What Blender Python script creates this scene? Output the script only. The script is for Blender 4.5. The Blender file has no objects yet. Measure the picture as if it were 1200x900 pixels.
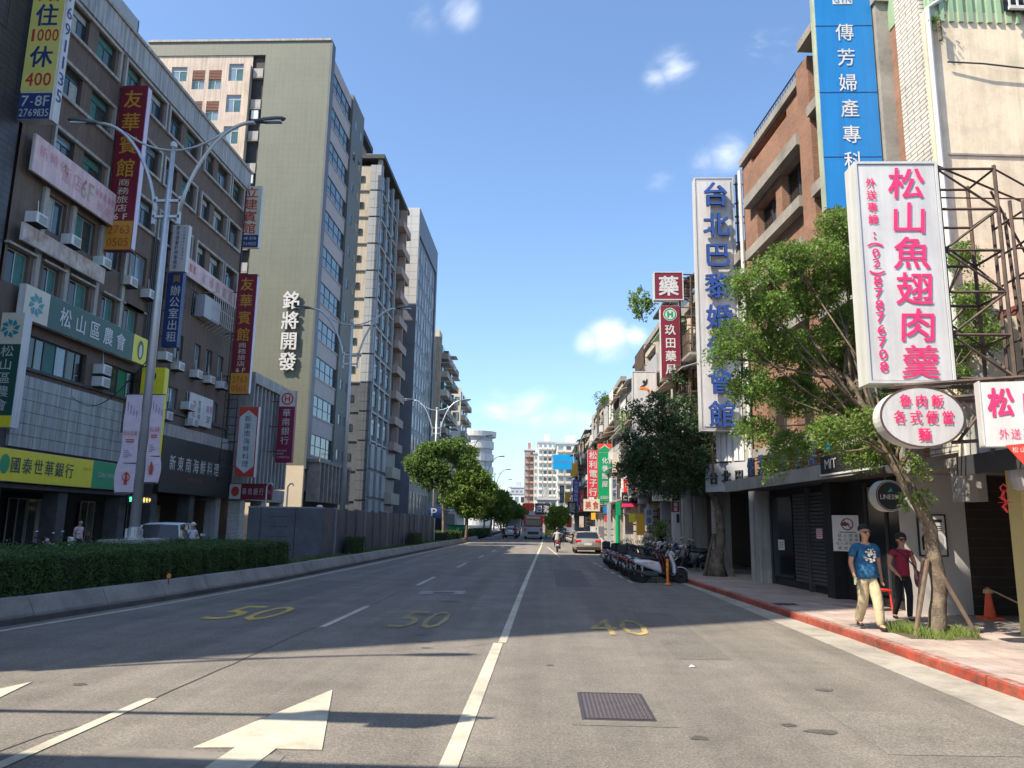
import bpy, bmesh, math, random
import numpy as np
from mathutils import Vector, Matrix
random.seed(7); rng = np.random.default_rng(7)
R = math.radians; PI = math.pi
sc = bpy.context.scene
COL = sc.collection

# ---------------------------------------------------------------- camera
CAM_H = 1.85
YAW, PITCH, ROLL, FPX = 0.0435, 0.1805, 0.016, 900.0
cd = bpy.data.cameras.new('camera'); cam = bpy.data.objects.new('camera', cd); COL.objects.link(cam)
cd.sensor_width = 36.0; cd.lens = FPX * 36.0 / 1200.0; cd.clip_start = 0.05; cd.clip_end = 4000
CAMROT = Matrix.Rotation(YAW, 3, 'Z') @ Matrix.Rotation(PI/2 + PITCH, 3, 'X') @ Matrix.Rotation(ROLL, 3, 'Z')
cam.matrix_world = Matrix.Translation((0, 0, CAM_H)) @ CAMROT.to_4x4()
sc.camera = cam
# a sight line of the survey photograph, met with a plane of the real place
def _ray(px, py): return CAMROT @ Vector(((px-600)/FPX, (450-py)/FPX, -1.0))
def onX(px, py, X): d = _ray(px, py); return Vector((0, 0, CAM_H)) + d*(X/d.x)
def onY(px, py, Y): d = _ray(px, py); return Vector((0, 0, CAM_H)) + d*(Y/d.y)
def onZ(px, py, Z=0.0): d = _ray(px, py); return Vector((0, 0, CAM_H)) + d*((Z-CAM_H)/d.z)

# ---------------------------------------------------------------- sky and sun
SUN_EL = R(50)
SUN_DIR = Vector((0.852*math.cos(SUN_EL), 0.523*math.cos(SUN_EL), -math.sin(SUN_EL)))   # the way the light travels
sun_az = math.atan2(-SUN_DIR.x, -SUN_DIR.y)       # clockwise from +Y
w = bpy.data.worlds.new('World'); sc.world = w; w.use_nodes = True
nt = w.node_tree; bg = nt.nodes['Background']
sky = nt.nodes.new('ShaderNodeTexSky'); sky.sky_type = 'NISHITA'; sky.sun_disc = False
sky.sun_elevation = SUN_EL; sky.sun_rotation = sun_az; sky.air_density = 1.0; sky.dust_density = 1.3; sky.ozone_density = 2.2
tc = nt.nodes.new('ShaderNodeTexCoord')
def wnode(t, **k):
    n = nt.nodes.new(t)
    for a, b in k.items(): setattr(n, a, b)
    return n
# small fair weather clouds, spread over the whole sky
sepx = wnode('ShaderNodeSeparateXYZ'); nt.links.new(tc.outputs['Generated'], sepx.inputs[0])
mz = wnode('ShaderNodeMath', operation='ADD'); nt.links.new(sepx.outputs[2], mz.inputs[0]); mz.inputs[1].default_value = 0.22
dvx = wnode('ShaderNodeMath', operation='DIVIDE'); nt.links.new(sepx.outputs[0], dvx.inputs[0]); nt.links.new(mz.outputs[0], dvx.inputs[1])
dvy = wnode('ShaderNodeMath', operation='DIVIDE'); nt.links.new(sepx.outputs[1], dvy.inputs[0]); nt.links.new(mz.outputs[0], dvy.inputs[1])
cmb = wnode('ShaderNodeCombineXYZ'); nt.links.new(dvx.outputs[0], cmb.inputs[0]); nt.links.new(dvy.outputs[0], cmb.inputs[1])
def cloud_layer(scale, loc, lo, hi, detail=7):
    mp = wnode('ShaderNodeMapping'); mp.inputs['Location'].default_value = loc; nt.links.new(cmb.outputs[0], mp.inputs[0])
    n = wnode('ShaderNodeTexNoise'); n.inputs['Scale'].default_value = scale; n.inputs['Detail'].default_value = detail; n.inputs['Roughness'].default_value = 0.55
    nt.links.new(mp.outputs[0], n.inputs['Vector'])
    r = wnode('ShaderNodeMapRange', interpolation_type='SMOOTHSTEP'); r.inputs[1].default_value = lo; r.inputs[2].default_value = hi
    nt.links.new(n.outputs['Fac'], r.inputs[0]); return r.outputs[0]
def blob(px, py, rad, soft=0.5):
    """soft round mask round one direction of the sky"""
    d = _ray(px, py).normalized()
    dp = wnode('ShaderNodeVectorMath', operation='DISTANCE'); nt.links.new(tc.outputs['Generated'], dp.inputs[0]); dp.inputs[1].default_value = d
    # noise-warped distance
    r = wnode('ShaderNodeMapRange', interpolation_type='SMOOTHSTEP'); r.inputs[1].default_value = rad; r.inputs[2].default_value = 0.0
    nt.links.new(dp.outputs['Value'], r.inputs[0]); return r.outputs[0]
def wmath(op, a, b):
    n = wnode('ShaderNodeMath', operation=op)
    for i, v in enumerate((a, b)):
        if isinstance(v, (int, float)): n.inputs[i].default_value = v
        else: nt.links.new(v, n.inputs[i])
    return n.outputs[0]
fine = wnode('ShaderNodeTexNoise'); fine.inputs['Scale'].default_value = 9; fine.inputs['Detail'].default_value = 9; fine.inputs['Roughness'].default_value = 0.58; fine.inputs['Distortion'].default_value = .6
fmap = wnode('ShaderNodeMapping'); fmap.inputs['Scale'].default_value = (1, 1, 1.9); nt.links.new(tc.outputs['Generated'], fmap.inputs[0]); nt.links.new(fmap.outputs[0], fine.inputs['Vector'])
tot = None
for (px, py, rad, amt) in [(715, 400, .055, 1.0), (690, 404, .035, .85), (742, 396, .035, .85), (618, 482, .07, .8), (585, 478, .055, .75), (690, 500, .06, .6), (655, 490, .055, .6),
                           (790, 76, .045, .70), (768, 90, .035, .6), (850, 182, .05, .7), (826, 190, .04, .6), (918, 60, .045, .65), (890, 56, .035, .6),
                           (538, 10, .045, .75), (560, 560, .08, .5), (775, 220, .04, .45), (500, 20, .05, .4), (735, 560, .07, .4)]:
    m = wmath('MULTIPLY', blob(px, py, rad), amt)
    tot = m if tot is None else wmath('MAXIMUM', tot, m)
fn = wnode('ShaderNodeMapRange', interpolation_type='LINEAR'); fn.inputs[1].default_value = .32; fn.inputs[2].default_value = .72
nt.links.new(fine.outputs['Fac'], fn.inputs[0])
c1 = wmath('MULTIPLY', tot, fn.outputs[0])
cr = wnode('ShaderNodeMapRange', interpolation_type='SMOOTHSTEP'); cr.inputs[1].default_value = .10; cr.inputs[2].default_value = .85; nt.links.new(c1, cr.inputs[0])
back = wmath('MULTIPLY', cloud_layer(1.7, (3.1, 7.4, 0), .66, .80), .0)
mask = wmath('MULTIPLY', wmath('MAXIMUM', cr.outputs[0], back), .85)
mixc = wnode('ShaderNodeMix', data_type='RGBA'); nt.links.new(mask, mixc.inputs[0])
skyg = wnode('ShaderNodeMix', data_type='RGBA', blend_type='MULTIPLY'); skyg.inputs[0].default_value = 1.0
nt.links.new(sky.outputs[0], skyg.inputs[6]); skyg.inputs[7].default_value = (0.98, 1.09, 1.17, 1)
nt.links.new(skyg.outputs[2], mixc.inputs[6]); mixc.inputs[7].default_value = (6.0, 6.2, 6.5, 1)
nt.links.new(mixc.outputs[2], bg.inputs[0]); bg.inputs[1].default_value = 0.125
sl = bpy.data.lights.new('sun', 'SUN'); sl.energy = 4.7; sl.angle = R(0.53); sl.color = (1.0, 0.90, 0.74)
so = bpy.data.objects.new('sun', sl); COL.objects.link(so); so.rotation_euler = SUN_DIR.to_track_quat('-Z', 'Y').to_euler(); so.location = (0, 0, 80)
sc.view_settings.view_transform = 'Standard'; sc.view_settings.look = 'None'; sc.view_settings.gamma = 1.0
sc.view_settings.exposure = 0.92
sc.cycles.max_bounces = 6; sc.cycles.diffuse_bounces = 3; sc.cycles.glossy_bounces = 3; sc.cycles.transparent_max_bounces = 6; sc.cycles.transmission_bounces = 3
sc.cycles.use_denoising = True; sc.cycles.use_adaptive_sampling = True; sc.cycles.adaptive_threshold = 0.02

# ---------------------------------------------------------------- materials
MATS = {}
def mat(name, col, rough=.8, var=.12, scale=3.0, bump=.0, bscale=40., metal=0., streak=0., spec=.5, emit=None, trans=0., col2=None, stain=0., coat=0., brick=None, lane=0., speck=0.):
    if name in MATS: return MATS[name]
    m = bpy.data.materials.new(name); m.use_nodes = True; t = m.node_tree; L = t.links
    b = t.nodes['Principled BSDF']
    b.inputs['Roughness'].default_value = rough; b.inputs['Metallic'].default_value = metal; b.inputs['Specular IOR Level'].default_value = spec
    if coat: b.inputs['Coat Weight'].default_value = coat; b.inputs['Coat Roughness'].default_value = .05
    N = t.nodes.new
    geo = N('ShaderNodeNewGeometry'); pos = geo.outputs['Position']
    c = None
    def rgb(cc):
        n = N('ShaderNodeRGB'); n.outputs[0].default_value = (*cc, 1); return n.outputs[0]
    c = rgb(col)
    if brick:
        # brick: dict(w,h,mortar,c2,cm,axis)
        tcn = N('ShaderNodeTexCoord'); sp = N('ShaderNodeSeparateXYZ'); L.new(tcn.outputs['Object'], sp.inputs[0])
        ad = N('ShaderNodeMath'); ad.operation = 'ADD'; L.new(sp.outputs[0], ad.inputs[0]); L.new(sp.outputs[1], ad.inputs[1])
        cb = N('ShaderNodeCombineXYZ'); L.new(ad.outputs[0] if brick.get('vert', True) else sp.outputs[0], cb.inputs[0]); L.new(sp.outputs[2] if brick.get('vert', True) else sp.outputs[1], cb.inputs[1])
        br = N('ShaderNodeTexBrick'); br.inputs['Scale'].default_value = 1.0
        br.inputs['Brick Width'].default_value = brick['w']; br.inputs['Row Height'].default_value = brick['h']; br.inputs['Mortar Size'].default_value = brick['m']
        br.inputs['Color1'].default_value = (*col, 1); br.inputs['Color2'].default_value = (*brick['c2'], 1); br.inputs['Mortar'].default_value = (*brick['cm'], 1)
        br.offset = brick.get('off', .5); L.new(cb.outputs[0], br.inputs['Vector']); c = br.outputs['Color']; brf = br.outputs['Fac']
    def mul(a, fac_socket, lo, hi, frm=(.3, .7)):
        mr = N('ShaderNodeMapRange'); mr.inputs[1].default_value, mr.inputs[2].default_value = frm; mr.inputs[3].default_value = lo; mr.inputs[4].default_value = hi
        L.new(fac_socket, mr.inputs[0])
        mx = N('ShaderNodeMix'); mx.data_type = 'RGBA'; mx.blend_type = 'MULTIPLY'; mx.inputs[0].default_value = 1
        L.new(a, mx.inputs[6]); L.new(mr.outputs[0], mx.inputs[7]); return mx.outputs[2]
    def noise(sc_, detail=4, vec=None, rough_=.6):
        n = N('ShaderNodeTexNoise'); n.inputs['Scale'].default_value = sc_; n.inputs['Detail'].default_value = detail; n.inputs['Roughness'].default_value = rough_
        L.new(vec or pos, n.inputs['Vector']); return n.outputs['Fac']
    if col2 is not None:
        mr = N('ShaderNodeMapRange'); mr.inputs[1].default_value = .4; mr.inputs[2].default_value = .62; L.new(noise(scale*.7), mr.inputs[0])
        mx = N('ShaderNodeMix'); mx.data_type = 'RGBA'; L.new(mr.outputs[0], mx.inputs[0]); L.new(c, mx.inputs[6]); L.new(rgb(col2), mx.inputs[7]); c = mx.outputs[2]
    if var: c = mul(c, noise(scale), 1-var, 1+var)
    if var and scale < 20: c = mul(c, noise(scale*9, 3), 1-var*.5, 1+var*.5)
    if streak:
        mp = N('ShaderNodeMapping'); mp.inputs['Scale'].default_value = (3.2, 3.2, .16); L.new(pos, mp.inputs[0])
        c = mul(c, noise(1.6, 5, mp.outputs[0], .7), 1-streak, 1.0, (.38, .6))
    if speck: c = mul(c, noise(48, 2), 1-speck, 1+speck, (.35, .65)); c = mul(c, noise(22, 3), 1-speck*.5, 1+speck*.5, (.35, .65))
    if lane:
        mp = N('ShaderNodeMapping'); mp.inputs['Scale'].default_value = (1.3, .045, 1); L.new(pos, mp.inputs[0]); c = mul(c, noise(1.0, 4, mp.outputs[0], .6), 1-lane, 1+lane, (.35, .65))
    if stain:
        c = mul(c, noise(.9, 6, None, .75), 1-stain, 1.0, (.36, .55))
    L.new(c, b.inputs['Base Color'])
    if bump or brick:
        bp = N('ShaderNodeBump'); bp.inputs['Strength'].default_value = 1.0; bp.inputs['Distance'].default_value = bump or .004
        h = noise(bscale, 3)
        if brick:
            ml = N('ShaderNodeMath'); ml.operation = 'MULTIPLY'; ml.inputs[1].default_value = -.8; L.new(brf, ml.inputs[0])
            a2 = N('ShaderNodeMath'); a2.operation = 'ADD'; L.new(ml.outputs[0], a2.inputs[0]); L.new(h, a2.inputs[1]); h = a2.outputs[0]
        L.new(h, bp.inputs['Height']); L.new(bp.outputs[0], b.inputs['Normal'])
    if emit: b.inputs['Emission Color'].default_value = (*col, 1); b.inputs['Emission Strength'].default_value = emit
    if trans:
        tr = N('ShaderNodeBsdfTranslucent'); L.new(c, tr.inputs[0]); ms = N('ShaderNodeMixShader'); ms.inputs[0].default_value = trans
        L.new(b.outputs[0], ms.inputs[1]); L.new(tr.outputs[0], ms.inputs[2]); L.new(ms.outputs[0], t.nodes['Material Output'].inputs[0])
    MATS[name] = m; return m

# ---------------------------------------------------------------- object helpers
def finish(o, name, m, parent, kind=None, label=None, smooth=False, bevel=0):
    if m: 
        o.data.materials.clear(); o.data.materials.append(m)
    if parent: o.parent = parent
    if kind: o['kind'] = kind
    if label: o['label'] = label
    if smooth:
        o.data.polygons.foreach_set('use_smooth', [True]*len(o.data.polygons))
    if bevel:
        md = o.modifiers.new('bevel', 'BEVEL'); md.width = bevel; md.segments = 2; md.limit_method = 'ANGLE'
    return o
def obj(name, mesh, parent=None, loc=(0, 0, 0), rotz=0, m=None, **k):
    o = bpy.data.objects.new(name, mesh); COL.objects.link(o); o.location = loc; o.rotation_euler = (0, 0, rotz)
    return finish(o, name, m, parent, **k)
def tag(o, label, cat, group=None):
    o['label'] = label; o['category'] = cat
    if group: o['group'] = group
    return o
def thing(name, label, cat, loc=(0, 0, 0), rotz=0, group=None):
    o = bpy.data.objects.new(name, None); COL.objects.link(o); o.empty_display_size = .3
    o.location = loc; o.rotation_euler = (0, 0, rotz); return tag(o, label, cat, group)
def copy_tree(o, loc=None, rotz=None, label=None, group=None, parent=None):
    c = o.copy(); COL.objects.link(c)
    if parent is not None: c.parent = parent
    if loc is not None: c.location = loc
    if rotz is not None: c.rotation_euler = (0, 0, rotz)
    if label: c['label'] = label
    if group: c['group'] = group
    for ch in list(o.children): copy_tree(ch, parent=c)
    return c

class MB:
    """collects simple solids into ONE mesh"""
    def __init__(s): s.v = []; s.f = []
    def add(s, vs, fs):
        b = len(s.v); s.v += [tuple(p) for p in vs]; s.f += [tuple(i+b for i in f) for f in fs]; return s
    def box(s, x0, x1, y0, y1, z0, z1):
        if x0 > x1: x0, x1 = x1, x0
        if y0 > y1: y0, y1 = y1, y0
        if z0 > z1: z0, z1 = z1, z0
        return s.add([(x0,y0,z0),(x1,y0,z0),(x1,y1,z0),(x0,y1,z0),(x0,y0,z1),(x1,y0,z1),(x1,y1,z1),(x0,y1,z1)],
              [(0,3,2,1),(4,5,6,7),(0,1,5,4),(1,2,6,5),(2,3,7,6),(3,0,4,7)])
    def quad(s, a, b, c, d): return s.add([a, b, c, d], [(0, 1, 2, 3)])
    def poly(s, pts): return s.add(pts, [tuple(range(len(pts)))])
    def prism(s, pts, z0, z1):
        """pts: ccw list of (x,y)"""
        n = len(pts); vs = [(x, y, z0) for x, y in pts] + [(x, y, z1) for x, y in pts]
        fs = [tuple(range(n-1, -1, -1)), tuple(range(n, 2*n))] + [(i, (i+1) % n, (i+1) % n+n, i+n) for i in range(n)]
        return s.add(vs, fs)
    def prism_y(s, pts, y0, y1):
        """pts: list of (x,z); extruded along y"""
        n = len(pts); vs = [(x, y0, z) for x, z in pts] + [(x, y1, z) for x, z in pts]
        fs = [tuple(range(n)), tuple(range(2*n-1, n-1, -1))] + [((i+1) % n, i, i+n, (i+1) % n+n) for i in range(n)]
        return s.add(vs, fs)
    def prism_x(s, pts, x0, x1):
        n = len(pts); vs = [(x0, y, z) for y, z in pts] + [(x1, y, z) for y, z in pts]
        fs = [tuple(range(n-1, -1, -1)), tuple(range(n, 2*n))] + [(i, (i+1) % n, (i+1) % n+n, i+n) for i in range(n)]
        return s.add(vs, fs)
    def tube(s, pts, r, n=8, cap=True, r1=None):
        pts = [Vector(p) for p in pts]; m = len(pts); rs = r if isinstance(r, (list, tuple)) else [r + ((r1 if r1 is not None else r)-r)*i/max(1, m-1) for i in range(m)]
        vs = []; up = None
        for i, p in enumerate(pts):
            d = (pts[min(i+1, m-1)] - pts[max(i-1, 0)]).normalized()
            if up is None:
                up = Vector((0, 0, 1)) if abs(d.z) < .9 else Vector((1, 0, 0))
            a = d.cross(up).normalized(); bb = a.cross(d).normalized(); up = bb
            for k in range(n):
                t = 2*PI*k/n; vs.append(p + a*(rs[i]*math.cos(t)) + bb*(rs[i]*math.sin(t)))
        fs = [(i*n+k, i*n+(k+1) % n, (i+1)*n+(k+1) % n, (i+1)*n+k) for i in range(m-1) for k in range(n)]
        if cap: fs += [tuple(range(n-1, -1, -1)), tuple((m-1)*n+k for k in range(n))]
        return s.add(vs, fs)
    def bar(s, a, b, w=.05, h=None):
        """square bar between two points"""
        return s.tube([a, b], w*.7071, 4)
    def loft(s, rings, cap=True):
        n = len(rings[0]); vs = [p for r_ in rings for p in r_]
        fs = [(i*n+k, i*n+(k+1) % n, (i+1)*n+(k+1) % n, (i+1)*n+k) for i in range(len(rings)-1) for k in range(n)]
        if cap: fs += [tuple(range(n-1, -1, -1)), tuple((len(rings)-1)*n+k for k in range(n))]
        return s.add(vs, fs)
    def lathe(s, prof, axis='z', c=(0, 0, 0), n=20):
        """prof: (radius, height) pairs"""
        rings = []
        for r_, h in prof:
            ring = []
            for k in range(n):
                t = 2*PI*k/n; a, b = r_*math.cos(t), r_*math.sin(t)
                p = (a, b, h) if axis == 'z' else ((a, h, b) if axis == 'y' else (h, a, b))
                ring.append((p[0]+c[0], p[1]+c[1], p[2]+c[2]))
            rings.append(ring)
        return s.loft(rings)
    def sphere(s, c, r, nu=12, nv=8, sx=1, sy=1, sz=1):
        rings = []
        for j in range(nv+1):
            ph = -PI/2 + PI*j/nv; rr = max(1e-4, math.cos(ph))*r; z = math.sin(ph)*r
            rings.append([(c[0]+sx*rr*math.cos(2*PI*k/nu), c[1]+sy*rr*math.sin(2*PI*k/nu), c[2]+sz*z) for k in range(nu)])
        return s.loft(rings)
    def mesh(s, name, recalc=False):
        me = bpy.data.meshes.new(name); me.from_pydata(s.v, [], s.f); me.update()
        if recalc:
            bm = bmesh.new(); bm.from_mesh(me); bmesh.ops.recalc_face_normals(bm, faces=bm.faces); bm.to_mesh(me); bm.free()
        return me
    def build(s, name, m, parent=None, loc=(0, 0, 0), rotz=0, recalc=True, **k):
        return obj(name, s.mesh(name, recalc), parent, loc, rotz, m=m, **k)
def box_part(name, m, parent, *b, **k): return MB().box(*b).build(name, m, parent, recalc=False, **k)
def structure(o): o['kind'] = 'structure'; return o

def wall(mb, x0, x1, z0, z1, ops, y=0.0, depth=.22, back=False):
    """wall face in local XZ looking to -Y, with recessed openings (x0,x1,z0,z1)"""
    ops = [o for o in ops if o[1] > x0+.01 and o[0] < x1-.01]
    xs = sorted({x0, x1, *[max(x0, o[0]) for o in ops], *[min(x1, o[1]) for o in ops]}); zs = sorted({z0, z1, *[max(z0, o[2]) for o in ops], *[min(z1, o[3]) for o in ops]})
    for i in range(len(xs)-1):
        run = None
        for j in range(len(zs)-1):
            cx, cz = (xs[i]+xs[i+1])/2, (zs[j]+zs[j+1])/2
            hole = any(o[0] < cx < o[1] and o[2] < cz < o[3] for o in ops)
            if not hole:
                if run is None: run = zs[j]
            if hole or j == len(zs)-2:
                top = zs[j] if hole else zs[j+1]
                if run is not None and top > run:
                    mb.quad((xs[i], y, run), (xs[i+1], y, run), (xs[i+1], y, top), (xs[i], y, top))
                run = None
    for a, b, c, d in ops:
        a, b, c, d = max(a, x0), min(b, x1), max(c, z0), min(d, z1); yy = y+depth
        mb.quad((a, y, c), (a, yy, c), (a, yy, d), (a, y, d)); mb.quad((b, yy, c), (b, y, c), (b, y, d), (b, yy, d))
        mb.quad((a, y, c), (b, y, c), (b, yy, c), (a, yy, c)); mb.quad((a, yy, d), (b, yy, d), (b, y, d), (a, y, d))
    return mb
_win = {}
def window(parent, x, z, w_, h_, style='slide', m='alu', panes=('glass', 'glass'), y=.12, name='window', split=None):
    """framed window as part, each pane a sub-part. x,z = lower left corner; local frame of parent, facing -Y"""
    key = (round(w_, 2), round(h_, 2), style, m)
    if key not in _win:
        t = .05; f = MB()
        f.box(0, w_, -.03, .03, 0, t).box(0, w_, -.03, .03, h_-t, h_).box(0, t, -.03, .03, t, h_-t).box(w_-t, w_, -.03, .03, t, h_-t)
        cells = []
        if style == 'slide':
            f.box(w_/2-t/2, w_/2+t/2, -.03, .03, t, h_-t); cells = [(t, w_/2-t/2, t, h_-t), (w_/2+t/2, w_-t, t, h_-t)]
        elif style == 'trans':      # two leaves with a strip light above
            zt = h_*.72
            f.box(t, w_-t, -.03, .03, zt, zt+t).box(w_/2-t/2, w_/2+t/2, -.03, .03, t, zt)
            cells = [(t, w_/2-t/2, t, zt), (w_/2+t/2, w_-t, t, zt), (t, w_-t, zt+t, h_-t)]
        elif style == 'band':       # ribbon of four lights over four
            for k in range(1, 4): f.box(w_*k/4-t/2, w_*k/4+t/2, -.03, .03, t, h_-t)
            f.box(t, w_-t, -.035, .035, h_*.45, h_*.45+t)
            for k in range(4):
                xa = t if k == 0 else w_*k/4+t/2; xb = w_-t if k == 3 else w_*(k+1)/4-t/2
                cells += [(xa, xb, t, h_*.45), (xa, xb, h_*.45+t, h_-t)]
        else: cells = [(t, w_-t, t, h_-t)]
        fm = f.mesh('window_frame'); fm.materials.append(M(m))
        _win[key] = (fm, [(c, {}) for c in cells])
    fm, cells = _win[key]
    o = bpy.data.objects.new(name, fm); COL.objects.link(o); o.location = (x, y, z); o.parent = parent
    for i, (c, cache) in enumerate(cells):
        pm = panes[i % len(panes)]
        if pm is None: continue
        if pm not in cache:
            me = MB().box(c[0], c[1], 0, .012, c[2], c[3]).mesh('pane'); me.materials.append(M(pm)); cache[pm] = me
        p = bpy.data.objects.new('pane', cache[pm]); COL.objects.link(p); p.parent = o; p.location = (0, .008*((i % 2)), 0)
    return o
def M(n): return MATS[n]

# lettering -------------------------------------------------------
_gl = {}
ALLCH = ['館住休', '友華賓館', '商務旅店', '新時代', '飯店', '華賓館商務', '松山區農會', '國泰世華銀行', '八德分行', '國泰世華', '新東南海鮮料理', '專業的料理用心服務', '養生', '調理', '館經絡', '商務旅館',
         '辦公室出租', '興', '廖永德會計師事務所', '松山區農會八德路四段', '營業', '匯率看板中', '華南銀行', '松山', '立建賓館', '7樓·8樓', '銘將開發', '禁止停車', '私人車庫', '出入請勿佔用', '謝謝合作',
         '傳芳婦產專科', '診所', '台北巴黎婚紗會館', '藥', '玖田藥局', '舞蹈教室', '化養麵屋', '松利電子行', '中茶', '仁武電', '大武鐵板燒店', '小吃', '書局', '髮型', '美食', '健康館', '推拿', '停車', '外送專線',
         '松山魚翅肉羹', '魯肉飯', '各式便當', '麵', '各式便當麵', '外送專', '四海', '松山區慶', 'ABCDEFGHIJKLM', 'NOPQRSTUVWXYZ', 'abcdefghijklm', 'nopqrstuvwxyz', '0123456789', '-.&']
def _pregen():
    dg = None; obs = []
    for ch in sorted(set(''.join(ALLCH))):
        cu = bpy.data.curves.new('t', 'FONT'); cu.body = ch; cu.size = 1; cu.resolution_u = 2
        o = bpy.data.objects.new('t', cu); COL.objects.link(o); obs.append((ch, o))
    dg = bpy.context.evaluated_depsgraph_get(); dg.update()
    for ch, o in obs:
        me = bpy.data.meshes.new_from_object(o.evaluated_get(dg))
        vs = [tuple(v.co) for v in me.vertices]; fs = [tuple(p.vertices) for p in me.polygons]
        xs = [v[0] for v in vs] or [0, .3]; ys = [v[1] for v in vs] or [0, 1]
        _gl[ch] = (vs, fs, min(xs), max(xs), min(ys), max(ys)); bpy.data.meshes.remove(me)
    for ch, o in obs: bpy.data.objects.remove(o)
_pregen()
def put_glyph(mb, ch, cx, cz, w_, h_, y, bold=0., depth=0., fit=True, slant=0.):
    """glyph centred on (cx,cz) in local XZ, facing -Y; bold strokes are shifted copies"""
    if ch == ' ': return
    vs, fs, a, b, c, d = _gl[ch]
    if not fs: return
    cjk = ord(ch) > 0x2e00
    if cjk: a, b, c, d = 0, 1, -.1, .86
    if bold > 0: w_ *= 1-1.6*bold; h_ *= 1-1.6*bold
    sx, sz = w_/(b-a), h_/(d-c)
    if ch in '-·.': sx = sz = h_*.9; c, d = 0., .7
    if not cjk: sx = min(sx, sz*1.25)
    P = [((v[0]-(a+b)/2)*sx + slant*(v[1]-(c+d)/2)*sz, (v[1]-(c+d)/2)*sz) for v in vs]
    e = bold*min(w_, h_)
    sh = [(0, 0)] if bold <= 0 else [(-e, -e*.6), (e, e*.6), (-e, e*.6), (e, -e*.6)] + ([(0, e*.9), (0, -e*.9)] if bold > .02 else [])
    cnt = {}
    for f in fs:
        for i in range(len(f)): cnt[(f[i], f[(i+1) % len(f)])] = 1
    n = len(P)
    for q, (dx, dz) in enumerate(sh):
        yy = y-q*.0006
        if depth == 0:
            mb.add([(cx+p[0]+dx, yy, cz+p[1]+dz) for p in P], fs); continue
        vv = [(cx+p[0]+dx, yy-depth, cz+p[1]+dz) for p in P] + [(cx+p[0]+dx, y, cz+p[1]+dz) for p in P]
        mb.add(vv, list(fs) + [(j, i, i+n, j+n) for (i, j) in cnt if (j, i) not in cnt])
def text_col(mb, s, cx, ztop, w_, h_, pitch, y, **k):
    for i, ch in enumerate(s): put_glyph(mb, ch, cx, ztop-pitch*(i+.5), w_, h_, y, **k)
def text_row(mb, s, x0, cz, w_, h_, pitch, y, **k):
    for i, ch in enumerate(s): put_glyph(mb, ch, x0+pitch*(i+.5), cz, w_, h_, y, **k)
def latin(mb, s, x0, x1, cz, h_, y, bold=0.):
    """proportional line of letters between x0 and x1"""
    ws = [.28 if ch == ' ' else (.9 if ord(ch) > 0x2e00 else _gl[ch][3]-_gl[ch][2]) for ch in s]; gap = .09
    tot_ = sum(ws)+gap*(len(s)-1); k = (x1-x0)/tot_; x = x0
    for ch, w_ in zip(s, ws):
        if ch != ' ':
            lo = ch.islower() and ch not in 'bdfhklt'
            hh = h_*(.76 if lo else 1.0); put_glyph(mb, ch, x+w_*k/2, cz-(h_-hh)/2, w_*k, hh, y, bold=bold)
        x += (w_+gap)*k

# foliage ---------------------------------------------------------
def leaves_mesh(name, P, size, up=.0, aspect=.45):
    """one mesh of small diamond leaves at points P (N,3)"""
    n = len(P); P = np.asarray(P, float)
    a = rng.normal(size=(n, 3)); a[:, 2] -= .25; a /= np.linalg.norm(a, axis=1)[:, None]
    b = rng.normal(size=(n, 3)); b[:, 2] += up; b = np.cross(a, b); b /= np.linalg.norm(b, axis=1)[:, None]+1e-9
    s = (size*rng.uniform(.6, 1.35, n))[:, None]
    V = np.empty((n*4, 3)); V[0::4] = P-a*s*.5; V[1::4] = P+b*s*aspect*.5; V[2::4] = P+a*s*.5; V[3::4] = P-b*s*aspect*.5
    me = bpy.data.meshes.new(name); me.vertices.add(n*4); me.loops.add(n*4); me.polygons.add(n)
    me.vertices.foreach_set('co', V.ravel()); me.loops.foreach_set('vertex_index', np.arange(n*4, dtype=np.int32))
    me.polygons.foreach_set('loop_start', np.arange(0, n*4, 4, dtype=np.int32)); me.update(calc_edges=True); return me
def sprays(cent, rad, nspray, per, L):
    """leaf points along short sprays on lobes: cent (k,3), rad (k,3)"""
    k = len(cent); cent = np.array(cent, float); rad = np.array(rad, float)
    vol = rad.prod(1)**.67; idx = rng.choice(k, nspray, p=vol/vol.sum())
    d = rng.normal(size=(nspray, 3)); d /= np.linalg.norm(d, axis=1)[:, None]
    rr = rng.uniform(.25, 1.0, nspray)**.45
    base = cent[idx] + d*rad[idx]*rr[:, None]
    dr = d + rng.normal(size=(nspray, 3))*.5; dr[:, 2] -= .15; dr /= np.linalg.norm(dr, axis=1)[:, None]
    t = rng.uniform(0, 1, (nspray, per, 1)); P = base[:, None, :] + dr[:, None, :]*t*L
    P[..., 2] -= (t[..., 0]**2)*L*.35
    P += rng.normal(size=P.shape)*L*.13
    return P.reshape(-1, 3)

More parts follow.
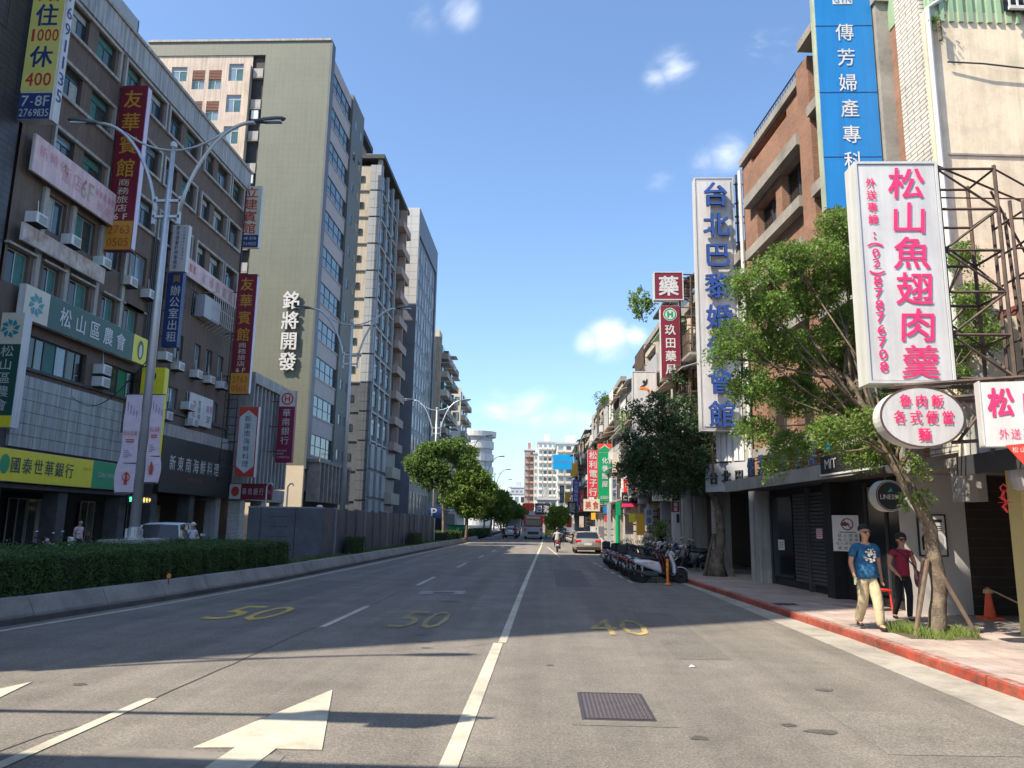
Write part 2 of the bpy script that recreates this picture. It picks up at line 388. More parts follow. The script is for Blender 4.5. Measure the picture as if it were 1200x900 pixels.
# skinned bodies --------------------------------------------------
def skin(name, nodes, edges, m, parent, root=0, sub=2, smooth_=True):
    """nodes: list of (x,y,z,rx[,ry]) ; edges: index pairs"""
    me = bpy.data.meshes.new(name); me.from_pydata([n[:3] for n in nodes], edges, [])
    o = bpy.data.objects.new(name, me); COL.objects.link(o)
    md = o.modifiers.new('s', 'SKIN'); md.use_smooth_shade = True; md.branch_smoothing = .6
    for i, n in enumerate(nodes):
        r_ = (n[3], n[4] if len(n) > 4 else n[3]); me.skin_vertices[0].data[i].radius = r_; me.skin_vertices[0].data[i].use_root = (i == root)
    if sub: sb = o.modifiers.new('u', 'SUBSURF'); sb.levels = sub; sb.render_levels = sub
    dg = bpy.context.evaluated_depsgraph_get(); dg.update()
    nm = bpy.data.meshes.new_from_object(o.evaluated_get(dg)); bpy.data.objects.remove(o); bpy.data.meshes.remove(me)
    nm.name = name; o = obj(name, nm, parent, m=m, smooth=True); return o
# ================================================================ material list
mat('asphalt', (.188, .168, .145), .9, .12, .5, bump=.010, bscale=90, stain=.18, lane=.16, speck=.30)
mat('asphalt_patch', (.12, .115, .11), .85, .1, 2, bump=.006, bscale=140, stain=.2)
mat('asphalt_far', (.12, .115, .11), .9, .1, .4, bump=.006, bscale=100, stain=.2)
mat('gutter', (.36, .33, .28), .85, .12, 1.5, bump=.003, bscale=80, stain=.35)
mat('paving', (.38, .30, .25), .85, .14, 1.2, bump=.003, bscale=60, stain=.3)
mat('paving_joint', (.12, .11, .10), .95, .1, 3)
mat('kerb_red', (.38, .055, .03), .75, .2, 9, bump=.004, bscale=50, col2=(.22, .075, .05), stain=.5)
mat('kerb_top', (.34, .09, .06), .8, .25, 11, bump=.004, bscale=50, col2=(.34, .28, .25), stain=.3)
mat('concrete', (.29, .27, .24), .9, .13, 1.3, bump=.004, bscale=60, stain=.3)
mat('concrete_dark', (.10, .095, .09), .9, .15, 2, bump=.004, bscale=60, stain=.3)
mat('concrete_light', (.50, .47, .41), .88, .1, 1.0, bump=.003, bscale=50, streak=.35, stain=.2)
mat('paint_white', (.52, .48, .38), .75, .12, 5, bump=.003, bscale=90, stain=.3)
mat('paint_worn', (.36, .34, .31), .85, .2, 6, stain=.3)
mat('paint_yellow', (.56, .40, .10), .8, .15, 6, stain=.35); mat('paint_yellow_faint', (.40, .30, .12), .85, .3, 8, stain=.65)
mat('paint_yellow_worn', (.34, .27, .13), .85, .3, 7, stain=.5)
mat('iron', (.09, .075, .085), .55, .15, 6, metal=.5, bump=.002, bscale=60)
mat('soil', (.10, .075, .05), .95, .2, 3, bump=.01, bscale=30)
mat('grass', (.10, .17, .035), .8, .25, 5, trans=.3)
mat('hedge_leaf', (.06, .115, .03), .65, .35, 2.2, trans=.2)
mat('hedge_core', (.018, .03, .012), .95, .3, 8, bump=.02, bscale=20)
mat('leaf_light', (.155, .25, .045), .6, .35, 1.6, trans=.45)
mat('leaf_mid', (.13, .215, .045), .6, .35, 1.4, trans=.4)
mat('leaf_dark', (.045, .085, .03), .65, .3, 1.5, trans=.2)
mat('bark', (.20, .155, .11), .95, .3, 7, bump=.02, bscale=28, col2=(.11, .085, .065))
mat('wood_stake', (.15, .105, .075), .9, .25, 8, bump=.004, bscale=40)
mat('glass', (.035, .055, .06), .06, .2, .8, spec=.8)
mat('glass_teal', (.05, .12, .12), .10, .2, 1.2, spec=.8)
mat('glass_dark', (.012, .014, .016), .12, .1, 1, spec=.6)
mat('glass_blue', (.16, .23, .28), .08, .2, .8, spec=.9)
mat('curtain', (.36, .38, .36), .7, .2, 6)
mat('curtain_teal', (.05, .17, .155), .7, .2, 5)
mat('curtain_green', (.03, .22, .10), .7, .15, 5)
mat('alu', (.42, .42, .41), .45, .06, 3, metal=.4)
mat('alu_dark', (.07, .07, .075), .5, .1, 3, metal=.3)
mat('galv', (.50, .52, .54), .42, .07, 3, metal=.45)
mat('steel_rust', (.065, .048, .042), .85, .3, 5, bump=.002, col2=(.11, .07, .05))
mat('steel_dark', (.055, .05, .05), .7, .2, 4)
mat('white_metal', (.58, .58, .56), .4, .05, 3, streak=.15)
mat('sign_white', (.63, .61, .60), .45, .05, 1.2, streak=.16, stain=.08)
mat('sign_cream', (.62, .56, .44), .5, .06, 2)
mat('plastic_white', (.66, .66, .65), .4, .06, 3, streak=.1)
mat('black', (.016, .016, .018), .5, .2, 3)
mat('black_gloss', (.012, .012, .014), .18, .1, 3, coat=.5)
mat('rubber', (.018, .018, .018), .85, .1, 5)
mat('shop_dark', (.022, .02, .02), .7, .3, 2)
def paintm(n, c, r_=.45, v=.06, **k): return mat(n, c, r_, v, 1.5, **k)
paintm('navy', (.02, .045, .16)); paintm('blue_sign', (.015, .19, .50), .35, .05, streak=.12); paintm('blue_letter', (.025, .075, .30)); paintm('purple', (.10, .08, .38))
paintm('red_dark', (.21, .012, .03), .5, .1, streak=.2); paintm('red_sign', (.62, .03, .05)); paintm('red_bright', (.80, .05, .03)); paintm('pink_letter', (.85, .035, .16)); paintm('maroon', (.22, .012, .05))
paintm('green_sign', (.0, .28, .11)); paintm('green_dark', (.012, .075, .055)); paintm('green_pale', (.35, .55, .36), .6, .12, streak=.25); paintm('yellow_sign', (.78, .66, .03)); paintm('yellow_orange', (.80, .42, .03))
paintm('gold', (.55, .27, .03)); paintm('red_letter', (.50, .05, .03)); paintm('cyan', (.02, .50, .80)); paintm('orange', (.85, .20, .03)); paintm('pink_pale', (.72, .50, .52), .6, .1, streak=.2)
paintm('lilac', (.62, .55, .68)); paintm('rust_white', (.58, .50, .45), .7, .15, col2=(.40, .25, .18), streak=.3); paintm('grey_panel', (.40, .40, .42)); paintm('teal_logo', (.02, .25, .30)); paintm('led_green', (.0, .6, .25))
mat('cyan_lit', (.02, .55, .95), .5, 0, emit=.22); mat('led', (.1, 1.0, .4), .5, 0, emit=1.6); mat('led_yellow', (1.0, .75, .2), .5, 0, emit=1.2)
mat('hotel_wall', (.18, .12, .092), .8, .10, 1.5, bump=.003, streak=.25, brick=dict(w=.22, h=.07, m=.006, c2=(.155, .108, .085), cm=(.12, .10, .08)))
mat('hotel_trim', (.42, .39, .36), .8, .1, 2, bump=.002, streak=.35)
mat('hotel_roofband', (.42, .42, .43), .85, .1, 1, streak=.45)
mat('tile_dark', (.045, .04, .042), .45, .15, 1, brick=dict(w=.6, h=.3, m=.02, c2=(.055, .05, .05), cm=(.02, .02, .02), off=0))
mat('tile_grey', (.36, .37, .37), .45, .1, 1.5, streak=.4)
mat('green_tile', (.142, .150, .112), .6, .06, .35, streak=.07, brick=dict(w=.5, h=.62, m=.012, c2=(.147, .155, .117), cm=(.112, .118, .088), off=0))
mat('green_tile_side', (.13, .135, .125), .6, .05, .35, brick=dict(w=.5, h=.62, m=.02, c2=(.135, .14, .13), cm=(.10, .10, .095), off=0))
mat('beige_wall', (.60, .49, .40), .85, .07, .7, streak=.3, stain=.12)
mat('beige_stone', (.60, .50, .36), .7, .05, 1)
mat('mauve_wall', (.40, .36, .36), .7, .05, 1)
mat('brown_louver', (.20, .07, .045), .7, .1, 3)
mat('cream_wall', (.50, .44, .35), .85, .06, .8, streak=.25)
mat('stone_grey', (.33, .34, .35), .6, .07, 1.5)
mat('stone_dark', (.10, .105, .115), .5, .12, 1.2, streak=.15)
mat('tower_grey', (.12, .13, .155), .5, .1, 1, streak=.1)
mat('tower_light', (.45, .44, .42), .7, .05, .8)
mat('pink_tile', (.40, .30, .26), .8, .1, 1, streak=.3)
mat('brick_wall', (.31, .145, .085), .85, .12, 1.2, bump=.004, stain=.22, brick=dict(w=.22, h=.075, m=.010, c2=(.25, .11, .065), cm=(.24, .19, .15)))
mat('white_tile', (.66, .62, .56), .6, .08, 3, stain=.25, brick=dict(w=.46, h=.095, m=.014, c2=(.58, .54, .49), cm=(.22, .20, .18)))
mat('cream_render', (.76, .64, .47), .9, .07, .9, bump=.004, bscale=25, streak=.16, stain=.16)
mat('grey_render', (.42, .41, .39), .85, .1, 1.2, streak=.3, stain=.15)
mat('old_wall', (.50, .45, .38), .9, .12, 1, streak=.3, stain=.2)
mat('old_wall_warm', (.60, .50, .38), .9, .12, 1, streak=.3, stain=.2)
mat('old_wall_grey', (.40, .39, .36), .9, .12, 1, streak=.35, stain=.2)
mat('far_white', (.66, .64, .60), .9, .07, .2, streak=.1)
mat('far_cream', (.62, .55, .44), .9, .07, .2, streak=.1)
mat('far_red', (.33, .20, .165), .9, .1, .3)
mat('far_grey', (.44, .45, .47), .9, .1, .3)
mat('hoarding', (.115, .12, .135), .75, .15, 1.5, bump=.008, bscale=18, stain=.25, speck=.35)
mat('hoarding_edge', (.26, .27, .28), .7, .1, 3)
mat('corrugated', (.33, .47, .30), .6, .1, 1, streak=.2)
mat('roof_red', (.25, .045, .04), .6, .1, 2)
mat('roof_dark', (.05, .05, .055), .7, .15, 2)
mat('poster_wall', (.50, .475, .46), .7, .05, 1)
mat('car_white', (.66, .68, .70), .25, .02, 2, coat=.6); mat('car_gold', (.36, .31, .26), .28, .03, 2, metal=.35, coat=.8); mat('car_grey', (.16, .17, .18), .3, .03, 2, coat=.5)
mat('bus_red', (.50, .07, .07), .4, .05, 1); mat('bus_silver', (.42, .44, .47), .4, .05, 1)
mat('lamp_red', (.55, .01, .015), .2, .05, 3, spec=.8); mat('lamp_clear', (.55, .56, .58), .1, .02, 3, spec=.9); mat('lamp_amber', (.75, .25, .02), .3, .05, 3)
mat('chrome', (.6, .6, .62), .15, .02, 3, metal=1)
mat('scooter_black', (.02, .02, .024), .25, .1, 3, coat=.5); mat('scooter_blue', (.03, .07, .16), .25, .05, 3, coat=.5); mat('scooter_red', (.25, .02, .03), .25, .05, 3, coat=.5)
mat('scooter_grey', (.20, .21, .22), .3, .05, 3, coat=.4); mat('scooter_white', (.62, .63, .65), .28, .03, 3, coat=.5); mat('seat_vinyl', (.02, .019, .018), .6, .1, 6)
mat('skin', (.50, .27, .18), .55, .05, 8); mat('hair', (.015, .012, .010), .6, .2, 30)
mat('shirt_blue', (.012, .085, .21), .85, .25, 14, col2=(.03, .15, .30), bump=.02, bscale=8); mat('khaki', (.50, .41, .26), .9, .12, 6, bump=.02, bscale=9); mat('shirt_red', (.30, .02, .06), .85, .15, 8, bump=.02, bscale=9); mat('cloth_black', (.016, .016, .018), .9, .1, 8)
mat('bag_purple', (.20, .05, .13), .8, .1, 8); mat('shoe_dark', (.03, .02, .022), .6, .1, 8); mat('cloth_white', (.68, .68, .70), .9, .05, 8); mat('cloth_grey', (.34, .34, .33), .9, .08, 8)
mat('rope', (.45, .34, .20), .9, .1, 20)

# ================================================================ ground
def barrier_x(y):      # foot of the concrete separator, traffic side
    P = [(-30, -14.), (2, -11.6), (8, -10.1), (13, -9.17), (18, -8.62), (24, -8.16), (35, -8.0), (65, -7.7), (89, -7.5), (180, -9.0), (400, -16.)]
    for (a, b), (c, d) in zip(P, P[1:]):
        if y <= c: return b+(d-b)*(y-a)/(c-a)
    return P[-1][1]
def kerb_x(y):         # face of the right-hand kerb
    P = [(-30, 5.5), (8, 5.38), (14, 5.30), (27, 4.80), (40, 4.55), (60, 4.35), (90, 4.0), (140, 3.6), (400, -4)]
    for (a, b), (c, d) in zip(P, P[1:]):
        if y <= c: return b+(d-b)*(y-a)/(c-a)
    return P[-1][1]
MB().poly([(-900, -300, -.06), (900, -300, -.06), (900, 1800, -.06), (-900, 1800, -.06)]).build('ground', M('asphalt_far'), kind='structure')
ys = [-30, 2, 8, 13, 18, 24, 35, 65, 89, 140, 180, 400]
m = MB()
for a, b in zip(ys, ys[1:]): m.quad((barrier_x(a)-.3, a, 0), (kerb_x(a)+.3, a, 0), (kerb_x(b)+.3, b, 0), (barrier_x(b)-.3, b, 0))
m.build('road', M('asphalt'), kind='structure', recalc=False)
m = MB()
m.quad((-34, -30, 0), (-13.2, -30, 0), (-13.2, 400, 0), (-34, 400, 0)); m.build('frontage_road', M('asphalt_patch'), kind='structure', recalc=False)
# concrete gutter strip beside the kerb
yk = [2, 8, 11, 14, 17, 20, 23, 27, 33, 40, 50, 60, 75, 90, 140]
m = MB()
for a, b in zip(yk, yk[1:]): m.quad((4.66 if a < 24 else kerb_x(a)-.25, a, .004), (kerb_x(a)+.05, a, .004), (kerb_x(b)+.05, b, .004), (4.66 if b < 24 else kerb_x(b)-.25, b, .004))
m.build('gutter', M('gutter'), kind='structure', recalc=False)
# sidewalk slab and its paving stones
m = MB()
for a, b in zip([-30]+yk, yk+[]): m.add([(kerb_x(a)+.16, a, .12), (16, a, .12), (16, b, .12), (kerb_x(b)+.16, b, .12)], [(0, 1, 2, 3)])
side = m.build('sidewalk', M('paving_joint'), kind='structure', recalc=False)
st_meshes = []
for k in range(4):
    me = MB().box(.006, .294, .006, .594, -.03, .018).mesh('paving_stone'); me.materials.append(mat('paving_%d' % k, [(.42, .33, .29), (.38, .30, .27), (.45, .36, .31), (.40, .33, .30)][k], .85, .12, 1.2, bump=.003, bscale=70, stain=.3)); st_meshes.append(me)
cnt = 0; rest = MB()
for j in range(8, 60):
    y0 = j*.6
    for i in range(0, 12):
        x0 = kerb_x(y0)+.17 + i*.3
        if x0 > 7.9: continue
        if 5.95 < x0+.15 < 7.15 and 13.2 < y0+.3 < 14.4: continue      # tree pit
        if 9.0 < y0 < 18.6 and cnt < 290:
            o = bpy.data.objects.new('paving_stone', random.choice(st_meshes)); COL.objects.link(o); o.parent = side; o.location = (x0, y0, .112+random.uniform(-.002, .002)); cnt += 1
        else: rest.box(x0+.006, x0+.294, y0+.006, y0+.594, .10, .129)
rest.build('paving_field', M('paving'), side, kind='stuff', recalc=False)
m = MB()
for a, b in zip(yk[0:], yk[1:]): m.quad((7.85, a, .128), (15.9, a, .128), (15.9, b, .128), (7.85, b, .128))
m.build('arcade_floor', mat('arcade_floor', (.30, .27, .25), .7, .1, 2, stain=.25), side, recalc=False)
m = MB()
for a, b in zip([36, 60, 90], [60, 90, 140]): m.quad((kerb_x(a)+.16, a, .1295), (7.85, a, .1295), (7.85, b, .1295), (kerb_x(b)+.16, b, .1295))
m.build('paving_far', M('paving'), side, recalc=False)
# kerb of single stones, the near ones painted red
kerb = None; km = MB(); far = MB()
kroot = bpy.data.objects.new('kerb', MB().box(4.9, 4.95, 60, 90, -.05, .02).mesh('kerb')); COL.objects.link(kroot); kroot['kind'] = 'structure'; kroot.data.materials.append(M('concrete'))
y = 3.0; i = 0
while y < 42:
    L = 1.0; a, b = kerb_x(y), kerb_x(y+L); ang = math.atan2(b-a, L)
    red = y < 33
    j = random.uniform(-.006, .006); g = .008
    mm = MB(); mm.prism_y([(0, -.05), (.18, -.05), (.18, .132), (.025, .135), (0, .115)], g, L-g)
    o = mm.build('kerb_stone', M('kerb_red' if red else 'concrete'), kroot, (a+j, y, random.uniform(-.003, .003)), -ang)
    if red:
        MB().box(.03, .178, g, L-g, .1335, .1375).build('kerb_stone_top', M('kerb_top'), o, recalc=False)
    y += L; i += 1
for a, b in zip([42, 60, 90], [60, 90, 140]): far.add([(kerb_x(a), a, -.02), (kerb_x(b), b, -.02), (kerb_x(b), b, .132), (kerb_x(a), a, .132), (kerb_x(a)+.18, a, .132), (kerb_x(b)+.18, b, .132)], [(0, 3, 2, 1), (3, 4, 5, 2)])
far.build('far_kerb', M('concrete'), kroot)
# median: soil bed, concrete separator blocks
m = MB()
ym = [-30, 2, 8, 13, 18, 24, 35, 65, 89, 180, 400]
for a, b in zip(ym, ym[1:]): m.add([(-13.1, a, .30), (barrier_x(a)-.3, a, .30), (barrier_x(b)-.3, b, .30), (-13.1, b, .30), (-13.1, a, -.05), (-13.1, b, -.05)], [(0, 1, 2, 3), (0, 3, 5, 4)])
med = m.build('median', M('soil'), kind='structure')
y = 6.0; k = 0
bar = bpy.data.objects.new('median_kerb', None); COL.objects.link(bar); bar['kind'] = 'structure'; bar['label'] = 'sloped concrete separator kerb along the left edge of the road'
while y < 92:
    L = 2.0 if y < 60 else 4.0; a, b = barrier_x(y), barrier_x(y+L); ang = math.atan2(b-a, L); ll = math.hypot(b-a, L)
    mm = MB().prism_y([(-.42, .0), (-.10, .0), (-.12, .14), (-.27, .41), (-.42, .43)], .012, ll-.012)
    o = mm.build('kerb_block', M('concrete'), bar, (a, y, random.uniform(-.004, .004)), -ang)
    if y < 60: MB().box(-.0985, .0, .0, ll, -.02, .10).build('kerb_foot', M('concrete_dark'), o, recalc=False)
    y += L; k += 1

# ================================================================ road paint
def strip(name, pts, w_, m_, z=.008):
    mb = MB()
    for (x0, y0), (x1, y1) in zip(pts, pts[1:]): mb.quad((x0-w_/2, y0, z), (x0+w_/2, y0, z), (x1+w_/2, y1, z), (x1-w_/2, y1, z))
    return mb.build(name, M(m_), kind='structure', recalc=False)
strip('lane_line', [(-.78, 2), (-.72, 6.3), (-.70, 12.6)], .15, 'paint_white')
strip('lane_line', [(-.64, 12.66), (-.60, 22), (-.46, 40), (-.2, 70), (-.1, 100), (-1.2, 140)], .13, 'paint_worn' if False else 'paint_white')
strip('edge_line', [(-10.3, 8.0), (-9.6, 10.0), (-8.83, 12.7), (-8.38, 16.4), (-7.91, 22.9), (-7.6, 33.5), (-7.3, 65), (-7.2, 90)], .13, 'paint_white')
for y0, y1, x in [(5.2, 8.3, -4.07), (14.0, 17.6, -3.9), (23.6, 27.4, -3.77), (33.4, 37.1, -3.66), (43, 46.6, -3.55), (53, 56.6, -3.45), (63, 66.6, -3.4)]: strip('lane_dash', [(x, y0), (x, y1)], .12, 'paint_white')
strip('parking_line', [(2.5, 39.8), (2.62, 38.4)], .12, 'paint_white')
for a, b in [(26.2, 27.6), (28.6, 30), (31, 32.4), (33.4, 34.8), (35.8, 37.2)]: strip('parking_line', [(2.95-(a-26)*.03, a), (2.95-(b-26)*.03, b)], .10, 'paint_white')
MB().quad((2.9, 26.0, .008), (4.78, 26.2, .008), (4.78, 26.3, .008), (2.9, 26.1, .008)).build('parking_line', M('paint_white'), kind='structure', recalc=False)
strip('lane_line', [(.95, 46), (.35, 66)], .11, 'paint_white')
MB().prism([(-2.33, 8.92), (-2.86, 6.62), (-2.52, 6.66), (-2.60, 4.2), (-2.26, 4.2), (-2.18, 6.66), (-1.80, 6.66)], 0.004, .010).build('arrow_marking', M('paint_white'), kind='structure')
MB().prism([(-5.78, 8.95), (-6.31, 6.65), (-5.97, 6.69), (-6.05, 4.2), (-5.71, 4.2), (-5.63, 6.69), (-5.25, 6.69)], 0.004, .010).build('arrow_marking', M('paint_white'), kind='structure')
def ground_text(name, s, x0, x1, y0, y1, m_, z=.009, bold=.015):
    mb = MB(); n = len(s)
    for i, ch in enumerate(s):
        g = MB(); cw = (x1-x0)/n; put_glyph(g, ch, x0+cw*(i+.5), 0, cw*.86, 1.0, 0, bold=bold)
        mb.add([(v[0], (y0+y1)/2+v[2]*(y1-y0), z) for v in g.v], g.f)
    return mb.build(name, M(m_), kind='structure', recalc=False)
ground_text('speed_marking', '50', -6.55, -5.15, 14.7, 17.1, 'paint_yellow', bold=0)
ground_text('speed_marking', '50', -2.85, -1.8, 14.1, 16.8, 'paint_yellow_worn', bold=-.012)
ground_text('speed_marking', '40', .82, 1.95, 13.8, 16.0, 'paint_yellow_faint', bold=0)
MB().quad((-3.3, 20.7, .006), (-2.1, 20.9, .006), (-2.14, 22.0, .006), (-3.34, 21.7, .006)).build('road_patch', mat('patch_light', (.30, .30, .30), .9, .2, 5, stain=.3), kind='structure', recalc=False)
MB().quad((-2.95, 20.95, .010), (-2.4, 21.05, .010), (-2.4, 21.6, .010), (-2.95, 21.5, .010)).build('road_patch', M('asphalt_patch'), kind='structure', recalc=False)
MB().quad((.28, 7.7, .004), (1.28, 7.7, .004), (1.28, 9.25, .004), (.28, 9.3, .004)).build('road_patch', mat('patch_grey', (.172, .158, .135), .9, .15, 4, stain=.25, bump=.008, bscale=90, speck=.2), kind='structure', recalc=False)
MB().quad((-3.75, 4.2, .004), (-1.9, 4.2, .004), (-2.05, 6.5, .004), (-3.6, 6.6, .004)).build('road_patch', mat('patch_slab', (.21, .19, .165), .85, .12, 4, stain=.3, bump=.003, bscale=80), kind='structure', recalc=False)
for a, b, x in [(8.35, 13.95, -4.03), (17.7, 23.5, -3.88), (27.5, 33.3, -3.72)]:
    mb = MB(); n = 14; px = None
    for k in range(n+1):
        y = a+(b-a)*k/n; xx = x+random.uniform(-.02, .02)
        if px: mb.quad((px[0]-.009, px[1], .0045), (px[0]+.009, px[1], .0045), (xx+.009, y, .0045), (xx-.009, y, .0045))
        px = (xx, y)
    mb.build('road_joint', mat('tar', (.035, .033, .03), .6, .1, 5), kind='structure', recalc=False)
for pts in [[(-4.6, 5.3), (-4.35, 6.1), (-4.28, 6.9), (-4.02, 7.4)], [(-2.0, 11.8), (-1.2, 12.1), (-.8, 12.6)], [(1.8, 19), (2.3, 20.5), (2.1, 22.5)]]:
    mb = MB()
    for (x0, y0), (x1, y1) in zip(pts, pts[1:]): mb.quad((x0-.007, y0, .0045), (x0+.007, y0, .0045), (x1+.007, y1, .0045), (x1-.007, y1, .0045))
    mb.build('road_crack', M('tar'), kind='structure', recalc=False)
q = thing('litter', 'tiny white scrap of litter lying on the right lane', 'litter', (2.0, 10.9, .005)); MB().add([(-.04, -.02, 0), (.04, -.03, .01), (.05, .03, 0), (0, .04, .025), (-.03, .02, .01)], [(0, 1, 2, 3, 4)]).build('scrap', M('sign_white'), q)
for i, (x0, x1, y0, y1, c_) in enumerate([(1.9, 2.7, 11.5, 17.5, (.155, .14, .122)), (-6.9, -5.9, 18, 25, (.15, .138, .122)), (2.9, 4.1, 7.0, 8.6, (.20, .18, .155)), (-1.6, -.9, 17, 30, (.205, .19, .168)), (.4, 1.5, 24, 33, (.14, .13, .118))]):
    MB().quad((x0, y0, .0035), (x1, y0+.05, .0035), (x1+.03, y1, .0035), (x0+.02, y1-.04, .0035)).build('road_patch', mat('patch_%d' % i, c_, .9, .12, 1.5, stain=.2, bump=.010, bscale=90, speck=.3), kind='structure', recalc=False)
random.seed(44)
for x, y, r_ in [(2.6, 7.7, .16), (2.35, 7.9, .09), (-1.9, 12.6, .14), (-1.75, 12.0, .09), (1.4, 7.35, .10), (3.3, 9.6, .12), (.1, 10.8, .07), (-2.4, 16.2, .3), (-2.0, 13.4, .16), (2.0, 12.9, .08), (-5.2, 8.9, .1), (-2.2, 19.0, .3)]:
    MB().poly([(x+r_*random.uniform(.6, 1.2)*math.cos(q*.63), y+r_*.7*random.uniform(.6, 1.2)*math.sin(q*.63), .0052) for q in range(10)]).build('road_stain', mat('oil_stain', (.085, .078, .07), .7, .3, 9, bump=.006, bscale=90, speck=.3), kind='structure', recalc=False)
# manhole covers
mh = thing('manhole_cover', 'square cast iron grid cover set in the right lane of the road', 'manhole cover', (.745, 8.5, 0))
MB().box(-.36, .36, -.60, .60, -.02, .010).build('frame', M('iron'), mh)
rb = MB()
for i in range(15):
    for j in range(22):
        x, yy = -.315+i*.0435, -.555+j*.0515
        if (i+j) % 2: rb.box(x, x+.034, yy, yy+.014, .010, .018)
        else: rb.box(x+.010, x+.022, yy-.012, yy+.03, .010, .018)
rb.build('grid_rib', mat('iron_rib', (.20, .17, .165), .5, .1, 6, metal=.4), mh, kind='stuff', recalc=False)
MB().box(-.34, .34, -.58, -.567, .010, .019).box(-.34, .34, .567, .58, .010, .019).box(-.34, -.327, -.567, .567, .010, .019).box(.327, .34, -.567, .567, .010, .019).build('rim', M('iron'), mh, recalc=False)
mh2 = thing('manhole_cover', 'round dark cover in a pale slab at the bottom of the left lane', 'manhole cover', (-2.95, 5.65, 0))
MB().lathe([(.40, -.02), (.40, .012), (.36, .012), (.36, .009), (.001, .009)], n=32).build('cover', M('iron'), mh2)
rb = MB()
for i in range(9):
    for j in range(9):
        x, yy = -.32+i*.08, -.32+j*.08
        if math.hypot(x, yy) < .33: rb.box(x-.025, x+.025, yy-.01, yy+.01, .009, .015)
rb.build('grid_rib', M('iron'), mh2, kind='stuff', recalc=False)
dc = thing('drain_cover', 'flat dark drain cover let into the sidewalk before the tree pit', 'drain cover', (5.5, 18.6, .128))
MB().box(-.2, .35, -.25, .25, -.01, .008).build('plate', M('concrete_dark'), dc)
MB().box(-.15, .30, -.2, .2, .008, .012).build('lid', M('iron'), dc)
# ================================================================ LEFT SIDE
LX = -23.3
R90 = PI/2
# dark tiled tower before the hotel (its far edge shows at the left border of the photo)
t = thing('tiled_tower', 'tall dark tiled building at the left border of the photo', 'building', (LX, -.7, 0), R90)
MB().box(0, 30.8, .3, 18, 3.8, 45.5).build('core', M('tile_dark'), t)
MB().box(0, 31.1, 0, .3, 4.2, 45.5).build('wall', M('tile_dark'), t)
MB().box(0, 30.9, 5, 18, 0, 3.8).build('ground_floor', M('shop_dark'), t)
for k in range(6): MB().box(.2+k*6, .9+k*6, .1, .9, 0, 3.8).build('pillar', M('tile_dark'), t)
for fl in range(12):
    for c in range(3): window(t, 22+c*3, 6.0+fl*3.3, 1.6, 1.5, 'slide', 'alu_dark', ('glass_dark',), y=.0)
# second body behind the tower
t = thing('brown_hotel_building', 'eight storey brown tiled building with pale window surrounds on the left', 'building', (LX, 30.6, 0), R90)
H0 = 30.6; W = 24.6
def hy(y): return y-H0
body = MB().box(0, W, .30, 16, 4.9, 27.0)
body.build('core', M('hotel_wall'), t)
rows = [(25.2, 26.75), (21.85, 23.45), (18.4, 20.0), (15.05, 16.75), (11.85, 13.4), (8.6, 9.95)]
cols = [(32.85, 34.3), (35.1, 36.75), (37.9, 39.35), (40.25, 42.0), (42.8, 44.4), (45.1, 46.7), (47.95, 49.25), (50.0, 51.6), (52.45, 54.15)]
lowcols = [(30.75, 32.2), (33.2, 34.35), (35.2, 36.8), (38.0, 39.25), (40.2, 41.6)]
farcols = [(46.2, 47.3), (48.9, 49.9), (50.7, 51.7), (52.7, 53.6)]
ops = []; wins = []
for r_, (z0, z1) in enumerate(rows):
    if r_ < 3: cc = cols
    elif r_ == 3: cc = [c for c in cols if c[0] < 48]
    elif r_ == 4: cc = lowcols + [(43.0, 44.2)] + farcols
    else: cc = [(45.9, 47.2), (52.2, 53.3)]
    for a, b in cc:
        ops.append((hy(a), hy(b), z0, z1)); wins.append((hy(a), z0, b-a, z1-z0, r_))
ops += [(hy(32.9), hy(37.3), 8.45, 9.95), (hy(38.9), hy(42.3), 8.45, 9.95)]
mb = wall(MB(), 0, W, 8.05, 27.0, ops, 0, .28); wall(mb, hy(43.2), W, 4.9, 8.05, [(hy(46.0), hy(54), 5.9, 6.6)], 0, .2)
mb.box(W, W+.001, 0, .3, 4.9, 27)
mb.build('wall', M('hotel_wall'), t, recalc=False)
random.seed(3)
pch = [('glass', 'curtain'), ('curtain', 'glass'), ('glass', 'glass'), ('glass_blue', 'glass'), ('curtain_teal', 'glass'), ('glass', 'glass_blue')]
for x, z, w_, h_, r_ in wins:
    if r_ < 3: st = 'trans'
    else: st = 'slide'
    pn = random.choice(pch) if r_ < 4 else (('glass_dark', 'curtain_teal') if x < 12 else random.choice([('glass_blue', 'glass'), ('glass', 'glass_blue')]))
    o = window(t, x, z, w_, h_, st, 'alu_dark' if r_ < 3 else 'alu', pn); o.location.y = .20
for x0, x1, pn in [(hy(32.9), hy(34.2), ('glass_dark', 'glass_teal')), (hy(34.2), hy(35.9), ('curtain_teal', 'glass_blue')), (hy(35.9), hy(37.3), ('glass_dark', 'glass_dark')), (hy(38.9), hy(40.5), ('glass', 'glass')), (hy(40.5), hy(42.3), ('curtain_green', 'glass_dark'))]:
    o = window(t, x0, 8.45, x1-x0, 1.5, 'slide', 'alu_dark', pn); o.location.y = .18
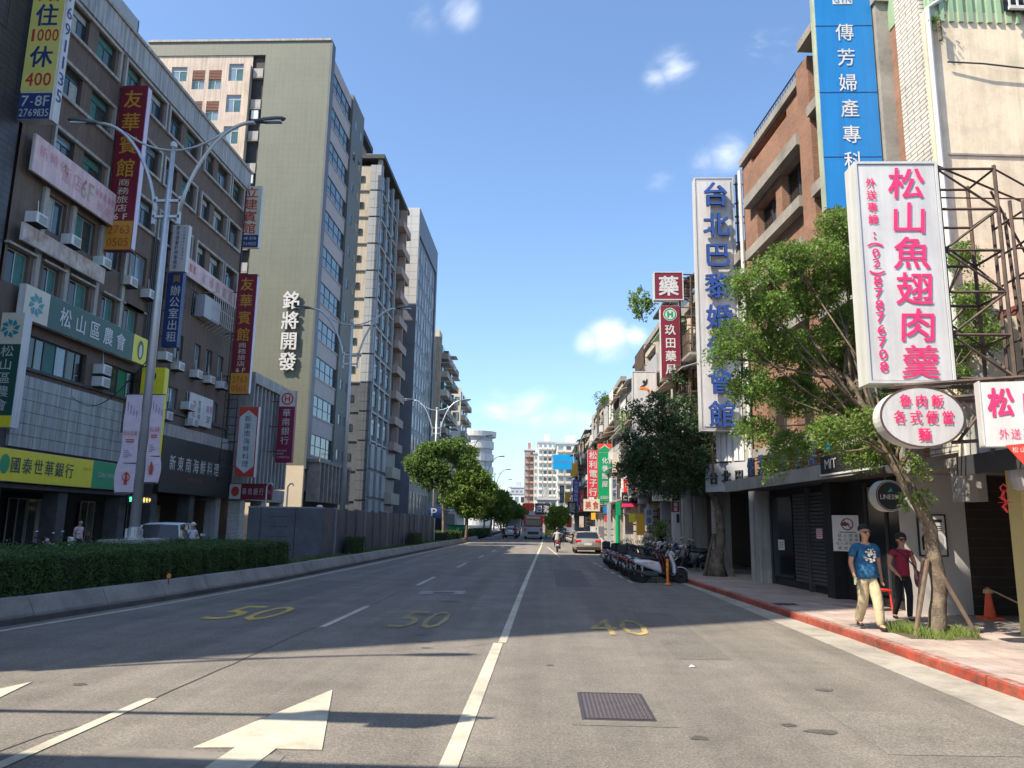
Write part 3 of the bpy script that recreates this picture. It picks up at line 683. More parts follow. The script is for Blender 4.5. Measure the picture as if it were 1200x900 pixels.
# pale surrounds: posts at the bay edges, bands over and under each row
bays = [(32.55, 37.15), (37.55, 42.3), (42.55, 47.05), (47.6, 52.0), (52.2, 54.6)]
for r_, (z0, z1) in enumerate(rows[:3]):
    for a, b in bays:
        mm = MB().box(hy(a), hy(b), -.16, .0, z1, z1+.16).box(hy(a), hy(b), -.16, .0, z0-.16, z0).box(hy(a), hy(a)+.16, -.16, .0, z0, z1).box(hy(b)-.16, hy(b), -.16, .0, z0, z1)
        mm.build('window_surround', M('hotel_trim'), t, recalc=False)
for a, b in lowcols+[(39.9, 41.9)]:
    MB().box(hy(a)-.25, hy(b)+.25, -.22, -.002, 13.45, 13.55).build('lintel', M('hotel_trim'), t, recalc=False)
for a in (32.45, 34.6, 37.1, 39.5): MB().box(hy(a), hy(a)+.28, -.16, -.002, 11.75, 16.9).build('pier', M('hotel_trim'), t, recalc=False)
MB().box(0, W, -.14, .0, 8.30, 8.44).build('ledge', M('concrete_dark'), t, recalc=False)
MB().box(0, W+.1, -.22, 16, 27.0, 28.45).build('parapet', M('hotel_roofband'), t)
MB().box(-.05, W+.16, -.34, .1, 28.45, 28.65).build('coping', M('hotel_trim'), t)
MB().box(0, W, -.10, 0, 26.92, 27.0).build('roof_molding', M('hotel_trim'), t)
# downpipes and the dark seam between the two halves
for yy in (42.42, 42.62, 42.85): MB().tube([(hy(yy), -.1, 5), (hy(yy), -.1, 20)], .05, 6).build('downpipe', M('alu_dark'), t)
MB().tube([(W-.2, -.08, 5), (W-.2, -.08, 27)], .06, 6).build('downpipe', M('alu_dark'), t)
# grey glazed panels over the bank
for i in range(12):
    for j in range(6):
        if i == 11 and j > 2: continue
        x = hy(31.9)+i*.78; z = 4.82+j*.53
        MB().box(x+.012, x+.768, -.36+random.uniform(-.006, .006), -.22, z+.012, z+.52).build('panel', M('tile_grey'), t, recalc=False)
MB().box(0, hy(42.0), -.21, .3, 4.75, 8.05).build('panel_backing', M('concrete_dark'), t)
MB().box(0, W, -.1, .3, 4.6, 4.9).build('beam', M('concrete_dark'), t)
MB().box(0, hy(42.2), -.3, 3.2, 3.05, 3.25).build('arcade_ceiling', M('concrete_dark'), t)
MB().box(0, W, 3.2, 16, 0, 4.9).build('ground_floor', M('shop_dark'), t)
for yy in (31.5, 36.2, 41.6, 45.0, 50.0, 54.2):
    MB().box(hy(yy), hy(yy)+.7, -.1, .7, 0, 4.6).build('pillar', M('concrete_dark') if yy != 54.2 else M('grey_render'), t)
# shop glass under the arcade
for k, yy in enumerate((31.9, 33.4, 37.2, 38.7, 43.2, 46.2, 48.2, 51.0)):
    o = window(t, hy(yy), .35, 1.4, 2.4, 'slide', 'alu', (('glass', 'curtain') if k % 2 else ('glass_dark', 'glass')), name='shop_window'); o.location.y = 3.05
# pale plinth band over the restaurant sign
MB().box(hy(43.4), W, -.22, .0, 6.85, 7.6).build('band', M('hotel_trim'), t)
# roof screen at the near end
rs = MB().box(hy(37.5), hy(40.5), 1.2, 1.3, 28.7, 31.2); rs.box(hy(40.4), hy(40.5), 1.2, 4.5, 28.7, 31.2); rs.build('roof_screen', mat('screen_grey', (.34, .36, .38), .6, .1, 2), t)
# clear caged balcony
cg = MB()
x0, x1, z0, z1 = hy(49.6), hy(54.2), 15.2, 17.1
for k in range(15): xx = x0+(x1-x0)*k/14; cg.bar((xx, -.75, z0), (xx, -.75, z1), .03)
for zz in (z0, (z0+z1)/2, z1): cg.bar((x0, -.75, zz), (x1, -.75, zz), .035); cg.bar((x0, -.75, zz), (x0, 0, zz), .035); cg.bar((x1, -.75, zz), (x1, 0, zz), .035)
for k in range(9): xx = x0+(x1-x0)*k/8; cg.bar((xx, -.75, z0), (xx, 0, z0-.5), .03)
cg.build('window_cage', M('white_metal'), t)
MB().box(hy(48.4), hy(50.9), -.66, -.002, 15.1, 16.6).build('balcony_box', M('grey_panel'), t)
cg = MB()
x0, x1 = hy(44.6), hy(47.4)
for k in range(10): xx = x0+(x1-x0)*k/9; cg.bar((xx, -.5, 15), (xx, -.5, 17), .025)
for zz in (15, 15.7, 16.4, 17): cg.bar((x0, -.5, zz), (x1, -.5, zz), .03); cg.bar((x0, -.5, zz), (x0, 0, zz), .03)
cg.build('window_cage', M('alu_dark'), t)

# air conditioners
def aircon_proto():
    r_ = thing('air_conditioner', 'x', 'air conditioner', (0, 0, 0), R90)
    MB().box(-.38, .38, -.55, 0, .06, .56).build('casing', M('plastic_white'), r_)
    f = MB()
    for k in range(7): f.box(-.20, .34, -.565, -.55, .12+k*.055, .14+k*.055)
    f.build('grille', mat('ac_grille', (.16, .165, .17), .6, .1, 4), r_, recalc=False)
    MB().box(-.42, .42, -.62, 0, .0, .03).build('bracket', M('steel_dark'), r_)
    MB().tube([(.3, -.1, .56), (.34, -.06, .9), (.32, -.03, 1.35)], .025, 6).build('pipe', M('plastic_white'), r_)
    return r_
ac0 = aircon_proto(); first = True
acs = [(31.9, 14.75, 'window air conditioner at the far left between the pink and the rust-stained banner'), (34.5, 14.7, 'second window air conditioner between the pink and the rust-stained banner'),
       (37.2, 14.55, 'third window air conditioner, just right of where the pink banner ends'), (39.9, 14.4, 'window air conditioner under the yellow foot of the nearer maroon hotel sign'),
       (42.0, 14.3, 'window air conditioner left of the seam of pipes in the brown facade'),
       (46.3, 10.95, 'leftmost of the row of air conditioners right of the blue office sign'), (48.9, 10.95, 'second of the row of air conditioners right of the blue office sign'),
       (50.9, 10.95, 'third of the row of air conditioners right of the blue office sign'), (53.0, 10.95, 'last air conditioner before the farther maroon hotel sign'),
       (44.6, 11.2, 'air conditioner half hidden behind the near lamp post'),
       (45.4, 7.7, 'large air conditioner right of the tall yellow projecting sign'), (48.1, 8.7, 'air conditioner at the left edge of the white shop poster'), (48.9, 7.75, 'low air conditioner below the white shop poster'),
       (38.3, 8.45, 'white air conditioner in front of the green curtained bank windows'), (38.3, 9.1, 'upper air conditioner of the pair before the green curtained windows')]
for yy, z, lab in acs:
    o = ac0 if first else copy_tree(ac0); first = False
    o.location = (LX, yy, z); o['label'] = lab; o['group'] = 'air conditioners on the brown building'

# ---- sign helper
def sign(name, label, cat, loc, rotz, w_, h_, d_, faces, texts=(), frame=None, side=None, group=None, lift=0.0):
    """board w*h*d centred on x, standing from z 0; faces: list of (x0,x1,z0,z1,mat) in 0..1; texts: callables"""
    t = thing(name, label, cat, loc, rotz, group)
    MB().box(-w_/2, w_/2, 0, d_, 0, h_).build('box', M(side or 'sign_white'), t, recalc=False)
    e = .012
    if faces:
        for i, (a, b, c, d, m_) in enumerate(faces):
            MB().box(-w_/2+a*w_+(e if a == 0 else 0), -w_/2+b*w_-(e if b == 1 else 0), -.012-.002*i, .0-.0005, c*h_+(e if c == 0 else 0), d*h_-(e if d == 1 else 0)).build('face', M(m_), t, recalc=False)
    if rotz == 0 and abs(loc[0]) > 3.5 and h_ > .6 and loc[1] > 20:      # steel arms back to the facade
        sg = 1 if loc[0] > 0 else -1; g = MB()
        for q in (.15, .5, .85): g.bar((sg*w_/2, d_*.5, h_*q), (sg*(w_/2+.75), d_*.5, h_*q), .05)
        g.bar((sg*(w_/2+.28), d_*.5, h_*.08), (sg*(w_/2+.28), d_*.5, h_*.92), .04); g.build('wall_arm', M('steel_rust'), t, recalc=False)
    if frame:
        f = .04 if min(w_, h_) > .8 else .025
        MB().box(-w_/2-f, w_/2+f, -.03, d_, -f, 0).box(-w_/2-f, w_/2+f, -.03, d_, h_, h_+f).box(-w_/2-f, -w_/2, -.03, d_, 0, h_).box(w_/2, w_/2+f, -.03, d_, 0, h_).build('frame', M(frame), t, recalc=False)
    return t
def letters(t, m_, fn, name='lettering', **k):
    mb = MB(); fn(mb)
    return mb.build(name, M(m_), t, recalc=False, **k)
TY = -.026      # where printed text stands

# hotel sign 1000 / 400 at the top left
s = sign('hotel_sign', 'yellow vertical hotel sign with prices 1000 and 400 at the top left corner', 'sign', (-22.4, 30.0, 18.9), 0, 1.45, 7.3, .5, [(0, 1, .17, 1, 'sign_cream'), (0, 1, 0, .17, 'navy')])
MB().box(-.74, .74, -.022, -.014, 1.32, 7.55).build('yellow_field', mat('sign_yellow_pale', (.66, .60, .16), .5, .06, 1), s, recalc=False)
letters(s, 'navy', lambda mb: (put_glyph(mb, '住', 0, 5.05, 1.1, 1.15, TY, .02), put_glyph(mb, '休', 0, 3.0, 1.1, 1.1, TY, .02)))
letters(s, 'red_letter', lambda mb: (put_glyph(mb, '館', 0, 6.3, 1.15, 1.2, TY, .02), text_row(mb, '1000', -.68, 4.05, .3, .62, .34, TY, bold=.03), text_row(mb, '400', -.6, 1.9, .36, .66, .4, TY, bold=.03)))
letters(s, 'sign_white', lambda mb: (latin(mb, '7-8F', -.62, .62, .86, .5, TY, .015), latin(mb, '27691135', -.66, .66, .3, .36, TY, .01)))
MB().box(-.02, .02, .0, .02, 0, .01)
s2 = sign('phone_sign', 'narrow white upright board with a blue phone number beside the price sign', 'sign', (-21.62, 30.3, 18.9), R90, .45, 7.3, .10, [(0, 1, 0, 1, 'sign_white')])
letters(s2, 'navy', lambda mb: [put_glyph(mb, c, 0, 7.0-i*.82, .34, .6, TY, .01) for i, c in enumerate('27691135')])
# maroon hotel signs
def youhua(loc, label, w_=1.55, h_=9.8):
    s = sign('hotel_sign', label, 'sign', loc, 0, w_, h_, .45, [(0, 1, .17, 1, 'red_dark'), (0, 1, 0, .17, 'gold')], side='maroon', group='maroon hotel signs')
    letters(s, 'gold', lambda mb: text_col(mb, '友華賓館', 0, h_*.985, w_*.74, h_*.115, h_*.142, TY, bold=.012))
    letters(s, 'sign_cream', lambda mb: (text_col(mb, '商務旅店', 0, h_*.425, w_*.46, h_*.045, h_*.051, TY), latin(mb, '6F', -w_*.3, w_*.3, h_*.195, h_*.035, TY, .02)))
    letters(s, 'red_letter', lambda mb: (latin(mb, '2763', -w_*.4, w_*.4, h_*.118, h_*.05, TY, .01), latin(mb, '0505', -w_*.4, w_*.4, h_*.045, h_*.05, TY, .01)))
    MB().box(w_/2, w_/2+.02, .05, .4, .1, h_-.1).build('side_panel', M('lilac'), s, recalc=False)
    return s
youhua((-22.45, 37.4, 15.65), 'nearer and larger maroon hotel sign with gold characters and phone number', 1.45, 9.4)
youhua((-21.75, 53, 10.65), 'farther maroon hotel sign with gold characters beside the green tower wall', 1.35, 8.9)
s = sign('hotel_sign', 'small cream hotel sign with red characters over a blue foot', 'sign', (-22.75, 55.0, 22.35), 0, 1.5, 5.0, .4, [(0, 1, .2, 1, 'sign_cream'), (0, 1, 0, .2, 'navy')])
letters(s, 'red_letter', lambda mb: text_col(mb, '立建賓館', -.05, 4.95, 1.15, .92, .98, TY, bold=.012))
letters(s, 'sign_white', lambda mb: (latin(mb, '7樓·8樓', -.6, .6, .72, .25, TY), latin(mb, '27691135', -.6, .6, .28, .26, TY)))
# banners fixed on the hotel front (face +X)
def fs(name, label, cat, ya, yb, za, zb, faces, d_=.12, out=.34, **k):
    return sign(name, label, cat, (LX+out, (ya+yb)/2, za), R90, yb-ya, zb-za, d_, faces, **k)
s = fs('hotel_banner', 'faded pink banner reading 6F hung across the brown facade', 'banner', 30.85, 37.4, 16.95, 18.7, [(0, 1, 0, 1, 'pink_pale')], out=.5)
letters(s, 'rust_white', lambda mb: latin(mb, '6F', .3, 1.3, .85, 1.0, TY, .03)); 
letters(s, mat('pink_faded', (.62, .30, .33), .6, .1, 2).name, lambda mb: (text_row(mb, '新時代', -3.0, 1.15, .62, .6, .75, TY), text_row(mb, '飯店', -1.3, .9, .75, .9, .85, TY), text_row(mb, '華賓館商務', 1.4, 1.15, .3, .4, .36, TY), text_row(mb, '旅店', 1.6, .5, .5, .5, .7, TY)))
s = fs('blank_banner', 'blank white banner streaked with rust, under the pink banner', 'banner', 30.85, 37.2, 13.7, 14.52, [(0, 1, 0, 1, 'rust_white')], out=.5)
s = fs('association_sign', 'long dark green sign with white characters and a pale panel at its left', 'sign', 31.45, 41.95, 10.38, 11.9, [(0, .16, 0, 1, 'sign_cream'), (.16, .86, 0, 1, 'green_dark'), (.86, 1, 0, 1, 'yellow_sign')], out=.55, d_=.3)
letters(s, 'sign_white', lambda mb: text_row(mb, '松山區農會', -2.9, .76, .92, .95, 1.2, TY, bold=.012))
def flower(mb, cx, cz, r_, y, n=8):
    for k in range(n):
        a = 2*PI*k/n; b = a+.35
        mb.poly([(cx+.25*r_*math.cos(a), y, cz+.25*r_*math.sin(a)), (cx+.75*r_*math.cos(a-.22), y, cz+.75*r_*math.sin(a-.22)), (cx+r_*math.cos(b), y, cz+r_*math.sin(b)), (cx+.6*r_*math.cos(b+.1), y, cz+.6*r_*math.sin(b+.1))])
letters(s, 'teal_logo', lambda mb: flower(mb, -4.45, .76, .55, TY), name='emblem')
letters(s, 'green_dark', lambda mb: mb.add([(4.55+.32*math.cos(2*PI*k/20), TY, .76+.55*math.sin(2*PI*k/20)) for k in range(20)], [tuple(range(20))]), name='emblem')
letters(s, 'sign_cream', lambda mb: mb.add([(4.55+.17*math.cos(2*PI*k/20), TY-.004, .70+.38*math.sin(2*PI*k/20)) for k in range(20)], [tuple(range(20))]), name='emblem')
s = sign('association_sign', 'upright projecting sign with a teal flower emblem, cut by the left border', 'sign', (-22.85, 31, 5.5), 0, 1.1, 4.95, .5, [(0, 1, .72, 1, 'sign_cream'), (0, 1, .1, .72, 'green_dark'), (0, 1, 0, .1, 'yellow_sign')])
letters(s, 'teal_logo', lambda mb: flower(mb, 0, 4.25, .45, TY), name='emblem')
letters(s, 'sign_white', lambda mb: text_col(mb, '松山區農會', .0, 3.55, .6, .5, .58, TY))
s = fs('bank_sign', 'yellow bank sign with green right end over the arcade', 'sign', 31.0, 41.0, 3.3, 4.68, [(0, .69, 0, 1, 'yellow_sign'), (.69, 1, 0, 1, 'green_sign')], out=.6, d_=.3)
letters(s, 'green_dark', lambda mb: text_row(mb, '國泰世華銀行', -4.2, .72, .68, .72, .76, TY, bold=.015))
letters(s, 'red_letter', lambda mb: text_row(mb, '八德分行', 1.0, .9, .14, .16, .18, TY))
letters(s, 'sign_white', lambda mb: latin(mb, 'Cathay United Bank', 2.4, 4.5, .72, .24, TY))
letters(s, 'green_sign', lambda mb: mb.add([(-4.5+.30*math.cos(2*PI*k/16), TY, .72+.42*math.sin(2*PI*k/16)) for k in range(16)], [tuple(range(16))]), name='emblem')
s = sign('bank_sign', 'tall yellow projecting bank sign with green foot behind the near lamp post', 'sign', (-22.25, 42, 5.2), 0, 1.35, 5.1, .45, [(0, 1, .3, 1, 'yellow_sign'), (0, 1, 0, .3, 'green_sign')], side='yellow_sign')
letters(s, 'green_dark', lambda mb: (text_col(mb, '國泰世華', -.1, 4.0, .45, .5, .58, TY), mb.add([(.0+.2*math.cos(2*PI*k/16), TY, 4.6+.26*math.sin(2*PI*k/16)) for k in range(16)], [tuple(range(16))])))
s = fs('restaurant_sign', 'large black restaurant sign with white characters over the ground floor', 'sign', 45.0, 55.6, 3.4, 6.8, [(0, 1, 0, 1, 'black')], out=.45, d_=.3, side='black')
letters(s, 'sign_white', lambda mb: text_row(mb, '新東南海鮮料理', -4.4, 1.85, .84, .95, 1.07, TY, bold=.008))
letters(s, 'red_letter', lambda mb: text_row(mb, '專業的料理用心服務', -1.6, .95, .14, .2, .22, TY))
s = sign('restaurant_sign', 'white arrow shaped upright restaurant sign with red ends', 'sign', (-20.9, 53, 4.8), 0, 1.4, 4.95, .35, [(0, 1, 0, 1, 'red_letter')], side='sign_white')
letters(s, 'sign_white', lambda mb: mb.poly([(-.62, -.018, .75), (0, -.018, .25), (.62, -.018, .75), (.62, -.018, 4.2), (0, -.018, 4.7), (-.62, -.018, 4.2)]), name='panel')
letters(s, 'navy', lambda mb: text_col(mb, '新東南海鮮料理', 0, 4.35, .5, .46, .53, TY))
s = fs('shop_poster', 'white shop poster with red and green characters between the air conditioners', 'banner', 48.4, 51.9, 8.0, 10.0, [(0, 1, 0, 1, 'sign_white')], out=.25, d_=.06)
letters(s, 'red_letter', lambda mb: (text_col(mb, '養生', -1.1, 1.6, .5, .5, .6, TY), text_row(mb, '調理', .7, 1.25, .4, .5, .5, TY)))
letters(s, 'green_sign', lambda mb: (text_col(mb, '館經絡', -.3, 1.7, .4, .4, .46, TY), latin(mb, '3F', .9, 1.5, .55, .45, TY)))
s = fs('faded_banner', 'long white and pink faded banner right of the blue office sign', 'banner', 45.0, 53.9, 17.15, 18.35, [(0, 1, 0, 1, 'pink_pale')], out=.42, d_=.06)
letters(s, 'red_letter', lambda mb: text_row(mb, '商務旅館', -4.2, .65, .42, .6, .5, TY))
letters(s, 'rust_white', lambda mb: text_row(mb, '友華賓館商', -1.5, .6, .8, .8, 1.1, TY))
s = sign('office_sign', 'blue vertical office sign with white characters behind the near lamp post', 'sign', (-22.55, 44, 12.0), 0, .95, 4.6, .4, [(0, 1, 0, 1, 'navy')], side='navy')
letters(s, 'sign_white', lambda mb: text_col(mb, '辦公室出租', .1, 3.85, .66, .66, .72, TY, bold=.01))
letters(s, 'gold', lambda mb: put_glyph(mb, '興', .1, 4.22, .5, .5, TY))
s = sign('accountant_sign', 'white vertical sign with small blue characters over the blue office sign', 'sign', (-22.5, 44, 16.7), 0, 1.0, 3.0, .4, [(0, 1, 0, 1, 'sign_white')])
letters(s, 'navy', lambda mb: (text_col(mb, '廖永德會計師事務所', -.15, 2.95, .28, .28, .315, TY), text_col(mb, '松山區農會八德路四段', .25, 2.9, .12, .14, .22, TY)))

# led board and street clutter under the arcade
s = thing('led_board', 'small lit board with green and yellow characters under the arcade', 'led board', (-22.6, 42.6, 2.65), R90)
MB().box(-1.3, 1.3, 0, .12, 0, .45).build('case', M('black'), s)
letters(s, 'led', lambda mb: text_row(mb, '營業', -1.2, .22, .28, .28, .36, -.01)); letters(s, 'led_yellow', lambda mb: text_row(mb, '匯率看板中', -.35, .22, .26, .28, .31, -.01))

# ---------------------------------------------------------------- small bank building beyond the hotel
t = thing('small_bank_building', 'low grey bank with vertical fins between the brown building and the green tower', 'building', (-22.6, 55.9, 0), R90)
MB().box(0, 9.0, .35, 12, 3.3, 12.6).build('core', M('grey_render'), t)
MB().box(-.15, 9.0, -.9, .35, 12.0, 12.8).build('cornice', M('grey_render'), t)
for k in range(11): MB().box(.2+k*.83, .45+k*.83, -.7, .34, 4.4, 12.0).build('fin', M('grey_render'), t, recalc=False)
MB().box(-.15, 0, -.9, 12, 3.3, 12.0).build('end_wall', M('grey_render'), t)
MB().box(0, 9.0, 4, 12, 0, 3.3).build('ground_floor', M('shop_dark'), t)
for k in range(3): MB().box(-.1+k*4.2, .8+k*4.2, -.5, .4, 0, 3.3).build('pillar', M('white_tile'), t)
MB().box(-.2, 9, -.6, .3, 3.3, 4.3).build('beam', M('grey_render'), t)
s = thing('bank_sign', 'red and white horizontal bank sign above the small bank entrance', 'sign', (-21.7, 55.3, 3.3), 0)
MB().box(-1.1, 2.0, 0, .3, 0, 1.15).build('box', M('red_dark'), s, recalc=False); MB().box(-1.08, -.25, -.02, 0, .04, 1.1).build('face', M('sign_white'), s, recalc=False)
letters(s, 'red_letter', lambda mb: (mb.add([(-.66+.30*math.cos(2*PI*k/16), TY, .57+.36*math.sin(2*PI*k/16)) for k in range(16)], [tuple(range(16))])), name='emblem')
letters(s, 'sign_white', lambda mb: (text_row(mb, '華南銀行', -.2, .58, .34, .5, .42, TY), text_row(mb, '松山', 1.6, .58, .15, .3, .18, TY)))
# scaffold between hotel and bank
sc1 = thing('sign_scaffold', 'thin metal lattice carrying the white restaurant sign', 'scaffold', (-22.2, 53.3, 4.4), 0)
g = MB()
for xx in (-.6, .3): g.bar((xx, 0, 0), (xx, 0, 7.6), .05)
for k in range(12): g.bar((-.6, 0, .3+k*.62), (.3, 0, .3+k*.62), .04)
g.build('lattice', M('steel_dark'), sc1)
s = sign('bank_sign', 'tall dark red bank sign with white characters before the green tower', 'sign', (-20.6, 60, 6.35), 0, 1.3, 5.75, .4, [(0, 1, .78, 1, 'sign_white'), (0, 1, 0, .78, 'maroon')], side='maroon')
letters(s, 'sign_white', lambda mb: (text_col(mb, '華南銀行', 0, 4.35, .7, .64, .74, TY), latin(mb, 'HUA NAN', -.55, .2, .95, .15, TY), latin(mb, 'BANK', -.55, .0, .7, .14, TY), latin(mb, 'COMMERCIAL', -.55, .5, .42, .14, TY)))
def ring(mb, cx, cz, ro, ri, y, n=24, a0=0, a1=2*PI):
    vs = []; fs_ = []
    for k in range(n+1):
        a = a0+(a1-a0)*k/n; vs += [(cx+ro*math.cos(a), y, cz+ro*math.sin(a)), (cx+ri*math.cos(a), y, cz+ri*math.sin(a))]
    fs_ = [(2*k, 2*k+1, 2*k+3, 2*k+2) for k in range(n)]; mb.add(vs, fs_)
letters(s, 'red_letter', lambda mb: (ring(mb, 0, 5.1, .5, .38, TY), mb.box(-.22, -.12, TY, TY+.004, 4.85, 5.35), mb.box(.12, .22, TY, TY+.004, 4.85, 5.35), mb.box(-.12, .12, TY, TY+.004, 5.05, 5.15)), name='emblem')

# ---------------------------------------------------------------- green tower
GY = 69.4
t = thing('green_tower', 'tall olive green tiled tower block with a beige recessed front section', 'building', (-21.9, GY, 0), 0)
# local x to the left is negative; front wall (facing us) at y=0
FX = -18.9
# blank green wall with recessed beige bay: x from -7.3 (right of gap) to 0
TZ = 49.7
fw = MB()
fw.box(-6.6, 0, 0, .4, 6.8, TZ); fw.box(FX, -6.6, .0, .4, 48.2, TZ)
fw.build('green_wall', M('green_tile'), t)
MB().box(-6.6, 0, .0, .4, 0, 6.8).build('stone_base', M('beige_stone'), t)
MB().box(FX, 0, .4, 1.4, 8, TZ-.3).build('core', M('beige_wall'), t)
MB().box(-18.9, -.3, 1.4, 3.4, 4.5, 48.9).build('rear_core', M('grey_render'), t); MB().box(-2.6, -.3, 3.4, 13.75, 4.5, 48.9).build('street_wing', M('grey_render'), t)
MB().box(-FX*-1, .05, -.12, .42, TZ, TZ+.22).build('coping', M('hotel_trim'), t)
# beige bay windows (left of the seam)
bops = []; bw = []
for fl in range(13):
    z = 45.6-fl*3.42
    if z < 9: break
    if fl % 1 == 0:
        bw += [(-16.2, z-.2, 1.6, 1.6, 's'), (-14.0, z, 1.3, 1.0, 'l'), (-12.3, z, 1.3, 1.0, 'l'), (-10.3, z-.2, 1.5, 1.9, 's'), (-18.6, z, 1.2, 1.4, 's')]
for x, z, w_, h_, k in bw:
    bops.append((x, x+w_, z-(1.1 if k == 'l' else 0), z+h_))
bm_ = MB(); wall(bm_, FX, -7.9, 8, 48.2, bops, .1, .28); bm_.build('beige_wall', M('beige_wall'), t, recalc=False)
for x, z, w_, h_, k in bw:
    if k == 'l':
        l = MB()
        for j in range(6): l.box(x, x+w_, .12, .2, z+.03+j*.165, z+.12+j*.165)
        l.build('louver', M('brown_louver'), t, recalc=False)
        o = window(t, x, z-1.1, w_, 1.0, 'slide', 'white_metal', ('glass_teal', 'glass_blue')); o.location.y = .25
    else:
        o = window(t, x, z, w_, h_, 'trans', 'white_metal', ('glass_blue', 'glass_teal', 'glass_blue')); o.location.y = .25
MB().box(-9.0+.9, -7.9, -.35, .4, 8, 46.9).build('beige_pier', M('beige_wall'), t)
MB().box(-7.9, -6.6, .3, .6, 8, 48.2).build('seam', M('shop_dark'), t, recalc=False)
for fl in range(11):
    z = 45.8-fl*3.42
    MB().box(-7.75, -6.75, .02, .30, z, z+.9).build('condenser', M('hotel_trim'), t, recalc=False)
    MB().box(-7.8, -6.7, -.02, .30, z-.14, z-.06).build('condenser_shelf', M('hotel_trim'), t, recalc=False)
    if fl % 2: MB().box(-7.6, -6.9, .0, .28, z-1.2, z-.3).build('condenser', M('plastic_white'), t, recalc=False)
# street facade, facing +X
ff = thing('x', 'x', 'x', (0, 0, 0)); bpy.data.objects.remove(ff)
def xw(x): return x
fac = MB()
fac.box(0.002, .2, -.02, 1.1, 6.5, TZ-.05).build('shaded_return', M('stone_dark'), t)  # side return of the green wall, its shade painted in as dark stone
mv = MB(); bops = []
zf = [45.4-i*3.72 for i in range(11)]
q = MB()
# mauve wall between ribbon windows: faces +X at x=.05
for i, z in enumerate(zf):
    q.box(-.3, .05, 1.1, 8.6, z+1.75 if i else z+1.75, (zf[i-1]-.25) if i else TZ-1.2)
    q.box(-.3, .12, 1.1, 8.6, z-.40, z-.25)
q.box(-.3, .05, 1.1, 8.6, 4.6, zf[-1]-.4)
q.build('mauve_wall', M('mauve_wall'), t, recalc=False)
wroot = bpy.data.objects.new('ribbon_front', MB().box(0, .02, 0, .02, 0, .02).mesh('ribbon_front')); COL.objects.link(wroot); wroot.parent = t; wroot.location = (-.05, 1.1, 0); wroot.rotation_euler = (0, 0, R90); wroot.data.materials.append(M('mauve_wall'))
for z in zf:
    o = window(wroot, 0.15, z-.25, 7.2, 2.0, 'band', 'alu_dark', ('glass', 'glass_teal', 'glass', 'glass')); o.location.y = -.03
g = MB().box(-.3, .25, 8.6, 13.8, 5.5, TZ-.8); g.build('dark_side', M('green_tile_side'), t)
for z in zf:
    MB().box(.25, .27, 9.6, 10.6, z, z+1.0).build('small_window', M('glass'), t, recalc=False)
    MB().box(.25, .27, 12.0, 12.9, z, z+1.0).build('small_window', M('glass'), t, recalc=False)
# entrance fins
for k in range(9): MB().box(.1, 1.3, .8+k*1.35, 1.1+k*1.35, 3.6, 7.2).build('fin', M('concrete'), t, recalc=False)
MB().box(-.1, 1.3, .6, 12.4, 7.2, 7.5).build('canopy', M('concrete'), t)
MB().box(-5, -.4, .6, 13.8, 0, 6.5).build('lobby', M('shop_dark'), t)
# letters on the green wall
s = thing('company_letters', 'big white standing characters fixed on the olive green wall', 'sign letters', (-24.0, GY-.16, 15.4), 0)
letters(s, 'sign_white', lambda mb: text_col(mb, '銘將開發', 0, 7.95, 1.75, 1.8, 1.97, .0, bold=.02, depth=.16))
pf = MB()
for zz in (1, 3, 5, 7): pf.bar((-.5, .0, zz), (-.5, .17, zz), .04); pf.bar((.5, .0, zz), (.5, .17, zz), .04)
pf.build('standoff', M('steel_dark'), s)

# ---------------------------------------------------------------- farther towers on the left
def stack_tower(name, label, x, y0, y1, z1, front_mat, side_mat, build_front=None, front_w=14):
    t = thing(name, label, 'building', (x, y0, 0), 0)
    MB().box(-front_w, -.3, .3, y1-y0, 0, z1-.3).build('core', M(side_mat), t)
    return t
# cream and grey tower
t = stack_tower('cream_tower', 'cream and grey apartment tower right behind the green tower', -19.9, 86.0, 103, 44, 'cream_wall', 'stone_dark')
for i in range(13):
    z0 = 44.3-(i+1)*3.35; 
    if z0 < 0: break
    MB().box(-9, -1.3, 0, .3, z0+.18, z0+3.35).build('cream_panel', M('cream_wall') if i < 8 else M('stone_dark'), t, recalc=False)  # lower storeys dark: the shadow on the front is put into the colour
    for xx in (-1.3, -.65):
        for zz in (z0+.18, z0+1.25, z0+2.3):
            MB().box(xx+.012, xx+.64, -.25, .3, zz+.012, zz+1.04).build('cladding_panel', M('stone_grey') if i < 8 else M('stone_dark'), t, recalc=False)  # same shadow line painted into the cladding, dark below
    MB().box(-9, 0.02, -.12, .3, z0, z0+.17).build('ledge', M('stone_dark'), t, recalc=False)
    o = window(t, -2.9, z0+1.2, .9, .8, 'slide', 'alu_dark', ('curtain_green', 'glass') if i % 3 == 1 else ('glass', 'glass')); o.location.y = -.04
MB().box(-9.5, .35, -.4, 17.2, 45.1, 45.6).build('roof_canopy', M('roof_dark'), t)
for xx in (-6, -3.2, -.5): MB().box(xx, xx+.5, 0, .5, 43.9, 45.1).build('roof_post', M('stone_grey'), t, recalc=False)
MB().box(-7.5, -3.5, 1.5, 6, 44, 49.2).build('stair_tower', M('pink_tile'), t); MB().box(-8, -2.8, .8, 6.5, 49.2, 49.9).build('stair_roof', M('roof_dark'), t)
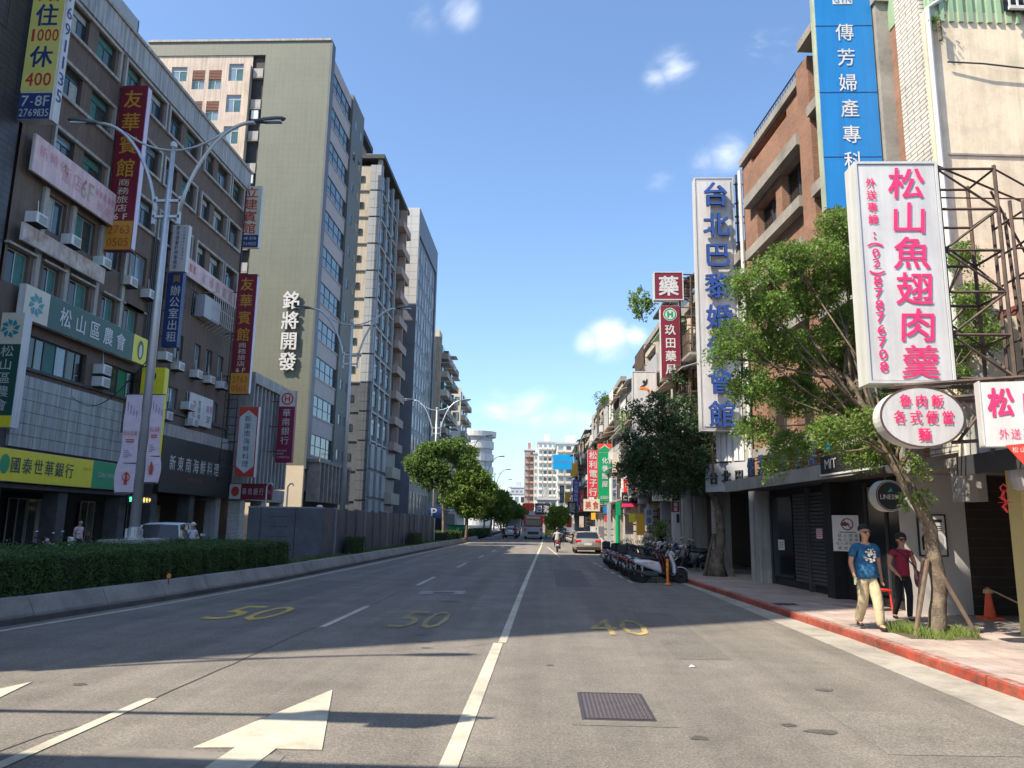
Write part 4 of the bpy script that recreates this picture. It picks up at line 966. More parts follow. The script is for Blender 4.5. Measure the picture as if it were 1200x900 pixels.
# street facade: white frames, balconies
fr = bpy.data.objects.new('street_front', MB().box(0, 16.9, -.02, .02, 0, 44).mesh('street_front')); COL.objects.link(fr); fr.parent = t; fr.location = (-.25, .1, 0); fr.rotation_euler = (0, 0, R90); fr.data.materials.append(M('stone_dark'))
for k in range(4):
    MB().box(.2+k*3.3, .55+k*3.3, -.35, 0, 10.5, 44.5).build('frame_post', M('stone_grey'), fr, recalc=False)
for i in range(10):
    z = 11+i*3.35
    MB().box(.2, 10.5, -.3, 0, z-.1, z+.12).build('frame_beam', M('stone_grey'), fr, recalc=False)
    for k in range(3):
        o = window(fr, .8+k*3.3, z+.7, 2.3, 1.9, 'trans', 'alu_dark', ('glass_blue', 'glass', 'glass_dark')); o.location.y = -.12
    MB().box(11, 16.6, -1.0, 0, z-.1, z+.95).build('balcony', M('pink_tile'), fr, recalc=False)
    MB().box(13.5, 13.8, -.95, 0, z+.95, z+3.2).build('balcony_post', M('pink_tile'), fr, recalc=False)
for k in range(3):
    for j in range(3): MB().box(1.0+k*3.3, 2.8+k*3.3, -.35, -.02, 1.5+j*3.2, 4.3+j*3.2).build('lower_panel', M('stone_grey'), fr, recalc=False)
for j in range(3): MB().box(11, 16.6, -.9, 0, .8+j*3.3, 2.2+j*3.3).build('balcony', M('cream_wall'), fr, recalc=False)
# dark grey office tower
t = stack_tower('grey_tower', 'dark grey office tower with white window lines and a pale upper frame', -19.0, 108.5, 128, 47, 'tower_light', 'tower_grey')
MB().box(-5, 0, 0, .4, 33.5, 48.6).build('pale_front', M('tower_light'), t, recalc=False)
MB().box(-5, -.02, .02, .42, 0, 33.5).build('dark_front', M('tower_grey'), t, recalc=False)
for i in range(12):
    for j in range(4): MB().box(-4.9+j*1.22, -3.72+j*1.22, -.03, 0, 33.6+i*1.24, 34.8+i*1.24).build('cladding_panel', M('tower_light'), t, recalc=False)
fr = bpy.data.objects.new('street_front', MB().box(0, 19.5, -.02, .02, 0, 46).mesh('street_front')); COL.objects.link(fr); fr.parent = t; fr.location = (-.25, .2, 0); fr.rotation_euler = (0, 0, R90); fr.data.materials.append(M('tower_grey'))
MB().box(0, 19.5, -.25, 0, 44.5, 48.6).build('top_band', M('tower_grey'), fr); MB().box(18.2, 19.5, -.25, 0, 8, 44.5).build('end_band', M('tower_grey'), fr)
for i in range(11):
    z = 8.6+i*3.2
    for k in range(7):
        x = .9+k*2.5
        o = window(fr, x, z+.4, 1.5, 2.2, 'slide', 'plastic_white' if (i+k) % 2 else 'alu', ('glass_blue', 'glass_dark')); o.location.y = -.08
        if (i+k) % 3 == 0: MB().box(x-.12, x-.04, -.14, -.02, z-.6, z+2.7).build('white_line', M('plastic_white'), fr, recalc=False)
for k in range(6): o = window(fr, 1.2+k*3, 3.0, 1.5, 3.2, 'slide', 'alu', ('glass_dark', 'glass')); o.location.y = -.08
MB().box(0, 19.5, -.2, 0, 7.6, 7.85).build('band', M('plastic_white'), fr)
# balcony block
t = stack_tower('balcony_block', 'weathered apartment block with stacked balconies beyond the grey tower', -18.2, 131, 150, 33.5, 'pink_tile', 'old_wall_grey')
for i in range(9):
    z = 4+i*3.3
    for k in range(4):
        y = .8+k*4.7
        MB().box(-.3, 1.1, y, y+3.6, z, z+1.05).build('balcony', M(['pink_tile', 'old_wall', 'far_cream', 'old_wall_grey'][(i*3+k) % 4]), t, recalc=False)
        MB().box(-.25, .05 + .5*((i+k) % 3 == 0), y+.3, y+3.2, z+1.06, z+2.5).build('window', M('glass_dark' if (i+k) % 2 else 'glass_teal'), t, recalc=False)
        if (i+k) % 3 == 1: MB().box(-.2, 1.4, y, y+3.6, z+2.5, z+2.62).build('awning', M('grey_panel'), t, recalc=False)
MB().box(-8, 0, 0, .3, 4, 34.2).build('end_wall', M('old_wall_warm'), t, recalc=False)
MB().box(-3, -1, 4, 8, 33.2, 36.5).build('roof_shed', M('far_cream'), t)
MB().box(-7, 1, 1, 19, 0, 3.6).build('shop_front', M('shop_dark'), t)
# white and cream block
t = stack_tower('white_block', 'cream topped block with a blank white wall beyond the balcony block', -17.2, 155, 172, 29, 'far_white', 'far_cream')
MB().box(-5.2, .0, -.0, .3, 0, 21.5).build('white_wall', M('far_white'), t, recalc=False); MB().box(-5.2, 0, .1, .4, 21.5, 29.4).build('cream_wall', M('far_cream'), t, recalc=False)
for i in range(2):
    for k in range(3): o = window(t, -4.7+k*1.55, 22.6+i*3.2, 1.2, 1.6, 'slide', 'alu_dark', ('glass', 'glass_blue')); o.location.y = .04
MB().box(-4.5, -2.9, .0, .09, 20.8, 23.4).build('red_panel', M('red_dark'), t, recalc=False)
for i in range(8):
    z = 3+i*3.3
    for k in range(3):
        MB().box(-.3, .9, 1+k*5, 4.5+k*5, z, z+1.0).build('balcony', M('old_wall_grey' if (i+k) % 2 else 'far_cream'), t, recalc=False)
        MB().box(-.28, .02, 1.2+k*5, 4.2+k*5, z+1.0, z+2.6).build('window', M('glass_dark'), t, recalc=False)
# round block
t = thing('round_block', 'pale round ended block with wrapped balconies behind the trees', 'building', (-17.6, 196, 0), 0)
MB().lathe([(4.3, 0), (4.3, 23.5)], n=32).build('core', M('far_grey'), t, smooth=False)
for i in range(7): MB().lathe([(4.31, 1.4+i*3.2), (4.7, 1.4+i*3.2), (4.7, 3.2+i*3.2), (4.31, 3.2+i*3.2)], n=32).build('balcony_band', M('far_white'), t)
MB().lathe([(4.31, 23.5), (5.2, 23.6), (5.3, 24.9), (4.9, 25.0)], n=32).build('roof_ring', M('far_white'), t)
MB().box(-12, -1, 1, 30, 0, 23).build('wing', M('far_grey'), t)
# ================================================================ RIGHT SIDE
# brick clinic building: facade line from (7.0,26) to (7.78,14.65); local x runs towards the camera
TH = math.atan2(.78, 11.35); RR = -PI/2 + TH
t = thing('brick_building', 'four storey red brick clinic building with concrete window bands on the right', 'building', (7.0, 26.0, 0), RR)
BW = 11.377
GX = 9.03   # ground floor stops here, the floors above overhang
def cop(a, b, c, d): return (a, b, c, d)
ops = [(.95, 4.15, 14.2, 14.45), (.95, 4.15, 13.0, 13.3), (1.3, 3.0, 11.1, 12.4), (3.5, 5.1, 11.1, 12.6), (1.2, 2.9, 7.9, 9.5), (3.5, 5.1, 7.9, 9.5), (1.5, 3.0, 4.4, 6.4), (3.75, 5.1, 4.4, 6.4),
       (6.3, 8.9, 11.0, 13.0), (6.3, 8.9, 7.6, 9.6), (6.3, 8.9, 4.6, 6.4), (.9, 7.3, 3.32, 3.98)]
w1 = MB(); wall(w1, 0, 9.72, 3.3, 14.55, [o for o in ops if o[3] < 14.6], 0, .35); w1.build('brick_wall', M('brick_wall'), t, recalc=False)
MB().box(.0, BW-.02, .36, 9.5, 3.3, 13.4).build('core', M('brick_wall'), t)
MB().box(.0, 5.3, .36, 9.5, 13.4, 14.5).build('upper_core', M('brick_wall'), t)
MB().box(5.3, 9.7, .36, 9.5, 13.4, 14.5).build('upper_core', M('brick_wall'), t)
for a, b, c, d in ops[2:8]+ops[8:11]:
    o = window(t, a, c, b-a, d-c, 'slide', 'alu_dark', ('glass_dark', 'glass')); o.location.y = .25
# concrete sills and lintels that stand proud
for a, b, z, hh in [(.8, 5.4, 12.62, .35), (.8, 5.4, 10.75, .33), (.8, 5.4, 9.55, .3), (.8, 5.4, 7.5, .33), (.7, 5.4, 4.08, .28), (6.2, 9.0, 13.0, .3), (6.2, 9.0, 10.65, .32), (6.2, 9.0, 7.25, .32), (6.2, 9.0, 4.2, .3)]:
    MB().box(a, b, -.28, -.002, z, z+hh).build('concrete_band', M('concrete'), t, recalc=False)
MB().box(0, 5.3, -.12, .5, 14.56, 14.8).build('coping', M('concrete'), t)
MB().box(6.3, 9.3, -.5, 3, 14.9, 15.15).build('roof_slab', M('concrete'), t)
MB().box(5.4, 6.2, -.18, .34, 4.4, 14.88).build('brick_column', M('brick_wall'), t)
MB().box(9.72, 10.12, -.30, .4, 3.3, 13.6).build('concrete_column', M('concrete'), t); MB().box(9.35, 10.2, -.35, 1.0, 13.6, 13.9).build('column_cap', M('concrete'), t)
MB().box(10.12, 10.45, .0, .36, 3.3, 13.4).build('brick_strip', M('brick_wall'), t, recalc=False)
MB().box(10.45, BW, -.06, .36, 3.3, 13.4).build('white_tile_strip', M('white_tile'), t)
# end wall, rendered cream
ew = MB().box(BW-.02, BW+.12, -.05, 14, 3.2, 12.4); ew.build('end_wall', M('cream_render'), t)
MB().tube([(BW+.2, -.02, 3.0), (BW+.2, -.02, 12.4), (BW+.15, .4, 12.7)], .055, 8).build('downpipe', M('white_metal'), t)
MB().tube([(.05, -.12, 3.5), (.05, -.12, 14.4)], .07, 8).build('downpipe', M('white_metal'), t)
for zz in (9.2, 6.0): MB().box(BW+.12, BW+.15, .2, 9, zz, zz+.04).build('wall_seam', M('concrete'), t)
MB().tube([(BW+.2, .3, 11.2), (BW+.25, 1.0, 11.15), (BW+.22, 4, 10.9), (BW+.2, 8, 10.7)], .018, 5).build('cable', M('steel_dark'), t)
# corrugated roof storey with caged window
cr = MB()
for k in range(60): x_ = .05+k*.2; cr.box(BW+.12, BW+.17, x_, x_+.1, 12.15, 15.2)
cr.box(BW+.06, BW+.119, 0, 14, 12.15, 15.2); cr.box(9.9, BW+.06, -.02, .06, 12.9, 15.2)
cr.build('corrugated_storey', M('corrugated'), t, recalc=False)
for k in range(2):
    g = MB().box(BW+.30, BW+.36, 1.6+k*1.5, 2.95+k*1.5, 12.35, 12.42).box(BW+.30, BW+.36, 1.6+k*1.5, 2.95+k*1.5, 13.6, 13.66)
    for j in range(9): g.box(BW+.32, BW+.35, 1.6+k*1.5+j*.165, 1.63+k*1.5+j*.165, 12.42, 13.6)
    for j in range(4): g.box(BW+.315, BW+.345, 1.6+k*1.5, 2.95+k*1.5, 12.65+j*.25, 12.67+j*.25)
    g.build('window_grille', M('white_metal'), t, recalc=False); MB().box(BW+.18, BW+.21, 1.6+k*1.5, 2.95+k*1.5, 12.4, 13.6).build('window', M('glass_dark'), t, recalc=False)
# roof railing
rl = MB()
for k in range(22): rl.bar((1.1+k*.2, .1, 14.8), (1.1+k*.2, .1, 15.3), .025)
rl.bar((1.1, .1, 15.3), (5.3, .1, 15.3), .04).bar((1.1, .1, 15.0), (5.3, .1, 15.0), .03); rl.build('railing', M('steel_dark'), t)
# canopy beam over the ground floor
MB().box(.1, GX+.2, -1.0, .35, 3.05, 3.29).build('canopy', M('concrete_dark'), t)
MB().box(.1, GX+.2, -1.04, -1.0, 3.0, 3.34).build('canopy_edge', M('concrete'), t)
# ground floor: dark shopfront with shutters
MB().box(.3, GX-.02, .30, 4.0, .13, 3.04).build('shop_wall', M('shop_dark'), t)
for a, b in [(.0, .5), (5.3, 5.75)]: MB().box(a, b, -.05, .29, .13, 3.04).build('pillar', M('black') if a > 1 else M('grey_render'), t)
for a, b in [(2.55, 3.55), (3.75, 4.7)]:
    for j in range(24): MB().box(a, b, .22, .29, .35+j*.105, .43+j*.105).build('shutter_slat', mat('shutter', (.10, .10, .105), .45, .1, 3, metal=.4), t, recalc=False)
MB().box(3.57, 3.73, .18, .3, .13, 3.0).build('door_post', M('steel_dark'), t)
MB().box(.7, 2.4, .24, .29, .4, 2.8).build('door', M('glass_dark'), t, recalc=False); MB().box(.66, .70, .2, .3, .13, 2.9).build('door_post', M('alu_dark'), t)
MB().box(4.9, 5.25, .22, .29, .13, 2.9).build('door_leaf', M('black_gloss'), t)
MB().box(7.0, 8.9, .24, .29, .4, 2.85).build('glass_front', M('glass_dark'), t, recalc=False)
for xx in (7.0, 7.95, 8.85): MB().box(xx, xx+.06, .2, .30, .13, 2.95).build('door_post', M('alu_dark'), t)
# poster wall = end of the ground floor
MB().box(GX-.02, GX+.06, -.02, 1.38, .13, 3.04).build('poster_wall', M('poster_wall'), t)
MB().box(GX-.02, GX+.04, 1.38, 6, .13, 3.04).build('gate', mat('gate_dark', (.035, .022, .016), .7, .2, 3), t)
for j in range(13): MB().box(GX+.04, GX+.06, 1.4, 5.5, .3+j*.2, .32+j*.2).build('gate_bar', M('steel_dark'), t, recalc=False)
MB().box(GX-.02, BW-.03, 0, 9, 3.04, 3.30).build('overhang_soffit', M('concrete'), t)
MB().box(BW-.5, BW-.05, .05, .45, 3.3-.9, 3.04).build('hanging_post', M('grey_render'), t)

# poster in frame
s = thing('framed_poster', 'framed white poster with two dark figures on the grey end wall', 'poster', (8.22, 16.93, 1.35), 0)
MB().box(-.27, .27, -.015, .0, 0, .82).build('sheet', M('sign_white'), s, recalc=False)
MB().box(-.30, -.27, -.03, .0, -.03, .85).box(.27, .30, -.03, 0, -.03, .85).box(-.27, .27, -.03, 0, -.03, 0).box(-.27, .27, -.03, 0, .82, .85).build('frame', M('black'), s, recalc=False)
letters(s, 'black', lambda mb: (mb.prism_y([(-.22, .1), (-.05, .1), (-.04, .36), (-.09, .43), (-.18, .43), (-.23, .36)], -.020, -.016), [mb.box(-.22+random.uniform(0, .03), .2, -.018, -.016, .50+k*.045, .515+k*.045) for k in range(3)], mb.box(-.22, .22, -.018, -.016, .68, .74)), name='print')
letters(s, 'grey_panel', lambda mb: mb.prism_y([(.03, .1), (.2, .1), (.22, .36), (.17, .43), (.08, .43), (.03, .36)], -.020, -.016), name='print')
# white notice
def onfac(x, out=0.0): return (7.0 + x*.0686+(-out)*.9977, 26.0 - x*.9977 - out*.0686)
x_, y_ = onfac(6.22, -.12)
s = thing('notice_board', 'white notice with a red prohibition ring on the dark shopfront', 'notice', (x_-.02, y_-.1, 1.32), R(-35))
MB().box(-.36, .36, 0, .02, 0, .88).build('board', M('sign_white'), s)
letters(s, 'maroon', lambda mb: (ring(mb, 0, .66, .15, .12, -.006), mb.add([(-.10, -.006, .75), (-.08, -.006, .77), (.10, -.006, .57), (.08, -.006, .55)], [(0, 1, 2, 3)])), name='symbol')
letters(s, 'black', lambda mb: (mb.box(-.2, .2, -.006, -.004, .455, .475), text_row(mb, '禁止停車', -.26, .38, .1, .09, .13, -.006), text_row(mb, '私人車庫', -.26, .28, .1, .08, .13, -.006), text_row(mb, '出入請勿佔用', -.3, .19, .08, .07, .1, -.006), text_row(mb, '謝謝合作', -.26, .08, .1, .08, .13, -.006), mb.add([(-.06+.12*math.cos(a), -.004, .66+.05*math.sin(a)) for a in (0, 1, 2, 3, 4, 5)], [(0, 1, 2, 3, 4, 5)])))
for xx, z, ww, hh, mm_, lab in [(2.2, 1.22, .36, .30, 'sign_white', 'plain white paper sheet taped to the dark door'), (4.95, 1.6, .28, .26, 'pink_pale', 'small pink paper taped left of the white notice')]:
    x_, y_ = onfac(xx, .0)
    s = thing('paper_notice', lab, 'notice', (x_-.03, y_, z), RR+R(8)); MB().box(-ww/2, ww/2, -.01, 0, 0, hh).build('sheet', M(mm_), s)
    letters(s, 'black' if mm_ == 'sign_white' else 'red_letter', lambda mb: [mb.box(-ww*.35, ww*.3, -.012, -.0101, hh*.2+k*.05, hh*.2+.015+k*.05) for k in range(4)], name='print')
# blue letters on the canopy
x_, y_ = onfac(4.5, .85)
s = thing('clinic_letters', 'row of blue standing characters on the canopy of the brick building', 'sign letters', (x_, y_, 3.34), RR)
letters(s, mat('letter_steel', (.12, .17, .30), .4, .1, 4).name, lambda mb: text_row(mb, '傳芳婦產專科', -2.7, .34, .5, .58, .9, 0, bold=.015, depth=.07))
MB().bar((-2.7, .03, .05), (2.7, .03, .05), .04).bar((-2.7, .03, .5), (2.7, .03, .5), .03).build('rail', M('steel_dark'), s)
# dark shop sign beside the letters, over the poster wall
x_, y_ = onfac(9.3, 1.05)
s = thing('dark_shop_sign', 'long black shop sign with pale latin letters behind the oval sign', 'sign', (x_, y_, 3.10), RR)
MB().box(-1.7, 1.6, 0, .12, 0, .78).build('box', M('black'), s); MB().box(-1.72, 1.62, -.02, 0, -.04, .0).build('trim', M('white_metal'), s)
letters(s, 'sign_white', lambda mb: (latin(mb, 'MIT', -1.45, -.85, .22, .22, -.01), latin(mb, 'WAX STUDIO', -.6, .6, .55, .18, -.01)))
letters(s, 'cyan', lambda mb: mb.add([(-1.2+.13*math.cos(2*PI*k/12), -.01, .6+.13*math.sin(2*PI*k/12)) for k in range(12)], [tuple(range(12))]), name='emblem')
# round lightbox
p = onY(1043, 581, 14.6)
s = thing('round_lightbox', 'round black lightbox with white rim hanging over the two walkers', 'lightbox', (p.x, p.y, p.z), R(8))
MB().lathe([(.275, 0), (.29, .0), (.29, .22), (.28, .22), (.001, .21)], axis='y', n=36).build('drum', M('white_metal'), s, smooth=False)
MB().lathe([(.001, -.012), (.275, -.012), (.275, .0)], axis='y', n=36).build('face', M('black'), s)
letters(s, 'sign_white', lambda mb: (latin(mb, 'LINESSO', -.2, .22, -.02, .085, -.016), ring(mb, 0, 0, .262, .255, -.016, 36)))
letters(s, 'teal_logo', lambda mb: mb.poly([(-.06, -.016, .06), (.02, -.016, .15), (.05, -.016, .08)]), name='emblem')
MB().tube([(.0, .13, .29), (.0, .13, .55)], .02, 6).tube([(.3, .13, 0), (.62, .13, .02)], .02, 6).build('hanger', M('steel_dark'), s)

# blue clinic sign
s = sign('clinic_sign', 'very tall blue clinic sign with white characters and OBS GYN square', 'sign', (6.72, 16.0, 8.7), 0, 1.28, 7.6, .25, [(0, 1, 0, 1, 'blue_sign')], side=mat('side_green', (.40, .45, .34), .6, .15, 2, streak=.2).name)
letters(s, 'sign_white', lambda mb: text_col(mb, '傳芳婦產專科', 0, 4.55+.0, .42, .44, .625, TY, bold=.006))
letters(s, 'sign_white', lambda mb: (text_row(mb, '診所', -.2, .62, .18, .2, .22, TY), mb.box(-.22, .22, -.022, -.018, 4.95, 5.35)))
letters(s, 'blue_sign', lambda mb: (latin(mb, 'OBS', -.19, .19, 5.255, .14, -.03), latin(mb, 'GYN', -.19, .19, 5.05, .14, -.03)))
for zz in (.2, 1.9, 3.6, 5.3, 7.0): MB().box(.64, .82, .08, .3, zz, zz+.45).build('bracket', M('green_pale'), s, recalc=False)
for zz in (1.2, 2.75, 4.4): MB().box(-.64, .64, -.02, -.0125, zz, zz+.012).build('seam', M('navy'), s, recalc=False)

# bridal shop sign
PX = 6.2
s = sign('bridal_sign', 'tall white framed bridal sign with raised blue characters', 'sign', (6.2, 27, 5.2), 0, 1.36, 9.4, .4, [(0, 1, 0, 1, 'grey_panel')], frame='white_metal', side='galv')
MB().box(-.6, .6, -.035, -.013, .12, 9.28).build('board', M('sign_white'), s, recalc=False)
letters(s, 'blue_letter', lambda mb: text_col(mb, '台北巴黎婚紗會館', 0, 9.28, 1.0, .96, 1.165, -.14, bold=.018, depth=.10))
g = MB()
for xx in (.85, 1.15): g.bar((xx, .1, -.4), (xx, .1, 9.6), .06); g.bar((xx, .6, -.4), (xx, .6, 9.6), .06)
for k in range(13): g.bar((.68, .1, .1+k*.76), (1.2, .1, .1+k*.76), .04); g.bar((.85, .1, .1+k*.76), (1.15, .6, .4+k*.76), .035)
g.bar((-.3, .2, -1.6), (-.3, .2, .0), .06).bar((.5, .2, -1.6), (.5, .2, 0), .06)
g.build('side_frame', M('steel_rust'), s)

# ---- generic old walk-up building row
def walkup(label, y0, y1, h, m_, seed, floors=4, plain=False, awn='grey_panel', cage=True, xfac=None, shop='shop_dark', name='old_walkup_building'):
    """building from y0 (near) to y1 (far) on the right; local x runs towards the camera"""
    rnd = random.Random(seed)
    fx = lambda y: float(np.interp(y, [20, 26, 40, 60, 80, 102, 135], [7.25, 7.0, 6.4, 5.9, 5.6, 5.45, 5.3]))
    xa, xb = fx(y1), fx(y0); L = math.hypot(y1-y0, xb-xa); th = math.atan2(xb-xa, y1-y0)
    t = thing(name, label, 'building', (xa, y1, 0), -PI/2+th)
    fh = (h-3.6)/max(1, floors-1)
    ops = []; wl = []
    nb = max(1, int(L/3.2)); bw_ = L/nb
    for f in range(floors-1):
        for b in range(nb):
            a = b*bw_+.45; ops.append((a, a+bw_-.9, 3.6+f*fh+.95, 3.6+f*fh+fh-.5)); wl.append(ops[-1])
    wm = MB(); wall(wm, 0, L, 3.6, h, ops, 0, .3); wm.build('wall', M(m_), t, recalc=False)
    MB().box(0.02, L-.02, .31, 10, 3.6, h-.02).build('core', M(m_), t)
    MB().box(0, L, -.15, .3, h, h+.35).build('parapet', M('concrete'), t)
    for i, (a, b, c, d) in enumerate(wl):
        o = window(t, a, c, b-a, d-c, 'trans', rnd.choice(['alu', 'alu_dark', 'white_metal']), rnd.choice([('glass', 'glass_teal', 'glass'), ('glass_dark', 'glass', 'glass'), ('curtain', 'glass', 'glass')])); o.location.y = .2
        if plain: continue
        MB().box(a-.2, b+.2, -.75, -.002, c-.95, c-.85).build('balcony_slab', M('concrete'), t, recalc=False)
        k = rnd.random()
        if k < .75:
            g = MB(); n = int((b-a)/.16); zt = d if rnd.random() < .6 else c+.2
            for j in range(n+1): xx = a+(b-a)*j/n; g.bar((xx, -.7, c-.85), (xx, -.7, zt), .025)
            for zz in (c-.85, (c-.85+zt)/2, zt): g.bar((a, -.7, zz), (b, -.7, zz), .035); g.bar((a, -.7, zz), (a, 0, zz), .03); g.bar((b, -.7, zz), (b, 0, zz), .03)
            g.build('window_cage', M(rnd.choice(['white_metal', 'steel_rust', 'alu', 'steel_dark'])), t, recalc=False)
        else:
            MB().box(a-.1, b+.1, -.72, -.6, c-.85, c+.1).build('balcony_front', M(rnd.choice(['green_pale', 'old_wall', 'grey_panel'])), t, recalc=False)
        if rnd.random() < .6: MB().add([(a-.3, -1.1, d-.05), (b+.3, -1.1, d-.05), (b+.3, 0, d+.3), (a-.3, 0, d+.3), (a-.3, -1.1, d-.09), (b+.3, -1.1, d-.09), (b+.3, 0, d+.26), (a-.3, 0, d+.26)], [(0, 1, 2, 3), (4, 7, 6, 5), (0, 4, 5, 1), (0, 3, 7, 4), (1, 5, 6, 2)]).build('awning', M(rnd.choice([awn, 'green_pale', 'roof_dark', 'rust_white'])), t, recalc=False)
        if rnd.random() < .35: MB().box(b-.9, b-.2, -1.0, -.72, c-.8, c-.25).build('condenser', M('plastic_white'), t, recalc=False)
    # ground floor arcade
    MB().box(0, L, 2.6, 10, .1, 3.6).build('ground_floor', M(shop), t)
    for b in range(nb+1): MB().box(min(L-.45, b*bw_), min(L, b*bw_+.45), .0, .5, .1, 3.6).build('pillar', M(rnd.choice(['grey_render', 'white_tile', 'old_wall'])), t, recalc=False)
    MB().box(0, L, -.1, 2.6, 3.2, 3.6).build('arcade_beam', M('concrete_dark'), t)
    # roof shed
    if rnd.random() < .8:
        a = rnd.uniform(0, L*.3); MB().box(a, a+L*.6, 1.0, 6, h, h+2.0).build('roof_shed', M(rnd.choice(['green_pale', 'rust_white', 'grey_panel'])), t); MB().box(a-.3, a+L*.6+.3, .5, 6.5, h+2.0, h+2.12).build('shed_roof', M('roof_dark'), t)
    tk = MB().lathe([(.7, h+.3), (.7, h+1.7), (.1, h+2.0)], c=(L*.8, 3.5, 0), n=16).build('water_tank', M('chrome'), t)
    return t
walkup('narrow old building behind the tall bridal sign, with a pale shop board', 26.3, 31.2, 11.2, 'old_wall_grey', 11, awn='roof_dark', plain=True)
walkup('old walk-up with green panels and scaffolding behind the pharmacy signs', 31.3, 38.5, 11.6, 'old_wall_warm', 5)
walkup('stained walk-up with window cages behind the white brush painting sign', 38.6, 47.0, 12.6, 'old_wall', 8)
walkup('grey walk-up with caged balconies just behind the dark street tree', 47.1, 58.0, 11.4, 'old_wall_grey', 21)
walkup('pale walk-up standing between the street tree and the green upright sign', 58.1, 70, 12.8, 'old_wall_warm', 23)
walkup('walk-up behind the green and the red upright signs', 70.1, 84, 13.4, 'old_wall', 31)
walkup('walk-up behind the purple upright sign far down the street', 84.1, 102, 12.6, 'old_wall_warm', 35)
walkup('farthest walk-up of the right-hand row below the cyan billboard', 102.1, 135, 13.6, 'far_cream', 39)
# slanting dark roof over the second building
t = thing('slanted_roof', 'dark slanting sheet metal roof rising left of the bridal sign', 'roof', (7.35, 33.6, 12.7), 0)
MB().add([(-1.2, 0, .1), (2.5, 0, 2.6), (2.5, 3.5, 2.6), (-1.2, 3.5, .1), (-1.2, 0, 0), (2.5, 0, 2.5), (2.5, 3.5, 2.5), (-1.2, 3.5, 0)], [(0, 1, 2, 3), (4, 7, 6, 5), (0, 4, 5, 1), (0, 3, 7, 4), (1, 5, 6, 2), (3, 2, 6, 7)]).build('sheet', M('roof_dark'), t)
MB().bar((-1.0, .1, -.4), (-1.0, .1, .1), .08).bar((1.6, .1, -.4), (1.6, .1, 1.9), .08).build('post', M('steel_rust'), t)
# pale curved board with standing characters, beside the canopy
s = thing('bridal_board', 'pale curved fascia with dark raised characters below the bridal sign', 'sign', (6.62, 27.2, 3.1), R(-55))
MB().box(-1.35, 1.2, 0, .15, 0, 1.0).build('board', M('grey_panel'), s)
letters(s, 'steel_dark', lambda mb: text_row(mb, '台北巴黎', -1.2, .5, .42, .5, .58, -.01, bold=.02, depth=.06))
s = thing('pleated_panel', 'white pleated panel above the fascia under the bridal sign', 'panel', (6.55, 27.3, 4.15), R(-40))
g = MB()
for k in range(5): g.box(-.5+k*.22, -.36+k*.22, -.06, .0, 0, 1.0)
g.box(-.55, .6, 0, .05, 0, 1.0).build('panel', M('sign_white'), s)
# pharmacy signs + lattice
s = sign('pharmacy_sign', 'square dark red sign with one white character on the roof scaffold', 'sign', (5.45, 33, 11.75), 0, 1.22, 1.22, .35, [(0, 1, 0, 1, 'red_dark')], frame='sign_white', side='sign_white')
letters(s, 'sign_white', lambda mb: (put_glyph(mb, '藥', 0, .61, .95, .95, TY, .025),))
s = sign('pharmacy_sign', 'tall dark red pharmacy sign with white characters and green H emblem', 'sign', (5.48, 33, 8.2), 0, .84, 3.25, .35, [(0, 1, 0, 1, 'red_dark')], side='sign_white')
letters(s, 'sign_white', lambda mb: (text_col(mb, '玖田藥局', 0, 2.45, .5, .5, .59, TY, bold=.02), mb.add([(.3*math.cos(2*PI*k/24), TY, 2.85+.3*math.sin(2*PI*k/24)) for k in range(24)], [tuple(range(24))])))
letters(s, 'green_sign', lambda mb: (ring(mb, 0, 2.85, .27, .22, -.032), mb.box(-.13, -.05, -.034, -.03, 2.72, 2.98), mb.box(.05, .13, -.034, -.03, 2.72, 2.98), mb.box(-.05, .05, -.034, -.03, 2.82, 2.89)), name='emblem')
s = thing('sign_scaffold', 'rusty lattice between the pharmacy signs and the bridal sign', 'scaffold', (6.35, 33.1, 7.6), 0)
g = MB()
for xx in (-.4, .1, .55): g.bar((xx, 0, 0), (xx, 0, 5.2), .06)
for k in range(13): g.bar((-.45, 0, .2+k*.4), (.6, 0, .2+k*.4), .035)
g.bar((-1.4, 0, 5.35), (1.2, 0, 5.3), .05).bar((-.9, 0, 4.6), (1.2, 0, 3.4), .04).build('lattice', M('steel_rust'), s)
s = sign('figure_sign', 'white upright sign with a small brush painted figure, partly behind the dark tree', 'sign', (4.97, 38, 5.2), 0, 1.12, 4.25, .3, [(0, 1, 0, 1, 'sign_white')], frame='white_metal')
letters(s, 'black', lambda mb: (mb.add([(-.02+.08*math.cos(2*PI*k/10), TY, 3.75+.09*math.sin(2*PI*k/10)) for k in range(10)], [tuple(range(10))]), mb.poly([(-.22, TY, 3.5), (-.16, TY, 3.42), (.12, TY, 3.62), (.1, TY, 3.72)]), mb.poly([(.05, TY, 3.7), (.1, TY, 3.9), (.16, TY, 3.9), (.14, TY, 3.66)]), text_col(mb, '舞蹈教室', .2, 2.4, .3, .3, .45, TY)), name='print')
letters(s, 'orange', lambda mb: mb.poly([(-.3, TY-.002, 3.38), (-.1, TY-.002, 3.52), (.2, TY-.002, 3.42), (.34, TY-.002, 3.2), (.1, TY-.002, 3.34)]), name='print')
